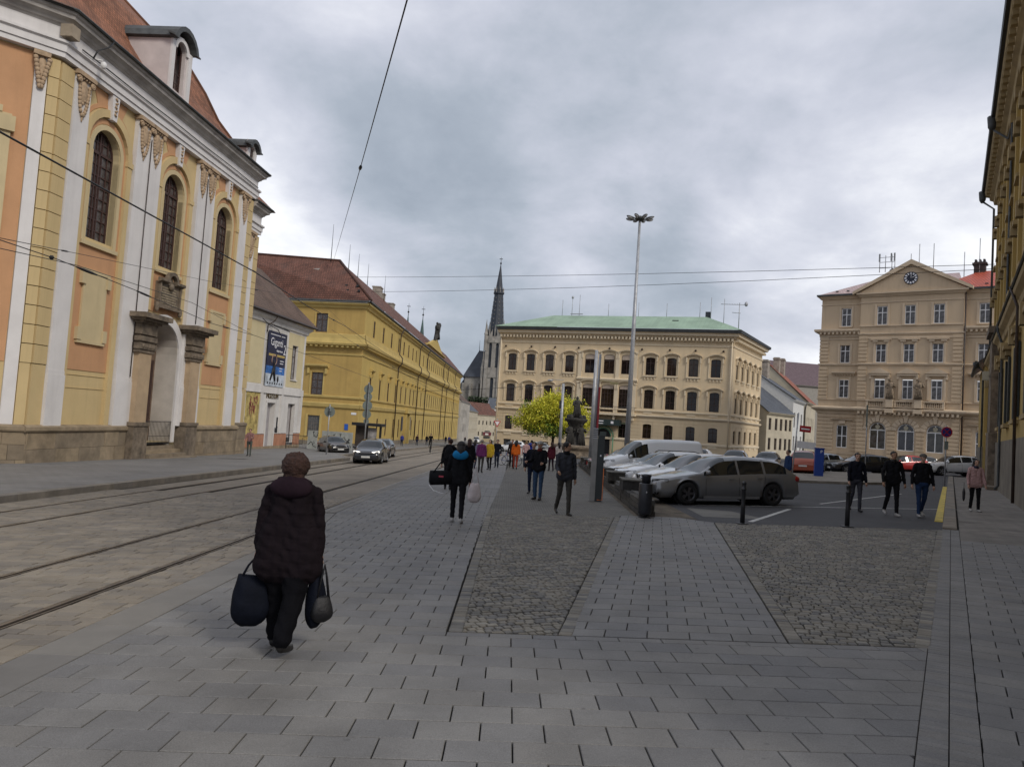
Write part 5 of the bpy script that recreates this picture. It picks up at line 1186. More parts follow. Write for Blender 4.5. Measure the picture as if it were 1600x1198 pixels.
BEL = [('belt_cornice', [(0, 5.3), (.1, 5.35), (.14, 5.55), (.5, 5.75), (.62, 5.9), (.62, 6.05), (.1, 6.2), (0, 6.2)]), ('string_course', [(0, 10.88), (.14, 10.93), (.18, 11.08), (0, 11.15)]), ('string_course', [(0, 6.88), (.1, 6.9), (.12, 7.0), (0, 7.04)]),
       ('upper_cornice', [(0, 14.2), (.1, 14.2), (.15, 14.55), (.5, 14.75), (.62, 14.9), (.62, 15.1), (0, 15.2)]), ('architrave', [(0, 13.9), (.08, 13.9), (.08, 14.05), (0, 14.08)]), ('top_cornice', [(0, 18.6), (.12, 18.65), (.3, 18.85), (.45, 18.95), (.45, 19.1), (0, 19.15)]), ('top_course', [(0, 17.95), (.07, 17.97), (.07, 18.05), (0, 18.08)])]
for nm, p in BEL:
    course(ck, nm, KT, p, -9.8, -5.41, 1, 0); course(ck, nm, KT, p, 4.76, 14)
    if nm == 'upper_cornice': p = [(0, 14.3), (.12, 14.35), (.15, 14.5), (0, 14.55)]; course(cen, 'string_course', KT, [(0, 15.25), (.1, 15.28), (.1, 15.4), (0, 15.42)], -5.4, 4.75, 1, 1)
    course(cen, nm, KT, p, -5.4, 4.75, 1, 1)
mod = MB(); mod.fb(-.1, .1, 0, .5, 14.52, 14.76); mm_ = mod.mesh('modillion', KT); md2 = MB(); md2.fb(-.11, .11, 0, .5, 5.42, 5.72); mm2 = md2.mesh('modillion', KT)
for k in range(10): obj('modillion', mm_, ck, (-9.7+k*.46, 0, 0)); obj('modillion', mm_, ck, (5.0+k*.46, 0, 0))
for k in range(22): obj('modillion', mm2, cen, (-5.1+k*.46, 0, 0))
m = MB(); m.fprism([(-5.6, 19.15), (4.95, 19.15), (-.33, 22.1)], -.4, .25); m.build('gable', KC, cen)
m = MB()
for s in (-1, 1):
    a, b = (-.33+s*5.9, 19.0), (-.33, 22.28); m.fprism([(a[0], a[1]-.05), (a[0], a[1]+.28), (b[0], b[1]+.28), (b[0], b[1]-.25)], -.5, .55)
m.build('gable_cornice', KT, cen)
cl = MB(); cl.tube([(-.35, -.24, 20.5), (-.35, -.34, 20.5)], .70, 24, sm=False); clo = cl.build('clock', M('clock_blue_black', (.012, .014, .03), .4, 0), cen)
cm = MB()
for k in range(12):
    a = PI/6*k; c, s = math.sin(a), math.cos(a)
    cm.add([(-.35+c*.40-s*.045, -.355, 20.5+s*.40+c*.045), (-.35+c*.40+s*.045, -.355, 20.5+s*.40-c*.045), (-.35+c*.62+s*.10, -.355, 20.5+s*.62-c*.10), (-.35+c*.62-s*.10, -.355, 20.5+s*.62+c*.10)], [(0, 1, 2, 3)])
cm.build('hour_mark', WT, clo)
cm = MB(); cm.tube([(-.35, -.37, 20.5), (-.30, -.37, 20.98)], .02, 4); cm.tube([(-.35, -.37, 20.5), (-.05, -.37, 20.62)], .028, 4); cm.build('clock_hand', WT, clo)
for k, u in enumerate((-3.15, -.35, 2.45)):
    m = MB(); m.fprism([(u-1.15, 9.98), (u+1.15, 9.98), (u, 10.62)], 0, .34); m.fb(u-1.05, u+1.05, 0, .25, 9.72, 9.98)
    for s in (-1, 1): m.fb(u+s*.95-.1, u+s*.95+.1, 0, .2, 9.35, 9.72); m.fb(u+s*.78-.10, u+s*.78+.10, 0, .12, 7.1, 9.7)
    m.build('window_pediment', KT, cen)
    part(cen, 'lintel', KT, (u-1.05, u+1.05, 0, .24, 13.72, 13.85), (u-.85, u-.3, 0, .18, 13.5, 13.72), (u+.3, u+.85, 0, .18, 13.5, 13.72))
for u in (-7.05, 6.6):
    m = MB(); m.prof([(0, 9.85), (.2, 9.9), (.34, 10.05), (.34, 10.16), (0, 10.2)], u-1.3, u+1.3)
    for k in range(8): m.fb(u-1.1+k*.3, u-1.0+k*.3, 0, .24, 9.74, 9.86)
    m.build('window_hood', KT, ck)
    m = MB(); m.prof([(0, 4.55), (.2, 4.6), (.3, 4.75), (0, 4.8)], u-1.2, u+1.2); m.fb(u-.35, u+.35, 0, .14, 4.2, 4.55); m.build('window_hood', KT, ck)
for (a, b) in ((-4.3, -2.45), (-1.45, .4), (1.3, 3.2)):
    bl_ = part(cen, 'balustrade', KT, (a-.1, b+.1, .15, .5, 6.85, 7.0), (a-.1, b+.1, .15, .5, 6.2, 6.32), (a-.1, a+.15, .15, .45, 6.3, 6.85), (b-.15, b+.1, .15, .45, 6.3, 6.85))
    bm_ = MB(); bm_.lathe([(.05, 6.32), (.09, 6.45), (.04, 6.7), (.07, 6.85)], 6, (0, 0)); bmm = bm_.mesh('baluster', KT)
    for k in range(8): obj('baluster', bmm, bl_, (a+.25+k*(b-a-.5)/7, -.32, 0))
for u in (-1.95, .85):
    part(cen, 'statue_plinth', KT, (u-.35, u+.35, .05, .75, 6.2, 7.1), (u-.42, u+.42, 0, .85, 5.6, 6.05)); statue(cen, 'statue', (u, -.4, 7.1), 2.25, M('weathered_statue', (.22, .17, .12), .9, .4, 5, .3, 20, stain=.6, stc=(.05, .045, .04), ss=2))
VNM = M('brown_sign_letters', (.09, .045, .03), .6)
lettering('VIETNAMESE RESTAURANT', .30, VNM, ck, -7.3, .02, 5.15, .9); lettering('VIETNAMESE RESTAURANT', .30, VNM, ck, 6.7, .02, 5.15, .9)
m = MB(); m.tube([(4.9, -.6, 18.7), (4.9, -.62, -.5)], .09, 6); m.build('downpipe', PIPE, ck)
m = MB(); m.poly([(-10.2, -.5, 19.15), (-5.3, -.5, 19.15), (-2.6, 5, 22.0), (-4, 5, 22.0)]); m.poly([(-5.3, -.5, 19.15), (4.7, -.5, 19.15), (3.5, 5, 22.0), (-4, 5, 22.0)]); m.poly([(-10.2, -.5, 19.15), (-4, 5, 22.0), (-4, 10, 22), (-10.2, 14, 19.15)]); m.build('roof', KRP, ck, uv=True, fix=False)
m = MB(); m.poly([(4.4, -.5, 19.15), (16, -.5, 19.15), (12, 5, 22.0), (5.4, 5, 22.0), (3.5, 2.2, 20.6)]); m.build('red_roof', KRR, ck, uv=True, fix=False)
part(ck, 'roof_gutter', SHEETM, (-10.3, -5.4, .45, .6, 19.0, 19.2)); part(ck, 'roof_gutter', SHEETM, (4.95, 14, .45, .6, 19.0, 19.2))
for u in (-8.3, -7.1, -5.9, -4.8, 5.0, 6.6, 8.0): m = MB(); m.fb(u-.14, u+.14, -.6, -.35, 19.3, 19.75); m.build('snow_guard', SHEETM, ck)
chm = MB(); chm.box(4.9, 6.0, 4.6, 5.6, 20.5, 23.0); chm.box(4.75, 6.15, 4.45, 5.75, 22.7, 22.9)
for k in range(3): chm.box(4.95+k*.4, 5.15+k*.4, 4.7, 5.5, 23.0, 23.3)
chm.build('chimney', M('soot_brick', (.06, .045, .04), .9, .2, 3), ck)
for u, h, y in ((-.55, 23.4, 0), (-.0, 24.8, 1.5), (1.5, 24.6, 1.0), (5.45, 25.6, 4.5), (4.0, 24.2, 4.5)): m = MB(); m.tube([(u, y, 21), (u, y, h)], .04, 4); m.build('roof_antenna', GALV, ck)
at_ = empty('telecom_mast', (-3.0, 2.6, 8.2), parent=ck); at_.scale = (.62, .62, .62); part(at_, 'mast_base', SLT, (-.8, .9, -.6, .6, 20.9, 21.9))
m = MB()
for u in (-2.1, -1.1, -.0, .5): m.tube([(u, 0, 21.6 if u > -1 else 22.4), (u, 0, 25.6)], .07, 5)
for z in (23.2, 24.3, 25.2): m.tube([(-2.1, 0, z), (.5, 0, z)], .05, 4)
m.build('mast_frame', GALV, at_)
for u in (-2.1, -.1, .45): part(at_, 'panel_antenna', M('antenna_grey', (.25, .26, .27), .6), (u-.13, u+.13, .1, .25, 24.4, 25.9))
m = MB()
for k in range(7): m.ell((-.3+k*.2, .1*(-1)**k, 22.3+.25*(k % 3)), .28, .2, .3, 7, 5)
m.build('relay_box', SLT, at_)
for u in (1.6, 2.2): m = MB(); m.tube([(u, 0, 21.5), (u, 0, 23.3)], .04, 4); m.ell((u, -.2, 23.2), .25, .15, .3, 7, 5); m.build('dish', SLT, at_)
# ------------------------------------------------------------------ house row between palace and clock house
def gabled(name, loc, az, w, d, zb, ze, zr, mat, rmat, label, cols, rows, ww=.9, wh=1.9):
    return simple_house(name, loc, az, w, d, zb, ze, zr, mat, rmat, rows, label, cols=cols, ww=ww, wh=wh)
RED_T = M('red_plain_tiles', (.27, .095, .06), .85, .15, .8, .6, 10, brick=(.3, .3, .03, .6, .12))
h1 = gabled('corner_house', (41.0, 118.5, 0), 45, 9.5, 13, -2, 6.3, 11.5, CRH, GRS, 'low cream house with grey slate roof just right of the cream palace', [1.2, 3.4, 5.2, 7.0, 8.6], [.2, 3.4])
h2 = gabled('corner_house', (48.0, 126.0, 0), 30, 11.5, 15, -2, 9.0, 14.0, M('pale_white_plaster', (.60, .60, .58)), GRS, 'white house with steep grey slate roof and dark double windows, left of a red roof', [1.8, 5.0, 9.2], [.2, 4.2], 1.3, 2.5)
h3 = gabled('corner_house', (54.6, 137.0, 0), 28, 16, 15, -2, 9.3, 16.5, CRH, RED_T, 'cream house with red tiled roof next to the clock house', [2, 4.5, 7, 9.5, 12.5], [.2, 4.2], .8, 2.2)
h4 = gabled('background_house', (50, 175, 0), 80, 34, 14, -2, 15.5, 21.5, M('dull_render', (.30, .28, .25), .9, .1), M('violet_brown_tiles', (.12, .085, .095), .85, .15), 'tall background house with violet brown roof and a small chimney', [3, 8, 13, 18, 23], [9])
for hh, u, z in ((h2, 6, 13), (h3, 3.5, 14.5), (h3, 10, 15)): m = MB(); m.box(u-.9, u+.9, 5.5, 6.6, z-2, z+3.2); m.box(u-1, u+1, 5.4, 6.7, z+2.8, z+3); m.build('chimney', M('chimney_render', (.30, .26, .22)), hh)
m = MB(); m.tube([(11.4, -.5, 9.0), (11.5, -.2, 7.6), (11.5, -.15, -1)], .1, 6); m.build('downpipe', IRON, h2)
vb = empty('hanging_banner', (49.6, 113.2, 0), fz(128), 'vertical black banner with orange top beside the clock house corner', 'banner')
part(vb, 'banner_cloth', BLACK, (-.42, .42, -.04, .04, 3.1, 6.2)); part(vb, 'banner_top', M('orange_print', (.5, .17, .04), .6), (-.42, .42, -.04, .04, 6.2, 7.1))
tm = text_mesh('RESTAURANT', .46, WT, .004); q = D.objects.new('lettering', tm); link(q, vb); q.location = (.0, -.05, 4.65); q.rotation_euler = (PI/2, -PI/2, 0)
m = MB(); m.tube([(-.42, 0, 7.15), (1.0, 0, 7.15)], .03, 4); m.tube([(-.42, 0, 3.05), (1.0, 0, 3.05)], .03, 4); m.build('banner_bracket', IRON, vb)
# ------------------------------------------------------------------ tall yellow house along the right edge
RY = M('right_house_plaster', (.40, .285, .10), .92, .08, .5, .2, 20, stain=.4, stc=(.26, .19, .09), ss=.5, streak=.4)
RT = M('right_house_trim', (.34, .255, .13), .92, .12, 1, .2, 20, stain=.4, stc=(.18, .14, .09), ss=.7)
RS = M('patched_stone_base', (.17, .15, .12), .95, .25, 1.2, .5, 15, stain=.6, stc=(.07, .06, .05), ss=.6, fine=.15, streak=.4)
rb = empty('corner_mansion', (19.17, 27.88, 0), fz(210.7), 'tall ochre house on the right edge with overhanging eaves and dark downpipes', 'building')
# local u runs towards the viewer: u = -26 is the far corner
LW = [-24.6, -21.2, -17.0, -12.4, -7.0, -1.6, 3.8, 9.2, 14.6, 20, 25.4]
UW = [-24.2+3.15*k for k in range(17)]
hs = [(u-.75, u+.75, 3.25, 6.2, 0, .35) for u in LW if not -20 < u < -15]
m = MB(); wall(m, -27.5, 30, -1.5, 8.2, 0, hs); m.build('wall', RY, rb, fix=False)
hs = [(u-.55, u+.55, 9.6, 11.7, 0, .3) for u in UW]+[(u-.55, u+.55, 14.2, 16.3, 0, .3) for u in UW]
m = MB(); wall(m, -26.2, 30, 8.2, 19.6, -.12, hs); m.quad((-26.2, .12, 8.2), (-26.2, 14, 8.2), (-26.2, 14, 19.6), (-26.2, .12, 19.6)); m.quad((-27.5, 0, -1.5), (-27.5, 14, -1.5), (-27.5, 14, 8.2), (-27.5, 0, 8.2)); m.build('upper_wall', RY, rb, fix=False)
course(rb, 'belt_cornice', RT, [(0, 7.55), (.08, 7.6), (.12, 7.85), (.30, 8.0), (.34, 8.15), (0, 8.35)], -27.5, 30, 1, 0); course(rb, 'belt_flashing', SHEETM, [(-.1, 8.4), (.38, 8.2), (.42, 8.24), (-.1, 8.46)], -27.5, 30, 1, 0)
for k in range(19):
    u = -27.5+k*3; z = 2.47 if k else 2.3; part(rb, 'stone_base', RS, (u+.01, u+2.99, 0, .09, -1.6, z))
window_meshes('rl', 1.5, 2.95, 0, IRON, [-.5, -.25, 0, .25, .5], [.6, 1.2, 1.8, 2.4], .06, .025, GLASSD); window_meshes('ru', 1.1, 2.1, 0, BRW, [0], [1.4], .08, .07)
for u in LW:
    if -20 < u < -15: continue
    window(rb, 'rl', u, 3.25, -.1); part(rb, 'dark_shutter', M('black_green_shutter', (.02, .024, .022), .6, .2, 5), (u-1.3, u-.8, .02, .10, 3.3, 6.2)); part(rb, 'dark_shutter', M('black_green_shutter', (.02, .024, .022)), (u+.8, u+1.3, .02, .10, 3.3, 6.2))
    part(rb, 'window_hood', RT, (u-1.1, u+1.1, 0, .30, 6.55, 6.75), (u-.9, u+.9, 0, .2, 6.3, 6.55), (u-.25, u+.25, 0, .36, 6.2, 6.95)); part(rb, 'window_sill', RT, (u-.95, u+.95, 0, .22, 3.05, 3.2))
me = MB(); me.fb(-.8, .8, -.12, .16, 0, .18); me.fb(-.22, .22, -.12, .22, -.35, .3); mh = me.mesh('window_hood', RT); me = MB(); me.fb(-.75, .75, -.12, .10, 0, .16); ms_ = me.mesh('window_sill', RT)
for u in UW:
    window(rb, 'ru', u, 9.6, -.2); window(rb, 'ru', u, 14.2, -.2)
    for z in (11.85, 16.45): obj('window_hood', mh, rb, (u, 0, z))
    for z in (9.4, 14.0): obj('window_sill', ms_, rb, (u, 0, z))
    part(rb, 'pilaster', RY, (u+1.2, u+1.75, -.12, .02, 8.4, 18.4)); part(rb, 'pilaster_capital', RT, (u+1.1, u+1.85, -.12, .12, 18.4, 18.9))
course(rb, 'eaves_cornice', RT, [(-.12, 18.9), (.1, 19.0), (.15, 19.25), (.35, 19.4), (.38, 19.6), (.62, 19.75), (.66, 19.95), (-.12, 20.0)], -26.2, 30, 1, 0)
md = MB(); md.fb(-.14, .14, .1, .6, 19.45, 19.72); mdm = md.mesh('modillion', RT)
for k in range(56): obj('modillion', mdm, rb, (-25.8+k*.8, 0, 0))
course(rb, 'gutter', M('black_gutter', (.03, .033, .035)), [(.62, 20.0), (.82, 19.98), (.86, 20.16), (.6, 20.2)], -27.0, 30)
m = MB(); m.poly([(-27.0, -.8, 20.15), (30, -.8, 20.15), (30, 7, 26), (-20, 7, 26)]); m.poly([(-27.0, -.8, 20.15), (-20, 7, 26), (-27, 14, 20.15)]); m.build('roof', TILE_B, rb, uv=True, fix=False)
for u, o in ((-26.6, .8), (-13.0, .8)):
    m = MB(); m.lathe([(.10, 19.3), (.2, 19.5), (.24, 20.0), (.24, 20.1)], 8, (u, -.78)); m.build('rain_hopper', SHEETM, rb)
m = MB(); m.tube([(-26.6, -.78, 19.4), (-26.2, -.1, 18.7), (-26.15, -.08, 8.5)], .07, 6); m.build('downpipe', SHEETM, rb)
m = MB(); m.tube([(-13.0, -.78, 19.4), (-12.5, -.05, 18.6), (-9.8, -.03, 18.4), (-9.8, -.03, 8.6), (-9.9, -.36, 8.2), (-9.9, -.36, 7.9), (-9.9, -.16, 7.3), (-9.9, -.16, .3), (-9.9, -.3, .1)], .06, 7); m.build('downpipe', SHEETM, rb)
m = MB(); m.tube([(-.3, -.42, 8.3), (-.3, -.16, 7.5), (-.3, -.14, .0)], .055, 6); m.build('downpipe', PIPE, rb)
pr = part(rb, 'stone_portal_pier', CSD, (-18.4, -15.2, 0, .42, -1, 3.0), (-18.2, -15.5, 0, .36, 3.0, 8.6), (-18.5, -15.1, 0, .55, 8.6, 8.95)); part(rb, 'pier_footing', CSD, (-18.6, -15.0, 0, .75, -1, .35)); part(rb, 'entrance_step', CSD, (-13.2, -11.4, 0, .55, -1, .16))
ll = MB(); ll.box(-16.5, -16.1, -.75, -.45, 6.0, 6.5); ll.tube([(-16.3, -.36, 6.2), (-16.3, -.6, 6.3)], .03, 5); ll.build('wall_lantern', M('cream_emblem', (.42, .38, .28)), rb)
# annex past the far corner
an = empty('low_annex', (6.0, 30.5, 0), 0, parent=None, label='low annex with sloping roof and black gutter just past the tall ochre house', cat='building'); an.location = (19.17+.5105*33.5, 27.88+.8599*33.5, 0); an.rotation_euler = (0, 0, fz(210.7))
part(an, 'wall', RY, (-5, 5.9, -8, .25, -1, 8.3)); part(an, 'stone_base', RS, (-5.1, 5.8, .2, .33, -1, 2.3))
m = MB(); m.poly([(-5.3, -.75, 8.2), (5.8, -.75, 8.2), (5.8, 4.5, 12.6), (-5.3, 4.5, 12.6)]); m.build('roof', TILE_B, an, uv=True, fix=False)
m = MB(); m.tube([(5.8, -.8, 8.2), (-5.3, -.8, 8.2)], .12, 6); m.tube([(5.4, -.8, 8.1), (5.3, -.35, 7.6), (5.3, -.33, .4)], .07, 6); m.lathe([(.1, 7.8), (.2, 8.0), (.2, 8.25)], 7, (5.45, -.8)); m.build('gutter_pipe', SHEETM, an)
# ------------------------------------------------------------------ cars
def catmull(pts, x):
    n = len(pts)
    if x >= pts[0][0]: return pts[0][1]
    for i in range(n-1):
        if pts[i][0] >= x >= pts[i+1][0]:
            t = (pts[i][0]-x)/max(1e-6, pts[i][0]-pts[i+1][0]); t = t*t*(3-2*t)*.35+t*.65
            return pts[i][1]+(pts[i+1][1]-pts[i][1])*t
    return pts[-1][1]
TYRE = M('tyre_rubber', (.014, .014, .015), .8, .1, 20); ALLOY = M('alloy_rim', (.42, .43, .45), .3, .05, 5, metal=.8); ALLOYD = M('dark_alloy_rim', (.10, .10, .11), .35, .05, 5, metal=.7)
LAMPG = M('headlamp_glass', (.50, .52, .55), .1, .3, 14, spec=.9); LAMPD = M('dark_headlamp', (.10, .105, .11), .08, .4, 20, spec=.9); TAIL = M('tail_lamp_red', (.35, .012, .012), .15, .2, 10, spec=.8); LAMPON = emis('lit_headlamp', (1, .96, .88), 1.1)
PLATE = M('number_plate', (.62, .62, .60), .5, .1, 20); CHROME = M('chrome_trim', (.55, .55, .56), .15, 0, metal=1)
TYPES = {  # L, W, H, wheelbase, wheel r, ground clearance, top profile (x from centre, z), belt(x), window x-range, pillars, glass: (cowl, roof start), (roof end, rear glass end)
 'estate': dict(L=4.84, W=1.85, H=1.47, wb=2.89, r=.335, gc=.17, top=[(2.42, .52), (2.38, .66), (2.25, .745), (1.6, .87), (1.02, .955), (.35, 1.36), (.10, 1.43), (-.5, 1.47), (-1.4, 1.43), (-1.75, 1.37), (-2.22, 1.02), (-2.36, .96), (-2.41, .62)], belt=[(2.4, .60), (1.0, .87), (-1.2, .97), (-2.42, .98)], ws=(1.02, .12), rg=(-1.85, -2.24), sw=(.92, -1.95), pil=[(-.22, -.29), (-1.12, -1.20)]),
 'hatch': dict(L=4.2, W=1.76, H=1.48, wb=2.58, r=.315, gc=.17, top=[(2.10, .50), (2.06, .66), (1.9, .76), (1.3, .90), (.95, .96), (.28, 1.38), (.05, 1.45), (-.6, 1.48), (-1.3, 1.42), (-1.5, 1.36), (-1.92, 1.0), (-2.05, .92), (-2.1, .6)], belt=[(2.1, .60), (.9, .88), (-1.2, .98), (-2.1, .98)], ws=(.95, .08), rg=(-1.42, -1.93), sw=(.85, -1.45), pil=[(-.30, -.38)]),
 'sedan': dict(L=4.6, W=1.78, H=1.46, wb=2.66, r=.32, gc=.17, top=[(2.30, .50), (2.27, .66), (2.1, .76), (1.5, .88), (1.02, .95), (.35, 1.36), (.1, 1.42), (-.4, 1.46), (-.95, 1.41), (-1.2, 1.34), (-1.72, 1.03), (-2.15, 1.0), (-2.27, .93), (-2.3, .6)], belt=[(2.3, .60), (1.0, .87), (-1.2, .96), (-2.3, .95)], ws=(1.02, .12), rg=(-1.15, -1.74), sw=(.92, -1.35), pil=[(-.22, -.30)]),
 'suv': dict(L=4.45, W=1.86, H=1.64, wb=2.64, r=.355, gc=.22, top=[(2.22, .62), (2.19, .80), (2.05, .90), (1.4, 1.03), (1.05, 1.09), (.45, 1.50), (.2, 1.59), (-.5, 1.64), (-1.4, 1.59), (-1.65, 1.52), (-2.05, 1.12), (-2.17, 1.05), (-2.22, .7)], belt=[(2.2, .74), (1.0, 1.0), (-1.2, 1.12), (-2.2, 1.14)], ws=(1.05, .25), rg=(-1.6, -2.06), sw=(.95, -1.7), pil=[(-.22, -.30), (-1.08, -1.15)]),
 'van': dict(L=5.1, W=1.92, H=1.98, wb=3.0, r=.34, gc=.19, top=[(2.55, .60), (2.52, .82), (2.35, .98), (1.95, 1.12), (1.62, 1.20), (.85, 1.78), (.60, 1.90), (0, 1.97), (-1.5, 1.98), (-2.35, 1.95), (-2.47, 1.88), (-2.53, 1.2), (-2.55, .6)], belt=[(2.55, .74), (1.5, 1.06), (.3, 1.12), (-2.55, 1.14)], ws=(1.62, .72), rg=(9, 9), sw=(1.50, .45), pil=[]),
}
CARM = {}
def car_parts(ty, rough=False):
    """cached meshes with an empty first slot for the body paint (linked per object)"""
    k = (ty, rough)
    if k in CARM: return CARM[k]
    T = TYPES[ty]; L, Wd, H, wb, r, gc = T['L'], T['W'], T['H'], T['wb'], T['r'], T['gc']; R = r+.055
    xs = set()
    n = 30 if not rough else 20
    for i in range(n+1): xs.add(round(L/2-L*i/n, 4))
    for p in T['top']: xs.add(p[0])
    for c in (wb/2, -wb/2):
        for i in range(13): xs.add(round(c+R*math.cos(PI*i/12), 4))
    for q in (T['ws'], T['rg'], T['sw']): xs |= set(q)
    for q in T['pil']: xs |= set(q)
    xs = sorted([x for x in xs if -L/2-1e-6 <= x <= L/2+1e-6], reverse=True)
    x2 = [xs[0]]
    for x in xs[1:]:
        if x2[-1]-x > .012: x2.append(x)
    xs = x2
    def wid(x):
        t = abs(x)/(L/2); a = .17 if x > 0 else .10
        return Wd/2*(1-a*t**5-.02*t*t)
    def top(x): return catmull(T['top'], x)
    def belt(x): return min(catmull(T['belt'], x), top(x)-.055)
    rings = []
    for x in xs:
        w = wid(x); zt = top(x); zb = gc+(.10 if abs(x) > L/2-.12 else 0)+.02; bl = belt(x); ar = 0
        for c in (wb/2, -wb/2):
            d = abs(x-c)
            if d < R: ar = r+math.sqrt(R*R-d*d)
        z1 = max(zb, ar); z2 = max(zb+.10, ar+.012); z3 = max(bl*.62, ar+.03); z4 = max(bl-.075, z3+.02)
        cab = max(0, min(1, (zt-bl-.06)/.30)); wr = w*(.93-.20*cab*min(1, (zt-bl)/.5)); 
        z6 = bl+(zt-bl)*(.80 if cab > 0 else .6)
        fl = .012 if ar else 0
        rings.append([(0, zb), (w*.86, z1), (w*.975+fl, z2), (w+fl, z3), (w*.985, z4), (w*.945, bl), (wr, z6), (wr*.86, zt-.012), (wr*.45, zt+.012), (0, zt+.018)])
    body, sg, sg2, wg, rgm = MB(), MB(), MB(), MB(), MB(); m = len(rings[0])
    def V(i, j, s): y, z = rings[i][j]; return (xs[i], s*y, z)
    for i in range(len(xs)-1):
        xm = (xs[i]+xs[i+1])/2
        for s in (1, -1):
            for j in range(m-1):
                tgt = body
                if j == 5 and T['sw'][0] > xm > T['sw'][1] and not any(a > xm > b for a, b in T['pil']) and rings[i][6][1]-rings[i][5][1] > .05: tgt = sg if s > 0 else sg2
                if j in (7, 8) and T['ws'][0] > xm > T['ws'][1]: tgt = wg
                if j in (7, 8) and T['rg'][0] > xm > T['rg'][1]: tgt = rgm
                if j == 6 and T['ws'][0] > xm > T['ws'][1] and rings[i][7][1]-rings[i][6][1] > .03: tgt = wg
                q = [V(i, j, s), V(i+1, j, s), V(i+1, j+1, s), V(i, j+1, s)]
                if s > 0: q.reverse()
                tgt.add(q, [(0, 1, 2, 3)], 0, True)
    for i, o in ((0, 1), (len(xs)-1, -1)):
        pts = [V(i, j, 1) for j in range(m)]+[V(i, j, -1) for j in range(m-2, 0, -1)]
        body.poly(pts, 0)
    def weld(mb, nm, mat):
        me = mb.mesh(nm, mat, fix=False); bm = bmesh.new(); bm.from_mesh(me); bmesh.ops.remove_doubles(bm, verts=bm.verts, dist=.0008); bmesh.ops.recalc_face_normals(bm, faces=bm.faces); bm.to_mesh(me); bm.free(); return me
    P = {'body': weld(body, 'body', None), 'side_window': weld(sg, 'side_window', CARGL), 'side_window2': weld(sg2, 'side_window', CARGL), 'windscreen': weld(wg, 'windscreen', CARGL)}
    if rgm.f: P['rear_window'] = weld(rgm, 'rear_window', CARGL)
    t = MB(); pr = [(r*.62, -.10), (r*.9, -.115), (r*.985, -.09), (r, 0), (r*.985, .09), (r*.9, .115), (r*.62, .10)]
    b = len(t.v); n = 22
    for (rr_, y) in pr:
        for k2 in range(n): a = 2*PI*k2/n; t.v.append((rr_*math.cos(a), y, rr_*math.sin(a)))
    for i in range(len(pr)-1):
        for k2 in range(n): t.f.append((b+i*n+k2, b+i*n+(k2+1) % n, b+(i+1)*n+(k2+1) % n, b+(i+1)*n+k2)); t.m.append(0); t.s.append(True)
    P['tyre'] = t.mesh('tyre', TYRE)
    for nm, mt in (('rim', ALLOY), ('rim_dark', ALLOYD)):
        q = MB(); n2 = 20
        for (ra, rb_, ya, yb) in ((.66, .60, -.104, -.09), (.60, .56, -.09, -.05)):
            for k2 in range(n2):
                a, c = 2*PI*k2/n2, 2*PI*(k2+1)/n2
                q.quad((r*ra*math.cos(a), ya, r*ra*math.sin(a)), (r*ra*math.cos(c), ya, r*ra*math.sin(c)), (r*rb_*math.cos(c), yb, r*rb_*math.sin(c)), (r*rb_*math.cos(a), yb, r*rb_*math.sin(a)), 0)
        for k2 in range(10):
            a = 2*PI*(k2//2)/5+(.13 if k2 % 2 else -.13); c, s = math.cos(a), math.sin(a); e = .022
            q.add([(c*.05-s*e, -.100, s*.05+c*e), (c*.05+s*e, -.100, s*.05-c*e), (c*r*.62+s*e, -.09, s*r*.62-c*e), (c*r*.62-s*e, -.09, s*r*.62+c*e), (c*.05-s*e, -.06, s*.05+c*e), (c*.05+s*e, -.06, s*.05-c*e), (c*r*.62+s*e, -.05, s*r*.62-c*e), (c*r*.62-s*e, -.05, s*r*.62+c*e)], [(0, 1, 2, 3), (0, 3, 7, 4), (1, 5, 6, 2)], 0)
        q.tube([(0, -.105, 0), (0, -.06, 0)], .06, 10, 0)
        q.tube([(0, -.03, 0), (0, .09, 0)], r*.61, 18, 1, sm=False)
        P[nm] = q.mesh('rim', [mt, BLACK])
    wl = MB(); wl.tube([(0, -(Wd/2-.26), 0), (0, -.3, 0)], R-.015, 16, sm=False); P['well'] = wl.mesh('wheel_well', BLACK)
    zh = top(L/2-.25)
    P['info'] = (T, wid, top, belt, zh, xs, rings); CARM[k] = P; return P
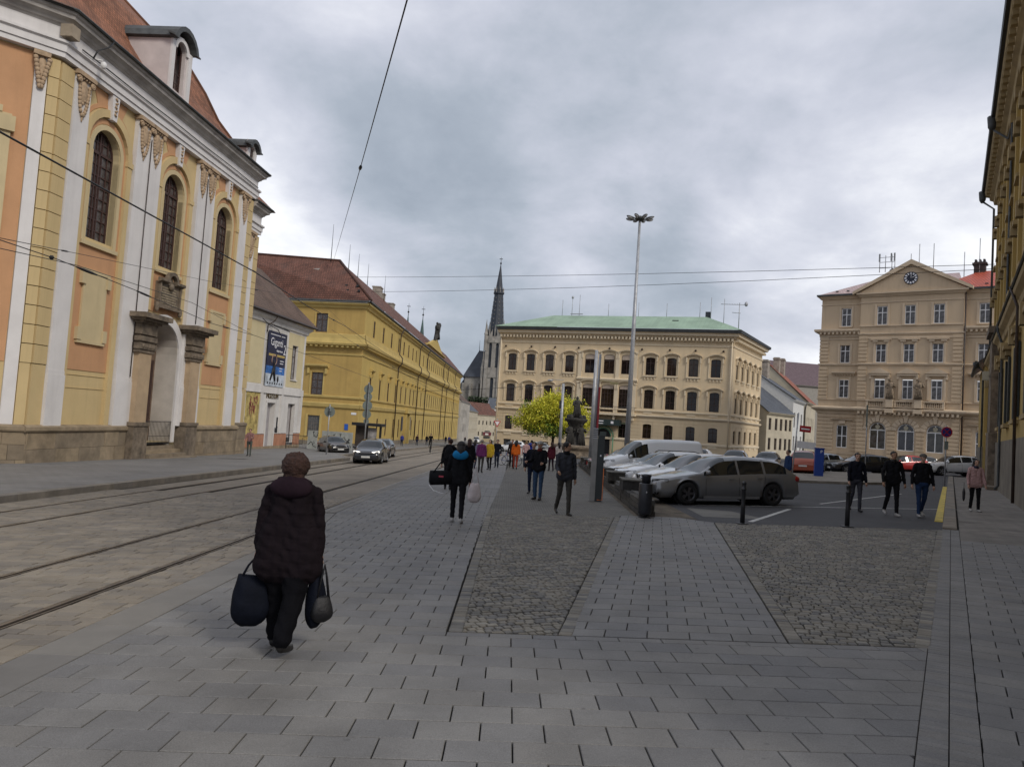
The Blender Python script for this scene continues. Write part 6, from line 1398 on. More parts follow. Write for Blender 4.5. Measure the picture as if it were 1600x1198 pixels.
def car(ty, pos, heading, paint, label, cat='car', group='parked cars on the square', dark_rim=False, lit=False, dz=0, grille='bar', roofrails=False, detail=1, name=None, lamps=None):
    P = car_parts(ty); T, wid, top, belt, zh, xs, rings = P['info']; L, Wd, wb, r = T['L'], T['W'], T['wb'], T['r']
    x, y = pos; hz = fz(heading); dx, dy = math.cos(hz), math.sin(hz)
    root = empty(name or ('parked_'+('van' if ty == 'van' else 'car')), (x, y, gz(x, y)+dz), hz, label, cat, group)
    sx = .032*dx-.0212*dy; sy = -.032*dy-.0212*dx
    root.rotation_euler = (math.atan(sy), -math.atan(sx), hz)
    pk = (ty, paint.name); me = CARM.get(pk)
    if me is None: me = P['body'].copy(); me.materials.clear(); me.materials.append(paint); CARM[pk] = me
    b = obj('body', me, root)
    for nm in ('side_window', 'side_window2', 'windscreen', 'rear_window'):
        if nm in P: obj(nm.replace('2', ''), P[nm], root)
    for i, (cx, s) in enumerate(((wb/2, 1), (wb/2, -1), (-wb/2, 1), (-wb/2, -1))):
        w = empty('wheel', (cx, -s*(Wd/2-.125), r), 0 if s > 0 else PI, parent=root)
        obj('tyre', P['tyre'], w); obj('rim', P['rim_dark' if dark_rim else 'rim'], w)
        obj('wheel_well', P['well'], root, (cx, 0, r), 0 if s > 0 else PI)
    xf = L/2
    for s in (-1, 1):
        m = MB(); w = wid(xf-.22)
        hz_ = zh-.085
        pts = []
        for (dxx, yy, z) in ((.03, .50, hz_-.045), (.03, .50, hz_+.045), (.10, .78, hz_+.07), (.34, .955, hz_+.09), (.36, .975, hz_+.02), (.14, .86, hz_-.045)):
            pts.append((xf-dxx+.012, s*wid(xf-dxx)*yy+.006*s, z))
        c0 = (xf-.16, s*w*.6, hz_); n = len(pts); m.add(pts+[(p[0]-.06, p[1]*.93, p[2]) for p in pts], [tuple(range(n)), tuple(range(2*n-1, n-1, -1))]+[(i, (i+1) % n, n+(i+1) % n, n+i) for i in range(n)])
        m.build('headlight', LAMPON if lit else (lamps or LAMPG), root)
        m = MB(); xr = -L/2; zt = belt(xr+.1)-.10
        m.ell((xr+.10, s*wid(xr+.1)*.90, zt), .16, .10, .11, 8, 6); m.build('tail_light', TAIL, root)
        mx = T['ws'][0]-.18
        m = MB(); m.ell((mx, s*(Wd/2+.07), belt(mx)+.10), .07, .11, .075, 8, 6); m.tube([(mx, s*(wid(mx)*.93), belt(mx)+.03), (mx, s*(Wd/2+.03), belt(mx)+.07)], .025, 5); m.build('wing_mirror', paint if detail else BLACK, root)
        if detail:
            for hx in ([.02, -.95] if T['pil'] else [.6]):
                m = MB(); m.box(hx-.10, hx+.08, s*(wid(hx)*.985), s*(wid(hx)*.985+.035), belt(hx)-.14, belt(hx)-.11); m.build('door_handle', paint, root)
            for sxx in ([T['sw'][0]-.05]+[a-.03 for a, _ in T['pil']]):
                m = MB(); pts = []
                for z in [.30+.06*k for k in range(12)]:
                    if z > belt(sxx)-.04: break
                    z0, z1 = belt(sxx)*.62, belt(sxx)-.075
                    yy = wid(sxx)*(.985 if z > z0 else .995) ; pts.append((sxx, s*(yy+.004 if z < z0 else yy+.008), z))
                m.tube(pts, .006, 4); m.build('door_seam', BLACK, root)
            m = MB(); m.box(-wb/2+.5, wb/2-.5, s*(Wd/2*.985), s*(Wd/2*1.005), T['gc']+.03, T['gc']+.11); m.build('sill_trim', BLACK if ty == 'suv' else paint, root)
    m = MB(); m.fb
    g = MB(); wg = Wd/2
    if grille == 'kidney':
        for s in (-1, 1): g.ell((xf-.04, s*.17, zh-.13), .06, .13, .085, 10, 6)
        g.build('grille', BLACK, root)
        g = MB()
        for s in (-1, 1): g.tube([(xf+.005, s*.17+.135*math.cos(t), zh-.13+.09*math.sin(t)) for t in [2*PI*k/12 for k in range(13)]], .012, 4)
        g.build('grille_surround', CHROME, root)
    else:
        g.box(xf-.10, xf+.012, -wg*.48, wg*.48, zh-.19, zh-.09); g.build('grille', BLACK, root)
        g = MB(); g.box(xf-.08, xf+.02, -wg*.48, wg*.48, zh-.10, zh-.075); g.build('grille_bar', CHROME, root)
    g = MB(); g.box(xf-.08, xf+.008, -wg*.55, wg*.55, T['gc']+.08, T['gc']+.20)
    g.build('lower_intake', BLACK, root)
    for s in (-1, 1): g = MB(); g.ell((xf-.06, s*wg*.70, T['gc']+.16), .08, .10, .05, 8, 5); g.build('fog_lamp_recess', BLACK, root)
    for e, z in ((1, .42), (-1, .62 if ty != 'sedan' else .80)):
        g = MB(); g.box(e*(xf+.012), e*(xf+.028), -.26, .26, z-.055, z+.055); g.build('number_plate', PLATE, root)
    if roofrails:
        for s in (-1, 1):
            m = MB(); m.tube([(.05, s*.56, top(.05)+.0), (-.1, s*.56, top(-.1)+.05), (-1.2, s*.56, top(-1.2)+.05), (-1.5, s*.55, top(-1.5)-.0)], .016, 5); m.build('roof_rail', BLACK, root)
    return root
def paint(n, c, metal=.25, rough=.28): return M(n, c, rough, .02, 1, metal=metal, spec=.6, coat=.8)
GREYP = paint('dark_grey_metallic', (.19, .192, .197), .30, .28); WHT = paint('white_car_paint', (.72, .73, .74), 0); REDP = paint('red_car_paint', (.42, .022, .018), .1); BLKP = paint('black_car_paint', (.012, .012, .015), .2); SILV = paint('silver_car_paint', (.36, .38, .40), .6)
ORG = paint('burnt_orange_paint', (.30, .055, .02), .4); BLUP = paint('blue_car_paint', (.03, .10, .32), .3); DBL = paint('dark_blue_paint', (.02, .03, .06), .4); GRNG = paint('grey_green_paint', (.12, .15, .16), .5); DRED = paint('deep_red_paint', (.30, .012, .02), .3); BRNP = paint('dark_brown_paint', (.045, .03, .028), .4)
car('estate', (6.66, 23.5), 255.5, GREYP, 'dark grey estate car nearest the camera in the parking row', dark_rim=True, grille='kidney', lamps=LAMPD)
car('hatch', (6.65, 26.2), 255, WHT, 'white hatchback with twin nose grilles right behind the grey estate', grille='kidney', lamps=LAMPD)
car('hatch', (6.35, 29.0), 255, WHT, 'white hatchback with black front intake, third in the parking row')
car('estate', (6.7, 32.0), 255, WHT, 'white estate car with black roof rails just in front of the white van', roofrails=True, lamps=LAMPD)
car('van', (6.95, 36.2), 255, WHT, 'white panel van with windowless rear in the parking row', cat='van')
car('hatch', (6.7, 40.8), 256, REDP, 'bright red hatchback beyond the white van, nose at the info column')
car('sedan', (7.1, 44.2), 256, DRED, 'darker red car second beyond the white van')
P2 = 'parked cars across the lane'
car('hatch', (15.2, 59), 205, WHT, 'small white hatchback in the rear row left of the blue car', detail=0)
car('estate', (13.2, 61), 205, BRNP, 'dark brown estate in the rear row left of the small white hatchback', detail=0)
car('hatch', (17.6, 57.5), 205, BLUP, 'mid blue hatchback in the rear parking row', detail=0)
car('sedan', (20.3, 58), 205, DBL, 'dark blue saloon in the rear row right of the mid blue hatchback', detail=0)
car('sedan', (22.0, 54), 208, GRNG, 'grey green saloon roof between the estate car and the orange off roader', detail=0)
car('suv', (20.9, 52.2), 25, ORG, 'burnt orange off roader behind the blue ticket machine')
car('hatch', (24.9, 59.5), 250, SILV, 'silver hatchback between the ticket machine and the black estate', detail=0)
car('estate', (27.4, 57.6), 272, BLKP, 'black estate car parked side on behind the walking men', detail=0)
car('hatch', (32.5, 68.5), 265, DBL, 'dark hatchback partly hidden behind the second walking man', detail=0)
car('hatch', (36.2, 68), 262, REDP, 'red hatchback between the two right hand men in front of the clock house', detail=0)
car('sedan', (39.0, 70.5), 262, SILV, 'silver saloon peeking over the bonnet of the white off roader', detail=0)
car('suv', (36.2, 60.4), 272, WHT, 'white off roader with red tail lights below the clock house', lamps=LAMPG)
car('suv', (42.0, 66.5), 262, BLKP, 'black off roader behind the white one at the right edge of the car park', detail=0)
car('sedan', (-8.55, 47.0), 178, BLKP, 'dark saloon with lit headlights driving towards the viewer', name='driving_car', group='cars in the street', lit=True, dz=-.03)
car('estate', (-9.9, 58.5), 178, BRNP, 'dark estate car following close behind the saloon with lit headlights', name='driving_car', group='cars in the street', dz=-.03, detail=0)
car('hatch', (-14.6, 62.5), 150, BLKP, 'black hatchback parked in the bay beside the graffiti wall', group='cars in the street', detail=0, dz=.02)
car('estate', (3.3, 98), 280, SILV, 'silver estate car parked below the lime green tree', detail=0)
car('hatch', (0.6, 99.5), 283, WHT, 'white car left of the silver estate under the tree', detail=0)
car('van', (-9.2, 215), 178, WHT, 'white van far down the street', cat='van', name='driving_van', group='cars in the street', detail=0)
# ------------------------------------------------------------------ people
import numpy as np
SKIN = M('skin', (.42, .25, .18), .6, .08, 30); SKIND = M('tanned_skin', (.30, .17, .11), .6, .08, 30)
def cloth(n, c, bump=.5, bs=14, rough=.9): return M(n, c, rough, .12, 6, bump, bs, spec=.10, fine=.06)
def person(pos, heading, h, label, top, legs, shoes, skin=SKIN, hair=None, hairstyle='short', bulk=1.0, step=.35, stepbend=.25, armL=(0, .2, .15), armR=(0, .2, .15), legw=1.0, lean=0, headyaw=0, headpitch=0,
           coat=0, coatw=1.0, vox=.016, extra=None, hat=None, group='people on the square', z=0, face=True, hood=None, collar=None, feet=True):
    """local +y is forward. arm = (forward angle, outward angle, elbow bend). coat = how far the jacket reaches below the hip"""
    s = h/1.75; prim = []       # (p0, p1, r0, r1, mat index)  0 top 1 legs 2 shoes 3 skin
    V = Vector
    def leg(sd, a, b):
        hip = V((sd*.093*(.9+.1*bulk), 0, .90)); k = hip+V((0, math.sin(a), -math.cos(a)))*.43; an = k+V((0, math.sin(a-b), -math.cos(a-b)))*.41
        return hip, k, an
    la = leg(-1, step, stepbend*.2 if step > 0 else stepbend); ra = leg(1, -step, stepbend if step > 0 else stepbend*.2)
    low = min(la[2].z, ra[2].z)-.085
    for sd, (hip, k, an), lead in ((-1, la, step > 0), (1, ra, step <= 0)):
        b = (.9+.1*bulk)
        prim += [(hip, k, .092*b*legw, .062*legw, 1), (k, an+V((0, 0, .02)), .060*legw, .050*legw, 1)]
        pitch = 0 if lead or abs(step) < .05 else min(.9, abs(step)*1.6)
        f = V((sd*.12, math.cos(pitch), -math.sin(pitch))).normalized()
        heel = an+V((0, -.035, -.048)) if pitch == 0 else an+V((0, -.02, -.05)); prim += [(an, heel+V((0, 0, .01)), .046, .042, 2), (heel, heel+f*.12, .042, .040, 2), (heel+f*.10, heel+f*.20, .040, .032, 2)]
    L = V((0, math.sin(lean), math.cos(lean))); pel = V((0, 0, .92))
    def sp(t, y=0): return pel+L*t+V((0, y, 0))
    ts = 1.0*bulk
    prim += [(sp(-.02)+V((-.06, 0, 0)), sp(-.02)+V((.06, 0, 0)), .108*ts, .108*ts, 1 if coat < .05 else 0)]
    for sx in (-.048, .048): prim.append((sp(.03)+V((sx*bulk, 0, 0)), sp(.30)+V((sx*1.15*bulk, .005, 0)), .104*ts, .098*ts, 0))
    for sx in (-.085, .085): prim.append((sp(.30)+V((sx*.75, .005, 0)), sp(.44)+V((sx, .0, 0)), .093*ts, .082*ts, 0))
    prim.append((sp(.50)+V((-.15, -.01, 0)), sp(.50)+V((.15, -.01, 0)), .062, .062, 0)); prim.append((sp(.47), sp(.56), .09, .058, 0))
    if coat > 0:
        for k in range(5):
            a = (k-2)*.5*.11*coatw
            prim.append((sp(.15)+V((a*.8, 0, 0)), V((a, 0, .90-coat+.09)), .10*ts, .102*ts*coatw**.4, 0))
    hands = []
    for sd, (fa, oa, be) in ((-1, armL), (1, armR)):
        oa = max(oa, .17); sh = sp(.475)+V((sd*(.180+.07*(bulk-1)), 0, 0))
        d1 = V((sd*math.sin(oa), math.sin(fa)*math.cos(oa), -math.cos(fa)*math.cos(oa))); el = sh+d1*.285
        f2 = fa+be; d2 = V((sd*math.sin(oa)*.3, math.sin(f2), -math.cos(f2))).normalized(); wr = el+d2*.245
        ab = .7+.3*bulk; prim += [(sh, el, .056*ab, .048*ab, 0), (el, wr, .048*ab, .040*ab, 0), (wr, wr+d2*.06, .027, .030, 3)]
        hands.append((wr+d2*.035, d2, sd))
    neck = sp(.55); hd = sp(.69, .02)+V((0, .03*headpitch, 0)); prim.append((neck, hd-V((0, 0, .05)), .056, .050, 3))
    Rh = Matrix.Rotation(headyaw, 3, 'Z')
    for (o0, o1, r0, r1) in (((0, -.02, .035), (0, .015, .035), .082, .080), ((0, .035, -.01), (0, .045, -.055), .062, .045), ((0, .088, .005), (0, .108, -.018), .014, .017)):
        prim.append((hd+Rh@V(o0), hd+Rh@V(o1), r0, r1, 3))
    for sd in (-1, 1): prim.append((hd+Rh@V((sd*.078, -.005, .01)), hd+Rh@V((sd*.083, -.012, -.022)), .016, .012, 3))
    m = MB()
    def capsule(p0, p1, r0, r1, n=12):
        d = p1-p0; l = d.length; d = d.normalized() if l > 1e-5 else V((0, 0, 1)); pts, rs = [], []
        for a in (-90, -60, -30): t = math.radians(a); pts.append(p0+d*r0*math.sin(t)); rs.append(max(.002, r0*math.cos(t)))
        pts.append(p0); rs.append(r0); pts.append(p1+d*1e-4); rs.append(r1)
        for a in (30, 60, 90): t = math.radians(a); pts.append(p1+d*r1*math.sin(t)); rs.append(max(.002, r1*math.cos(t)))
        m.tube(pts, rs, n, 0, True, True)
    for p in prim: capsule(*p[:4])
    tmp = D.objects.new('tmp', m.mesh('tmp', None)); COL.objects.link(tmp)
    mo = tmp.modifiers.new('r', 'REMESH'); mo.mode = 'VOXEL'; mo.voxel_size = vox; mo.use_smooth_shade = True
    sm = tmp.modifiers.new('s', 'SMOOTH'); sm.factor = .6; sm.iterations = 3
    me = D.meshes.new_from_object(tmp.evaluated_get(bpy.context.evaluated_depsgraph_get())); D.objects.remove(tmp)
    nv = len(me.vertices); co = np.empty(nv*3); me.vertices.foreach_get('co', co); co = co.reshape(-1, 3)
    # pick the clothing zone of every face by the nearest limb
    npoly = len(me.polygons); cen = np.empty(npoly*3); me.polygons.foreach_get('center', cen); cen = cen.reshape(-1, 3)
    best = np.full(npoly, 1e9); mi = np.zeros(npoly, dtype=np.int32)
    for p0, p1, r0, r1, k in prim:
        a = np.array(p0); b = np.array(p1)-a; t = np.clip(((cen-a)@b)/max(1e-9, b@b), 0, 1)
        dd = np.linalg.norm(cen-(a+t[:, None]*b), axis=1)-(r0+(r1-r0)*t)
        k2 = dd < best; best[k2] = dd[k2]; mi[k2] = k
    hem = .90-coat if coat > 0 else .90
    me.materials.clear()
    for q in (top, legs, shoes, skin): me.materials.append(q)
    if coat > .05: mi[(mi == 1) & (cen[:, 2] > .90-coat+.02)] = 0
    me.polygons.foreach_set('material_index', mi)
    # cloth folds
    vz = co[:, 2]
    ph = (pos[0]*7+pos[1]) % 6
    fold = (.0055 if vox < .012 else .0035)*np.sin(vz*34+3*np.sin(co[:, 0]*17+ph)+ph)*np.cos(co[:, 0]*23+vz*9+co[:, 1]*11)+.0025*np.sin(vz*61+co[:, 0]*31+ph)
    if vox < .012: fold = fold-.0035*np.exp(-((np.mod(vz+.01*np.sin(co[:, 0]*9), .105)-.052)/.009)**2)*(vz > .72)
    msk = (vz < 1.40) & (vz > .06); nr = np.empty(nv*3); me.vertices.foreach_get('normal', nr) if hasattr(me.vertices[0], 'normal') else None; nr = nr.reshape(-1, 3)
    co = co+nr*(fold*msk)[:, None]
    co[:, 2] -= low; co *= s
    me.vertices.foreach_set('co', co.ravel()); me.update(); me.name = 'person'
    off = V((0, 0, -low))
    # hands: palm, four curled fingers and a thumb
    g = MB()
    for (w, d, sd) in hands:
        w = (w+off)*s; c = w+d*.05*s
        side = V((1, 0, 0)); nrm = V((0, 1, 0)) if abs(d.y) < .7 else V((0, 0, 1)); inn = V((-sd, 0, 0)); across = d.cross(inn).normalized()
        g.tube([w, w+d*.03*s, w+d*.075*s, w+d*.085*s], [.022*s, .031*s, .034*s, .026*s], 8)
        for k, ln in enumerate((.062, .072, .067, .052)):
            b = w+d*.078*s+across*((k-1.5)*.018*s); k1 = b+(d*.9+inn*.35)*ln*.5*s; k2_ = k1+(d*.45+inn*.85)*ln*.38*s; g.tube([b-d*.012*s, k1, k2_], [.0098*s, .0088*s, .0072*s], 6)
        b = w+d*.03*s-across*.024*s*(1 if d.y >= 0 else 1); g.tube([b, b+(d*.6-across*.5+inn*.3)*.035*s, b+(d*.9-across*.2+inn*.5)*.062*s], [.012*s, .0105*s, .008*s], 6)
    gm = g.mesh('hands', skin)
    bm = bmesh.new(); bm.from_mesh(me); nb = len(bm.faces); bm.from_mesh(gm); bm.faces.ensure_lookup_table()
    for f in bm.faces[nb:]: f.material_index = 3; f.smooth = True
    bm.to_mesh(me); bm.free()
    root = D.objects.new('person', me); COL.objects.link(root); x, y = pos
    root.location = (x, y, gz(x, y)+z); root.rotation_euler = (0, 0, -math.radians(heading)); tag(root, label, 'person', group)
    H = (hd+off)*s
    def add(nm, mb, mat):
        o = mb.build(nm, mat, root); return o
    if face:
        m = MB()
        for sd in (-1, 1): m.ell(tuple(H+Rh@V((sd*.030, .083, .018))*s), .011*s, .006*s, .006*s, 6, 5)
        add('eyes', m, M('eye_dark', (.03, .02, .015), .3, 0)); m = MB(); m.ell(tuple(H+Rh@V((0, .083, -.048))*s), .022*s, .008*s, .005*s, 6, 5); add('mouth', m, M('lips', (.25, .10, .08), .6, 0))
        m = MB()
        for sd in (-1, 1): m.ell(tuple(H+Rh@V((sd*.031, .088, .036))*s), .017*s, .005*s, .004*s, 6, 4)
        add('eyebrows', m, hair or BLACK)
    if hair is not None:
        m = MB(); b0 = 0
        if hairstyle == 'curly':
            m.ell(tuple(H+Rh@V((0, -.030, .025))*s), .125*s, .128*s, .122*s, 56, 40); m.ell(tuple(H+Rh@V((0, -.058, -.055))*s), .098*s, .075*s, .072*s, 36, 24)
        elif hairstyle == 'long':
            m.ell(tuple(H+Rh@V((0, -.025, .035))*s), .096*s, .108*s, .098*s, 14, 10); m.tube([tuple(H+Rh@V(q)*s) for q in ((0, -.06, .02), (0, -.085, -.08), (0, -.10, -.20), (0, -.10, -.26))], [.085*s, .092*s, .085*s, .03*s], 12)
        else: m.ell(tuple(H+Rh@V((0, -.018, .045))*s), .089*s, .103*s, .085*s, 14, 10)
        m.v = [tuple(V(q)*(1)+V((1, 1, 1))*0+(V(q)-H).normalized()*((noise.noise(V(q)*26)*.012+noise.noise(V(q)*60)*.010+noise.noise(V(q)*130)*.007) if hairstyle == 'curly' else noise.noise(V(q)*38)*.006+noise.noise(V(q)*90)*.003)) for q in m.v]
        add('hair', m, hair)
    if hat is not None:
        m = MB(); c = H+V((0, 0, .07))*s
        m.ell(tuple(H+Rh@V((0, -.01, .060))*s), .094*s, .108*s, .072*s, 14, 9); q = [H+Rh@V(p)*s for p in ((-.07, .06, .055), (.07, .06, .055), (.05, .145, .035), (-.05, .145, .035))]
        m.prism([tuple(a) for a in q], (0, 0, .012*s)); add('cap', m, hat)
    if hood is not None:
        m = MB()
        ck_ = (sp(.55)+off)*s
        m.ell(tuple(ck_+V((0, -.09, -.03))*s), .165*s*bulk**.5, .075*s, .10*s, 16, 10); m.tube([tuple(ck_+V(q)*s) for q in ((-.13, .02, .0), (-.11, -.07, .03), (0, -.10, .045), (.11, -.07, .03), (.13, .02, .0))], .035*s, 8); add('hood', m, hood)
    if collar is not None:
        m = MB(); ck_ = (sp(.56)+off)*s; m.lathe([(.085*s, ck_.z-.05*s), (.08*s, ck_.z+.0), (.072*s, ck_.z+.035*s)], 14, (ck_.x, ck_.y+.005)); add('scarf', m, collar)
    if extra: extra(root, s, off, H, sp, add, hands)
    return root, [(w+off)*s for (w, d, sd) in hands]
NAVY = cloth('navy_cloth', (.010, .011, .017)); BLK = cloth('black_cloth', (.010, .010, .012)); CHAR = cloth('charcoal_cloth', (.035, .037, .045)); JEAN = cloth('blue_denim', (.035, .065, .12), .4, 30); GTR = cloth('grey_trousers', (.05, .047, .042)); DJ = cloth('dark_denim', (.015, .022, .045)); PURP = cloth('plum_cloth', (.022, .012, .018))
SHOE = M('black_shoe_leather', (.012, .011, .011), .4, .1, 20); SHOEW = M('pale_shoe', (.32, .31, .30), .6, .1, 20)
HBR = M('brown_hair', (.040, .018, .013), .8, .3, 60, .8, 90); HBK = M('black_hair', (.010, .008, .008), .6, .3, 60, .8, 90); HGR = M('grey_hair', (.25, .22, .19), .8, .3, 60, .8, 90); HBL = M('blond_hair', (.28, .19, .09), .8, .3, 60, .8, 90)
def bag(label, cat, mat, p, w, d, h, rz=0, straps=None, sag=.12, name='bag', taper=.8, strap_mat=None):
    """soft bag hanging from point p (top of straps); returns root"""
    m = MB(); n = 28; rows = 16; r = random.Random(int(w*1000+h*977))
    for j in range(rows):
        t = j/(rows-1); z = -h*t; e = math.sin(PI*min(1, (t*.82+.12)))**.45; ww = w/2*(taper+(1-taper)*math.sin(PI*t*.6))*(math.sqrt(max(0, 1-((t-.62)/.38)**2*.85)) if t > .62 else 1); dd = d/2*(.25+.75*math.sin(PI*min(1, t*.75+.06)))*(math.sqrt(max(0, 1-((t-.62)/.38)**2*.9)) if t > .62 else 1)
        for k in range(n):
            a = 2*PI*k/n; cx = abs(math.cos(a))**.6*math.copysign(1, math.cos(a)); cy = abs(math.sin(a))**.7*math.copysign(1, math.sin(a))
            q = Vector((cx*ww, cy*dd, z-(sag*h*(1-abs(cx))*.3 if j == 0 else 0))); nn = noise.noise(Vector((q.x*14+q.z*3, q.y*9, q.z*5))+Vector((p[0], p[1], 0))*3)*.05
            m.v.append((q.x*(1+nn), q.y*(1+nn*5), q.z+nn*.25))
    for j in range(rows-1):
        for k in range(n): m.f.append((j*n+k, (j+1)*n+k, (j+1)*n+(k+1) % n, j*n+(k+1) % n)); m.m.append(0); m.s.append(True)
    m.f.append(tuple(range(n))); m.m.append(0); m.s.append(True); m.f.append(tuple((rows-1)*n+k for k in range(n-1, -1, -1))); m.m.append(0); m.s.append(True)
    sl = straps or .22
    root = empty(name, p, rz, label, cat)
    m.build('bag_body', mat, root, loc=(0, 0, -sl))
    for sy in (-1, 1):
        q = MB(); q.tube([(-w*.26, sy*d*.12, -sl-.02), (-w*.12, sy*d*.06, -sl*.45), (0, sy*.012, -.01), (w*.12, sy*d*.06, -sl*.45), (w*.26, sy*d*.12, -sl-.02)], .0085, 6); q.build('bag_strap', strap_mat or mat, root)
    return root
# -- the woman in the foreground
WC = cloth('maroon_black_quilted_coat', (.0095, .0065, .0085), .8, 9); 
def womanx(root, s, off, H, sp, add, hands):
    m = MB()      # quilting seams and hem as raised rolls around the coat
    pass
wp = (-1.76, 6.25)
wr, wh = person(wp, 2, 1.60, 'stout woman in dark maroon coat walking away with bags, nearest to the viewer', WC, cloth('black_wide_trousers', (.0035, .0035, .005)), SHOE, hair=HBR, hairstyle='curly', bulk=1.40, step=.16, stepbend=.45, legw=1.66,
       armL=(-.03, .22, .10), armR=(-.03, .20, .10), coat=.26, coatw=1.45, vox=.010, face=False, hood=cloth('maroon_hood_cloth', (.018, .010, .015), .6, 9), group=None)
a = math.radians(-2)
def W2(p, root=wr): return root.matrix_basis @ Vector(p)
lh, rh = W2(wh[0]), W2(wh[1])
NB = cloth('dark_navy_nylon', (.0045, .0060, .0115), .8, 7, .75)
bag('large sagging navy shopping bag in the left hand of the woman in front', 'bag', NB, (lh.x-.03, lh.y, lh.z-.06), .32, .22, .42, .35, straps=.14, taper=.7)
bag('narrow long navy bag in the right hand of the woman in front', 'bag', NB, (rh.x-.01, rh.y+.01, rh.z-.06), .17, .14, .46, 1.0, straps=.08, taper=.45)
bag('small black handbag dangling beside the long navy bag', 'handbag', M('black_bag_leather', (.007, .007, .009), .6, .2, 8, .6, 12), (rh.x+.055, rh.y-.02, rh.z-.06), .19, .12, .22, .5, straps=.26, taper=.6)
# -- woman with blue hood, duffel and tote
bp = (-.98, 15.7)
r2, h2_ = person(bp, -3, 1.70, 'woman in black with bright blue hood lining, duffel bag and white tote, walking away', BLK, BLK, SHOEW, hair=M('dark_hair', (.014, .011, .010), .6, .3, 60, .8, 90), bulk=1.12, step=.16, stepbend=.3, armL=(.1, .25, .5), armR=(.05, .12, .3), coat=.12, vox=.014, face=False, hairstyle='long', hood=cloth('bright_blue_lining', (.015, .17, .38)), group=None)
M2 = r2.matrix_basis
q = M2 @ Vector((-.36, .02, 1.20))
df = empty('duffel_bag', tuple(q), math.radians(5), 'black sports duffel bag with white piping slung at the left hip', 'bag')
m = MB(); m.tube([(-.27, 0, -.30), (-.25, 0, -.30), (.20, 0, -.27), (.22, 0, -.27)], [.08, .155, .15, .08], 14); m.build('bag_body', BLK, df); m = MB(); m.tube([(-.2, -.10, -.2), (-.05, -.05, .03), (.22, 0, .25)], .014, 5); m.build('bag_strap', BLK, df)
m = MB(); m.tube([(-.26, -.06, -.44), (-.16, -.10, -.55), (0, -.12, -.60), (.14, -.1, -.58)], .010, 5); m.build('white_piping', WHITEP, df); m = MB(); m.obox((-.02, -.150, -.25), .10, .012, .035); m.build('red_tag', M('red_tag', (.4, .05, .08), .6), df)
q = M2 @ Vector((.34, -.06, 1.22)); bag('white drawstring tote bag hanging at the right shoulder of the woman with blue hood', 'bag', cloth('white_canvas', (.52, .46, .46), .5, 10), tuple(q), .30, .16, .42, .2, straps=.36, taper=.55)
# -- promenade people
person((1.43, 18.0), 168, 1.76, 'man in charcoal anorak and grey trousers walking towards the viewer, face turned', CHAR, GTR, SHOE, SKIND, HBK, bulk=1.15, step=.18, stepbend=.4, armL=(-.1, .14, .2), armR=(.3, .2, .9), coat=.08, headyaw=.8, vox=.014, collar=BLK, group='walking men')
person((.97, 22.2), 205, 1.74, 'man in black jacket, light cap and jeans standing with hands at his waist', BLK, JEAN, SHOE, SKIN, HGR, bulk=1.12, step=.03, stepbend=.05, armL=(.25, .15, 1.2), armR=(.3, .15, 1.2), coat=.05, hat=cloth('pale_grey_cap', (.30, .29, .27)), vox=.014, collar=cloth('dark_red_scarf', (.10, .02, .02)), group='walking men')
person((.86, 24.4), 190, 1.70, 'person in dark clothes half hidden behind the man with the light cap', NAVY, DJ, SHOE, SKIN, HBK, step=.05, vox=.018, coat=.05)
PN = 'pedestrians on the far promenade'
person((-1.95, 25.3), 0, 1.72, 'person with large black backpack walking just ahead of the woman with blue hood', BLK, BLK, SHOE, SKIN, HBR, bulk=1.1, step=.2, coat=.05, vox=.02, face=False, group=PN, hood=BLK)
q = empty('backpack', (-1.95, 25.08, gz(-1.95, 25)+1.18), 0, 'black backpack on the back of the walker ahead of the blue hood', 'backpack'); m = MB(); m.ell((0, 0, 0), .17, .13, .27, 12, 9); m.build('bag_body', BLK, q); m = MB(); m.ell((0, -.10, -.08), .12, .06, .13, 10, 7); m.build('front_pocket', BLK, q)
person((-1.62, 31.5), -4, 1.72, 'woman in long black coat with brown hair further up the promenade', BLK, PURP, SHOE, SKIN, HBR, 'long', bulk=1.15, step=.15, coat=.35, vox=.02, face=False, group=PN)
person((-1.33, 38.3), 10, 1.68, 'woman in purple jacket and grey trousers in the waiting group', cloth('purple_jacket', (.13, .03, .11)), GTR, SHOE, SKIN, HGR, 'short', bulk=1.12, step=.06, coat=.1, vox=.022, face=False, group=PN)
person((-1.85, 42.5), 20, 1.66, 'person with lilac backpack in the waiting group', cloth('lilac_cloth', (.16, .15, .24)), DJ, SHOE, SKIN, HBK, 'long', step=.05, vox=.024, face=False, group=PN)
person((-.98, 41.6), 200, 1.68, 'woman in yellow raincoat among the waiting group', cloth('yellow_raincoat', (.50, .33, .03)), BLK, SHOE, SKIN, HBK, 'long', step=.05, coat=.2, vox=.024, group=PN)
person((-.62, 45.0), 190, 1.70, 'dark dressed person behind the yellow raincoat', NAVY, DJ, SHOE, SKIN, HBK, step=.05, vox=.024, group=PN)
person((.50, 43.9), 5, 1.70, 'person in bright orange jacket and rust trousers', cloth('bright_orange_cloth', (.62, .13, .02)), cloth('rust_trousers', (.28, .05, .03)), SHOE, SKIN, HBK, 'long', bulk=1.05, step=.1, coat=.05, vox=.022, face=False, group=PN)
person((.28, 45.6), 185, 1.72, 'dark dressed person facing the one in orange', cloth('brown_black_cloth', (.03, .018, .016)), BLK, SHOE, SKIN, HBK, step=.08, vox=.024, group=PN)
person((1.17, 47.2), 5, 1.66, 'person with pale pink jacket seen from behind', cloth('pale_pink_cloth', (.52, .33, .32)), DJ, SHOE, SKIN, HBL, 'short', step=.04, vox=.024, face=False, group=PN)
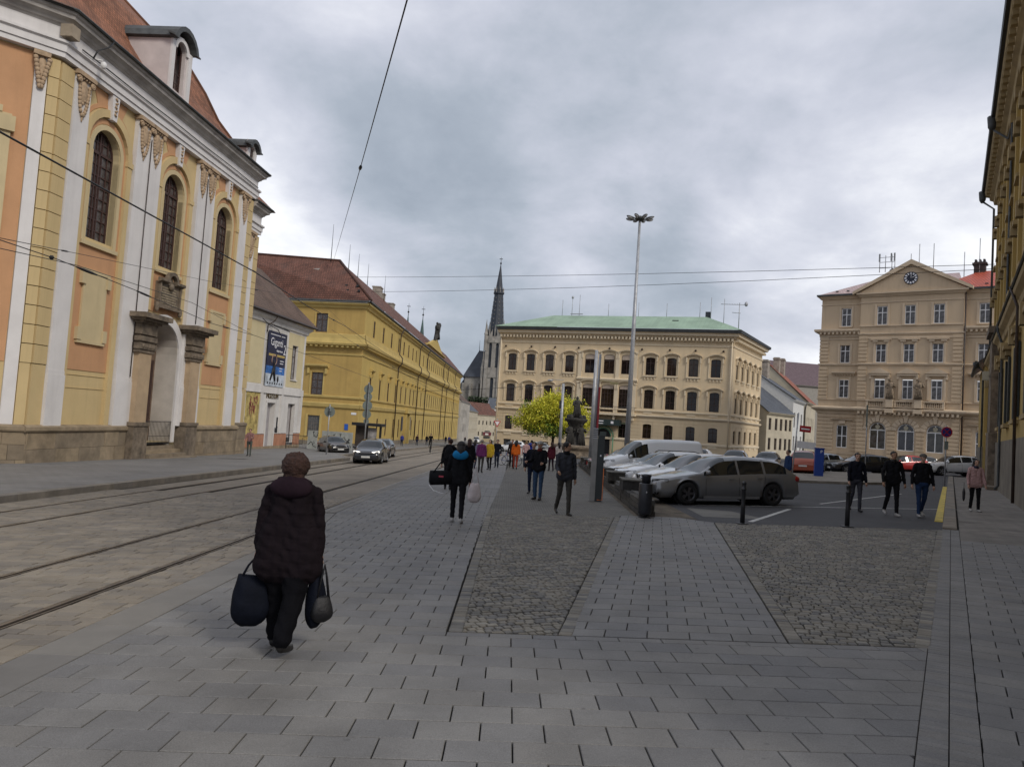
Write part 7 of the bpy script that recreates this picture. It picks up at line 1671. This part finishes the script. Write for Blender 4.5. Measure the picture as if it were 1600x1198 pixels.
person((1.52, 47.8), 15, 1.72, 'person in royal blue jacket next to the pale pink one', cloth('royal_blue_cloth', (.03, .05, .30)), NAVY, SHOE, SKIN, HBK, step=.04, vox=.024, face=False, group=PN, hood=cloth('royal_blue_cloth', (.03, .05, .30)))
person((2.55, 43.0), 340, 1.64, 'woman in maroon coat beside the fountain', cloth('maroon_cloth', (.08, .015, .025)), PURP, SHOE, SKIN, HBR, 'long', step=.08, coat=.2, vox=.024, face=False, group=PN)
person((3.15, 46.0), 330, 1.64, 'person in white top beside the fountain', cloth('white_cloth', (.5, .45, .43)), DJ, SHOE, SKIN, HBK, 'long', step=.08, vox=.024, face=False, group=PN)
PM = 'men crossing the car park'
person((10.35, 22.0), 188, 1.72, 'young man in navy jacket behind the right bollard', NAVY, cloth('slate_trousers', (.045, .045, .055)), SHOE, SKIN, HBK, step=.12, stepbend=.4, armL=(-.1, .25, .3), armR=(.1, .2, .3), coat=.04, vox=.016, group=PM)
person((10.85, 20.9), 186, 1.80, 'tallest of three men, black jacket and black jeans, arms swinging wide', BLK, BLK, SHOEW, SKIND, HBK, bulk=1.12, step=.14, stepbend=.4, armL=(-.1, .30, .35), armR=(.1, .30, .35), coat=.04, vox=.016, group=PM, collar=HBK)
person((11.62, 20.8), 188, 1.76, 'man in flat cap, dark jacket and blue jeans on the right of the three', BLK, cloth('blue_jeans_dark', (.018, .035, .085), .4, 30), SHOEW, SKIN, HGR, bulk=1.12, step=-.14, stepbend=.4, armL=(-.1, .28, .3), armR=(.0, .28, .3), coat=.04, vox=.016, group=PM, hat=cloth('grey_flat_cap', (.11, .10, .09)))
person((14.75, 23.4), 192, 1.63, 'woman in pale pink jacket with dark scarf and headcover', cloth('dusty_pink_jacket', (.40, .25, .24)), BLK, SHOEW, SKIN, HBK, 'long', bulk=1.1, step=.06, stepbend=.2, armL=(.1, .2, .3), armR=(.1, .2, .3), coat=.12, vox=.016, group=None, collar=cloth('dark_patterned_scarf', (.03, .03, .05)))
um = empty('folded_umbrella', (14.30, 23.25, gz(14.3, 23.2)+.75), 0, 'small folded black umbrella hanging from the hand of the woman in pink', 'umbrella'); m = MB(); m.lathe([(.012, -.42), (.035, -.36), (.045, -.15), (.02, -.02)], 8); m.build('canopy', BLACK, um); m = MB(); m.tube([(0, 0, -.02), (0, 0, .16)], .008, 5); m.build('handle', IRON, um)
person((11.9, 31.5), 260, 1.72, 'man in dark blue jacket behind the rear of the grey estate car', cloth('dark_blue_jacket', (.02, .04, .10)), DJ, SHOEW, SKIN, HBK, step=.2, stepbend=.4, coat=.04, vox=.02, group=None)
LP = 'people on the left pavement'
person((-16.0, 46.2), 175, 1.68, 'man with grey trousers and white sleeves standing by the church corner', cloth('grey_red_shirt', (.22, .12, .12)), cloth('faded_grey_trousers', (.08, .09, .08)), SHOE, SKIN, HBR, step=.03, armL=(.5, .1, 1.2), armR=(.3, .2, .9), vox=.02, group=LP, z=.15)
for i, (x, y, hh, lb, c) in enumerate(((-15.4, 108, 0, 'person in blue jacket beside the yellow building portal', cloth('mid_blue_cloth', (.03, .04, .22))), (-14.2, 116, 0, 'dark maroon dressed person beyond the blue jacket', PURP), (-14.0, 128, 0, 'distant dark figure near the yellow wall', BLK), (-12.6, 150, 0, 'distant person in navy, left of a pair', NAVY), (-12.0, 151, 0, 'distant person in dark blue, right of a pair', cloth('mid_blue_cloth', (.03, .04, .22))), (-10.8, 186, 0, 'farthest lone figure by the end of the yellow wall', BLK))):
    person((x, y), 170, 1.72, lb, c, DJ, SHOE, SKIN, HBK, step=.15, vox=.035, face=False, group=LP, z=.15)
# -- two wheelers
def bicycle(pos, heading, mat, label, group=None, name='bicycle'):
    b = empty(name, (pos[0], pos[1], gz(*pos)), fz(heading), label, 'bicycle', group)
    for x in (-.52, .52):
        w = empty('wheel', (x, 0, .34), parent=b); m = MB(); m.tube([(.325*math.cos(t), 0, .325*math.sin(t)) for t in [2*PI*k/20 for k in range(21)]], .018, 6, cap=False); m.build('tyre', TYRE, w)
        m = MB()
        for k in range(12): m.tube([(0, 0, 0), (.31*math.cos(2*PI*k/12), 0, .31*math.sin(2*PI*k/12))], .0025, 3)
        m.build('spokes', ALLOY, w)
    m = MB(); m.tube([(-.52, 0, .34), (-.08, 0, .30), (.36, 0, .82), (-.18, 0, .78), (-.08, 0, .30)], .017, 6); m.tube([(-.52, 0, .34), (-.18, 0, .78), (-.20, 0, .92)], .014, 6); m.tube([(.52, 0, .34), (.40, 0, .70), (.34, 0, .98)], .016, 6); m.build('frame', mat, b)
    m = MB(); m.tube([(.26, -.28, 1.02), (.34, -.12, .98), (.34, .12, .98), (.26, .28, 1.02)], .014, 6); m.build('handlebar', IRON, b); m = MB(); m.ell((-.22, 0, .95), .13, .07, .03, 8, 5); m.build('saddle', BLACK, b)
    m = MB(); m.tube([(-.08, -.06, .30), (-.08, .06, .30)], .08, 12); m.build('crank', IRON, b)
    return b
bicycle((-.55, 50.0), 95, M('white_bike_frame', (.5, .5, .5), .4), 'white framed bicycle parked behind the orange jacket person, left one', 'bicycles parked on the promenade')
bicycle((.15, 49.0), 100, M('blue_bike_frame', (.02, .05, .25), .4), 'blue framed bicycle parked nearest the orange jacket person', 'bicycles parked on the promenade')
bicycle((-8.1, 78), 170, M('black_bike_frame', (.02, .02, .02), .4), 'bicycle ridden down the tram tracks')
def bend(*a): pass
person((-8.1, 77.8), 170, 1.72, 'cyclist in dark top riding along the tram tracks', BLK, GTR, SHOE, SKIN, HBR, step=.5, stepbend=.9, armL=(.7, .1, .3), armR=(.7, .1, .3), lean=.25, vox=.03, group=None, z=.38)
# ------------------------------------------------------------------ street furniture
def at_g(x, y, z=0): return (x, y, gz(x, y)+z)
# timber barrier: stacked beams with block seats
tb_ = empty('timber_barrier', label='long barrier of stacked weathered dark timber beams beside the parking row', cat='barrier')
WOOD = M('weathered_black_timber', (.045, .042, .038), .9, .3, 6, .5, 25, rnd=.3, stain=.4, stc=(.10, .095, .085), ss=2, coord='pos'); WOODT = M('grey_timber_top', (.13, .125, .115), .9, .25, 5, .4, 30, rnd=.25, stain=.4, stc=(.05, .045, .04), ss=2, coord='pos')
rr = random.Random(11); bd_ = Vector((.052, 1)).normalized(); be = Vector((bd_.y, -bd_.x)); y0 = Vector((3.30, 18.3))
for seg in range(15):
    a0 = y0+bd_*(seg*2.4)
    for row in range(3):
        for k in range(2):
            o = .02+.20*k if row < 2 else .02+.21*k
            if row == 2 and rr.random() < .15: continue
            c = a0+bd_*1.2+be*(o+.09+rr.uniform(-.015, .015))
            m = MB(); L_ = 2.4-.03-rr.uniform(0, .05); h = .135
            m.obox((0, 0, 0), .17, L_, h-.012); me = m.mesh('beam', WOODT if (row == 2 and k == 1) else WOOD)
            ob = obj('timber_beam', me, tb_, (c.x, c.y, gz(c.x, c.y)+.065+row*h), -math.atan2(bd_.x, bd_.y))
            ob.rotation_euler = (-.0195, 0, -math.atan2(bd_.x, bd_.y))
for i, t in enumerate((4.2, 9.5, 13.2, 17.6, 22, 26.5, 31)):
    c = y0+bd_*t+be*.28; m = MB(); m.obox((0, 0, .17), .62, .95, .30); m.obox((0, 0, .335), .66, 1.0, .035, mi=1)
    b = m.build('timber_block_seat', [WOOD, WOODT], None, loc=(c.x, c.y, gz(c.x, c.y)+.36), rz=-.05); tag(b, 'dark timber block seat on the beam barrier, %s' % ('closest to the litter bin', 'second from the litter bin', 'third one along the barrier', 'fourth one along the barrier', 'fifth one along the barrier', 'sixth one along the barrier', 'farthest one along the barrier')[i], 'seat', 'block seats on the timber barrier')
# litter bin
lb = empty('litter_bin', at_g(3.40, 18.05), .1, 'dark cylindrical litter bin with hood at the near end of the timber barrier', 'litter bin')
BIN = M('anthracite_bin', (.018, .020, .026), .45, .15, 8, spec=.5)
m = MB(); m.lathe([(.135, .08), (.165, .12), (.165, .80), (.15, .83)], 18); m.build('bin_body', BIN, lb); m = MB(); m.tube([(0, 0, 0), (0, 0, .12)], .035, 8); m.box(-.12, .12, -.12, .12, 0, .02); m.build('bin_foot', BIN, lb)
m = MB(); m.lathe([(.10, .83), (.11, .98), (.125, 1.0), (.125, 1.03), (.05, 1.05)], 14); m.build('bin_hood', BIN, lb); m = MB(); m.ell((-.02, -.165, .62), .02, .01, .03, 6, 5); m.build('bin_lock', GALV, lb)
# bollards
for (x, y, l) in ((5.55, 17.35, 'black post with ring grooves on the cobbles in front of the grey estate car'), (8.03, 17.45, 'black post with ring grooves in front of the walking man in navy')):
    b = empty('bollard', at_g(x, y), 0, l, 'bollard', 'bollards'); m = MB(); m.lathe([(.055, .02), (.048, .5), (.046, .78), (.062, .79), (.062, .82), (.046, .83), (.046, .92), (.056, .93), (.056, .96), (.02, .99)], 14); m.build('post', IRON, b)
    m = MB(); m.lathe([(.16, 0), (.16, .018), (.09, .03)], 4, rot=PI/4); m.build('base_plate', IRON, b)
# information column: concrete wedge, dark panel, red and white mast
ic = empty('information_column', at_g(2.74, 22.6), math.radians(-6), 'tall information column with dark panel, concrete side and red striped mast', 'column')
CONCP = M('column_concrete', (.24, .235, .225), .8, .1, 3, .1, 40, stain=.3, stc=(.14, .135, .13)); DPAN = M('column_dark_panel', (.022, .028, .030), .4, .1, 4, spec=.5)
m = MB(); m.prism([(-.18, -.12, 0), (-.02, -.14, 0), (-.02, .14, 0), (-.18, .12, 0)], (0, 0, 1.88)); m.build('concrete_side', CONCP, ic)
m = MB(); m.box(-.015, .19, -.14, .14, 0, 1.98); m.build('dark_panel', DPAN, ic)
m = MB(); m.box(-.17, -.03, -.11, .11, 1.88, 2.2)
m.build('mast_collar', GALV, ic)
for k in range(5): part(ic, 'collar_band', M('collar_dark', (.12, .11, .10), .6), (-.18, -.02, .111, .12, 1.92+k*.055, 1.94+k*.055))
m = MB(); m.tube([(-.13, 0, 2.2), (-.10, 0, 4.45)], [.05, .038], 10); m.build('lower_mast', GALV, ic); part(ic, 'red_mast_panel', M('red_enamel', (.36, .03, .035), .4), (-.085, -.03, -.05, .09, 2.2, 3.45))
m = MB(); m.tube([(.05, -.165, .05), (.205, -.165, .05), (.205, -.165, 1.0)], .012, 4); m.build('orange_cable', M('orange_cable', (.6, .16, .04), .5), ic)
part(ic, 'panel_mark', WT, (.07, .11, .141, .146, 1.35, 1.40))
m = MB(); m.box(.03, .22, -.12, .12, 1.98, 2.10); m.build('panel_top', M('grey_green_box', (.07, .085, .08), .6), ic)
m = MB(); m.tube([(-.05, 0, 3.65), (.5, -.05, 3.60)], .012, 4); m.box(.25, .50, -.08, .0, 3.56, 3.62); m.build('yellow_arrow', M('pale_yellow', (.5, .42, .2), .5), ic)
# tall floodlight mast
ms = empty('floodlight_mast', at_g(9.9, 62), 0, 'very tall tapering mast with a ring of eight floodlights', 'lamp mast'); zb = gz(9.9, 62)
m = MB(); m.tube([(0, 0, 0), (0, 0, 10), (0, 0, 19.9-zb)], [.24, .17, .10], 14); m.build('mast_pole', GALV, ms)
m = MB(); m.lathe([(.15, 19.55-zb), (.42, 19.65-zb), (.42, 19.8-zb), (.15, 19.95-zb)], 12); m.build('mast_head', SHEETM, ms)
for k in range(8):
    a = 2*PI*k/8+.3; m = MB(); R_ = Matrix.Rotation(a, 3, 'Z') @ Matrix.Rotation(-.18, 3, 'Y'); m.ell((.85*math.cos(a), .85*math.sin(a), 19.75-zb), .42, .19, .10, 10, 7, R=R_); l = m.build('floodlight', M('floodlight_grey', (.16, .17, .18), .4, .2, 3, metal=.3), ms)
    m = MB(); m.ell((.92*math.cos(a), .92*math.sin(a), 19.68-zb), .30, .14, .07, 10, 7, R=R_); m.build('lamp_glass', M('floodlight_glass', (.45, .46, .47), .2), l)
# tram poles
def pole(x, y, top, r, label, arms=True):
    p = empty('tram_pole', at_g(x, y), 0, label, 'pole', 'tram poles'); z = gz(x, y); m = MB(); m.tube([(0, 0, 0), (0, 0, top-z)], [r, r*.75], 10); m.build('pole_shaft', GALV, p); return p
pp = pole(5.0, 72, 5.9, .17, 'slim grey tram pole in front of the lime green tree'); m = MB(); m.tube([(.05, 0, 7.6), (-1.2, -.2, 7.6)], .03, 5); m.ell((-1.3, -.2, 7.5), .3, .12, .1, 8, 5); m.build('lamp_arm', GALV, pp); m = MB(); m.obox((-.18, 0, 5.2), .2, .2, .8); m.build('switch_box', IRON, pp)
pole(6.25, 56, 7.7, .16, 'grey tram pole just left of the information column mast')
# fountain
fo = empty('baroque_fountain', at_g(6.9, 77), .2, 'dark baroque stone fountain with sculpted figures in front of the palace', 'fountain')
m = MB(); m.lathe([(2.5, 0), (2.5, .35), (2.3, .4), (2.2, .9), (2.45, 1.05), (2.45, 1.3), (2.2, 1.35)], 16); m.build('basin', CSD, fo)
m = MB(); m.lathe([(1.1, 1.1), (.9, 1.5), (.6, 2.2), (.65, 3.0), (.9, 3.6), (1.2, 3.85), (1.25, 4.05), (.5, 4.15)], 12); m.build('pedestal', STAT, fo)
for k in range(4): a = PI/2*k+.5; statue(fo, 'fountain_figure', (.8*math.cos(a), .8*math.sin(a), 1.3), 2.3, STAT)
statue(fo, 'top_figure', (0, 0, 4.1), 2.3, STAT)
for k in range(5): m = MB(); a = 2*PI*k/5; m.ell((.85*math.cos(a), .85*math.sin(a), 4.2), .25, .25, .3, 7, 5); m.build('sculpted_head', STAT, fo)
# ticket machine and signs
tm_ = empty('ticket_machine', at_g(19.35, 46.2, .12), fz(105), 'tall blue parking ticket machine on the kerbed island', 'ticket machine'); m = MB(); m.fb(-.26, .26, -.16, .16, 0, 1.68); m.build('machine_body', M('machine_blue', (.015, .05, .26), .45, .05), tm_)
lettering('P', .26, WT, tm_, .10, .165, 1.50); part(tm_, 'machine_top', M('machine_blue', (.015, .05, .26)), (-.29, .29, -.19, .19, 1.68, 1.74)); part(tm_, 'machine_base', IRON, (-.24, .24, -.14, .14, -.05, .02))
def sign(x, y, h, label, disc=None, name='road_sign', az=180, group='road signs', r=.04):
    p = empty(name, at_g(x, y, .0), fz(az-90), label, 'sign', group); m = MB(); m.tube([(0, 0, 0), (0, 0, h)], r, 8); m.build('sign_post', GALV, p); return p
def disc(p, z, r, col, ring=None, w=.025, u=0):
    m = MB(); m.tube([(u, -.05, z), (u, -.07, z)], r, 20, sm=False); d = m.build('sign_plate', col, p)
    if ring: m = MB(); arch_ring(m, u, z, r*.78, r, .07, .074, 0, 2*PI, 20); m.build('sign_ring', ring, d)
    return d
REDS = M('sign_red', (.42, .02, .03), .4); BLUS = M('sign_blue', (.015, .03, .22), .4); GRB = M('sign_back_grey', (.17, .20, .19), .5, .1, 4, stain=.3, stc=(.1, .12, .11))
p = sign(23.9, 40.6, 3.3, 'round no stopping sign, dark blue with red rim and cross, on a thin post', az=188); d = disc(p, 2.95, .29, BLUS, REDS)
for s in (-1, 1): m = MB(); m.prism([(-.03*1+s*-.15, -.075, 2.95-.16), (.03+s*-.15, -.075, 2.95-.16), (.03+s*.15, -.075, 2.95+.16), (-.03+s*.15, -.075, 2.95+.16)], (0, -.004, 0)); m.build('sign_cross', REDS, d)
m = MB(); m.box(-.10, .10, -.06, -.05, 2.0, 2.45); m.build('sub_plate', GRB, p)
p = sign(24.3, 50.5, 4.9, 'thin grey post with narrow plates left of the walking men', az=188); m = MB(); m.box(-.08, .02, -.06, -.05, 3.4, 4.9); m.build('sign_plate', GRB, p)
p = sign(18.4, 48.0, 4.1, 'tilted thin post with no entry sign and white plate behind the estate car', az=188); p.rotation_euler = (0, .06, p.rotation_euler[2]); d = disc(p, 3.1, .001, REDS); part(p, 'sign_plate', REDS, (.15, .85, .04, .07, 2.9, 3.3)); part(p, 'white_bar', WHITEP, (.24, .76, .07, .075, 3.05, 3.15)); part(p, 'white_sub_plate', WHITEP, (.10, 1.25, .04, .06, 1.85, 2.3))
p = sign(-1.5, 92, 4.2, 'small white triangular yield sign by the palace corner', az=180); m = MB(); m.prism([(-.45, -.06, 3.9), (.45, -.06, 3.9), (0, -.06, 3.1)], (0, -.02, 0)); d = m.build('sign_plate', REDS, p); m = MB(); m.prism([(-.3, -.085, 3.82), (.3, -.085, 3.82), (0, -.085, 3.3)], (0, -.004, 0)); m.build('sign_face', WHITEP, d)
p = sign(-13.3, 54.8, 3.7, 'back of a round grey sign on a pole at the left kerb', az=0); p.location.z += .15; d = disc(p, 3.15, .40, GRB); m = MB(); m.obox((0, .03, 3.15), .30, .02, .04); m.obox((0, .03, 3.0), .3, .02, .03); m.obox((0, .03, 3.15), .05, .03, .5); m.build('sign_bracket', IRON, p)
p = sign(-13.1, 68, 6.3, 'tall pole stacked with several sign backs at the corner of the yellow building', az=0, r=.06); p.location.z += .15
for z, r_ in ((5.7, .42), (5.0, .38), (4.2, .45), (3.4, .40), (2.75, .25)): disc(p, z, r_, GRB)
m = MB(); m.obox((0, .04, 4.4), .07, .04, 3.6); m.build('sign_bracket', IRON, p)
# graffiti wall, railing, kiosk box at the bay
gw = empty('graffiti_wall', (-17.15, 68.5, gz(-17, 68)+.15), fz(97), 'low grey wall panel covered with black graffiti', 'wall'); part(gw, 'wall_panel', M('graffiti_wall_grey', (.32, .34, .33), .9, .15, 2), (0, 2.9, -.12, 0, 0, 1.75)); part(gw, 'narrow_panel', M('graffiti_wall_grey', (.32, .34, .33)), (-1.35, -.45, -.12, 0, 0, 1.7))
rr = random.Random(4)
for k in range(26):
    m = MB(); x0 = rr.uniform(.2, 2.7) if k < 22 else rr.uniform(-1.2, -.6); z0 = rr.uniform(.3, 1.5); pts = [(x0, -.012, z0)]
    for q in range(5): pts.append((min(2.8, max(-1.3, pts[-1][0]+rr.uniform(-.22, .22))), -.012, min(1.65, max(.15, pts[-1][2]+rr.uniform(-.22, .22)))))
    m.tube(pts, .022, 4); m.build('graffiti_stroke', BLACK, gw)
rl = empty('black_railing', (-20.7, 69.5, gz(-20, 69)+.15), fz(97), 'black metal railing beside the museum house', 'railing')
m = MB(); m.tube([(0, 0, 0), (0, 0, 1.25), (3.0, 0, 1.25), (3.0, 0, 0)], .03, 5); m.tube([(0, 0, .15), (3, 0, .15)], .02, 4); m.tube([(0, 0, .45), (1.6, 0, .5), (1.6, 0, 1.1)], .025, 4); m.build('railing_frame', IRON, rl)
for k in range(19): m = MB(); m.tube([(.15+k*.15, 0, .15), (.15+k*.15, 0, 1.25)], .011, 4); m.build('railing_bar', IRON, rl)
kb = empty('dark_shelter', (-15.7, 76.5, gz(-15.7, 76)+.15), fz(97), 'small dark shelter with posters behind the parked hatchback', 'shelter')
part(kb, 'shelter_roof', IRON, (-.2, 2.9, -.8, .9, 2.45, 2.75)); part(kb, 'shelter_wall', M('shelter_brown', (.05, .04, .035), .7, .3, 2), (0, 1.3, 0, .1, 0, 2.45)); part(kb, 'poster', M('faded_poster', (.28, .27, .27), .7, .4, 2), (1.4, 2.3, .3, .35, .3, 2.3)); part(kb, 'shelter_post', IRON, (2.5, 2.7, -.1, .1, 0, 2.45))
# low white barriers and street stalls far off
for (x, y, w, l) in ((3.2, 62, 2.8, 'low white event barrier beyond the man with the light cap'), (1.8, 64, 1.6, 'low pale barrier panel behind the pale pink jacket')):
    b = empty('white_barrier', at_g(x, y), .1, l, 'barrier', 'low white barriers'); part(b, 'barrier_panel', M('off_white_panel', (.5, .5, .49), .6, .08, 2), (-w/2, w/2, 0, .05, .15, 1.0)); part(b, 'barrier_foot', GALV, (-w/2, -w/2+.1, -.2, .25, 0, .15)); part(b, 'barrier_foot', GALV, (w/2-.1, w/2, -.2, .25, 0, .15))
tv = empty('parked_tram', (-6.9, 235, gz(-6.9, 235)), fz(180)+PI/2, 'cream and red tram standing far down the street', 'tram')
part(tv, 'tram_body', M('tram_cream', (.42, .36, .24), .5, .1, 2), (-1.2, 1.2, -9, .0, .4, 3.2)); part(tv, 'tram_band', M('tram_red', (.15, .03, .04), .5), (-1.22, 1.22, -9, .03, 2.4, 3.4)); part(tv, 'tram_windscreen', GLASS, (-1.0, 1.0, 0, .05, 1.5, 2.3)); part(tv, 'destination_sign', WHITEP, (-.5, .5, .03, .08, 2.6, 3.1))
m = MB(); m.box(-.8, .8, .5, 4, 3.6, 3.9); m.build('roof_equipment', SHEETM, tv)
# ------------------------------------------------------------------ tree
def tree(loc, label, h, rad, zc, seed=1):
    t = empty('lime_tree', loc, 0, label, 'tree'); r = random.Random(seed); bark = M('tree_bark', (.06, .045, .035), .95, .2, 8, .6, 20)
    m = MB(); m.tube([(0, 0, 0), (.05, 0, zc*.45), (0, .05, zc*.75)], [.20, .15, .13], 9)
    tips = []
    for k in range(16):
        a = 2*PI*k/16+r.uniform(-.2, .2); el = r.uniform(.0, 1.1); L_ = rad*r.uniform(.55, .9); b = Vector((0, .03, zc*.6+r.random()*zc*.2)); mid = b+Vector((math.cos(a)*L_*.5, math.sin(a)*L_*.5, L_*.28*el+.3)); e = b+Vector((math.cos(a)*L_, math.sin(a)*L_, L_*.8*el))
        m.tube([b, mid, e], [.09, .05, .015], 6); tips += [mid, e]
        for q in range(3): e2 = mid+Vector((r.uniform(-1, 1), r.uniform(-1, 1), r.uniform(-.1, 1)))*rad*.35; m.tube([mid, e2], [.035, .01], 4); tips.append(e2)
    m.build('trunk', bark, t)
    cl = []
    for k in range(190):
        for _ in range(50):
            p = Vector((r.uniform(-1, 1), r.uniform(-1, 1), r.uniform(-1, 1)))
            if .35 < p.length < 1 and p.z > -.62: break
        n_ = 1+.22*noise.noise(p*2.1+Vector((seed, 0, 0)))
        cl.append(Vector((p.x*rad*n_, p.y*rad*.8*n_, zc+(h-zc)*.93*p.z*(1 if p.z > 0 else .85)*n_)))
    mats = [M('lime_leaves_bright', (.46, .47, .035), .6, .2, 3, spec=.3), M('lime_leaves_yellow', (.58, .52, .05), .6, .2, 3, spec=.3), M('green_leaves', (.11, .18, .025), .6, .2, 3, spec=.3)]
    for mt_ in mats:
        bb = mt_.node_tree.nodes['Principled BSDF']; bb.inputs['Transmission Weight'].default_value = 0; bb.inputs['Subsurface Weight'].default_value = .0
    m = MB()
    for c in cl:
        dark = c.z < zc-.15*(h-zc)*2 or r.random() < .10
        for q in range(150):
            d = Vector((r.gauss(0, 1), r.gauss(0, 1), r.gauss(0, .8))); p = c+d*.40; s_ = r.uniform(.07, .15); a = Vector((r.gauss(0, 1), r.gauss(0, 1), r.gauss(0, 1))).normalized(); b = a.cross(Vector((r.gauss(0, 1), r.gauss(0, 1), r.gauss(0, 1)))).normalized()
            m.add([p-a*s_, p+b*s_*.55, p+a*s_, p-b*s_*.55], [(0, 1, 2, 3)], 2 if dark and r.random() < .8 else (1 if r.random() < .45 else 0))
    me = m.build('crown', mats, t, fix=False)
    return t
tree(at_g(5.1, 86), 'bright lime yellow leafed street tree before the cream palace', 7.4, 4.0, 4.2, 3)
# far greenery below the cathedral
m = MB(); r = random.Random(8)
for k in range(5000):
    p = Vector((r.uniform(-14, 8), r.uniform(0, 4), r.uniform(0, 5)+2*math.sin(k))); s_ = .5; a = Vector((r.gauss(0, 1), r.gauss(0, 1), r.gauss(0, 1))).normalized(); b = a.cross(Vector((0, 0, 1))).normalized()
    m.add([p-a*s_, p+b*s_*.6, p+a*s_, p-b*s_*.6], [(0, 1, 2, 3)], 0)
tag(m.build('shrubbery', M('dark_green_leaves', (.03, .055, .02), .7, .3, 1), loc=(-11, 432, 9), fix=False), 'dark green bushes at the foot of the cathedral', 'bushes', kind='stuff')
tag(MB().box(-120, 160, 428, 700, -20, 10.5).build('cathedral_hill', M('hill_grass', (.05, .06, .035), .95, .2, .05)), 'low grassy rise carrying the cathedral', kind='structure')
# ------------------------------------------------------------------ overhead wires
WIRE = M('wire_black', (.02, .02, .022), .6, 0)
def wire(name, pts, r, label, sag=0, knots=(), group='overhead wires'):
    w = empty(name, pts[0], 0, label, 'wire', group); o = Vector(pts[0]); P_ = []
    for a, b in zip(pts, pts[1:]):
        a, b = Vector(a)-o, Vector(b)-o
        for k in range(8): t = k/8; P_.append(a+(b-a)*t-Vector((0, 0, sag*4*t*(1-t))))
    P_.append(Vector(pts[-1])-o); m = MB(); m.tube(P_, r, 5); m.build('cable', WIRE, w)
    for (i, t, L_, rr_) in knots:
        a, b = Vector(pts[i])-o, Vector(pts[i+1])-o; c = a+(b-a)*t-Vector((0, 0, sag*4*t*(1-t))); d = (b-a).normalized(); m = MB(); m.tube([c-d*L_/2, c-d*L_*.2, c+d*L_*.2, c+d*L_/2], [rr_*.5, rr_, rr_, rr_*.5], 6); m.build('insulator', WIRE, w)
    return w
wire('contact_wire', [(-5.05, -3, 4.3), (-5.14, 7.1, 4.29), (-5.36, 15, 4.5), (-6.25, 22, 4.86), (-7.6, 33, 5.6), (-9.5, 60, 6.2)], .012, 'thick dark wire sloping from the left edge across the church windows', knots=((3, .6, .5, .03),))
wire('contact_wire', [(-9.6, 5, 4.4), (-9.91, 14, 4.62), (-10.38, 16.5, 4.78), (-10.39, 20, 4.71), (-11.12, 27, 4.69), (-11.55, 33, 4.9), (-11.4, 60, 4.6)], .011, 'upper one of the tram wires crossing the church panels, with long insulators', knots=((1, .9, .10, .05), (2, .35, .9, .035), (3, .1, 1.1, .03), (4, .3, .8, .03)))
wire('contact_wire', [(-8.9, 5, 4.0), (-9.19, 13, 4.27), (-9.61, 16, 4.58), (-10.57, 24, 5.0), (-11.69, 33, 4.94)], .008, 'lower thin tram wire crossing the church panels')
wire('span_wire', [(-8.5, 12, 4.25), (-10.68, 18, 5.2), (-12.5, 30, 6.71), (-13.37, 50, 9.17), (-18.0, 97, 9.3)], .007, 'thin span wire running past the church portal to the yellow building', knots=((0, .7, .7, .02), (2, .3, .6, .03)))
wire('span_wire', [(.4, -1, 5.2), (-1.59, 9, 7.14), (-4.99, 22, 9.15), (-24.98, 98, 21.0)], .012, 'steep wire rising through the open sky to the ridge of the yellow building', knots=((2, .0, .75, .05),))
wire('span_wire', [(-22.45, 101, 20.27), (33.66, 52, 15.25)], .022, 'upper one of two long wires spanning the square below the clouds', .25)
wire('span_wire', [(-19.7, 99, 18.06), (33.67, 52, 14.93)], .022, 'lower one of two long wires spanning the square below the clouds', .35)
wire('span_wire', [(-13, 97.3, 5.0), (-2.96, 60, 4.3), (2.1, 66, 5.2), (4.95, 72, 5.67)], .02, 'slack wire ending at the slim grey pole in front of the tree')
wire('contact_wire', [(-18.9, 76, 10.1), (-11.5, 60, 6.6), (-10.5, 90, 5.5), (-10.3, 140, 4.5)], .014, 'tram wire running along the front of the long yellow building', knots=((0, .7, .6, .04), (1, .3, .8, .04)))
wire('contact_wire', [(-19.6, 99, 9.0), (-12, 90, 6.8), (-5.2, 80, 5.0), (-5.0, 140, 3.0)], .014, 'wire from the yellow corner reaching over the nearer track', knots=((0, .6, .8, .04), (1, .5, .8, .05)))
wire('hanging_cable', [(-17.9, 52.2, 8.0), (-17.6, 53, 7.6), (-17.2, 53.6, 7.4), (-17.0, 54, 6.9), (-17.3, 53.4, 6.7)], .03, 'loose curled cable hanging at the far corner of the church')
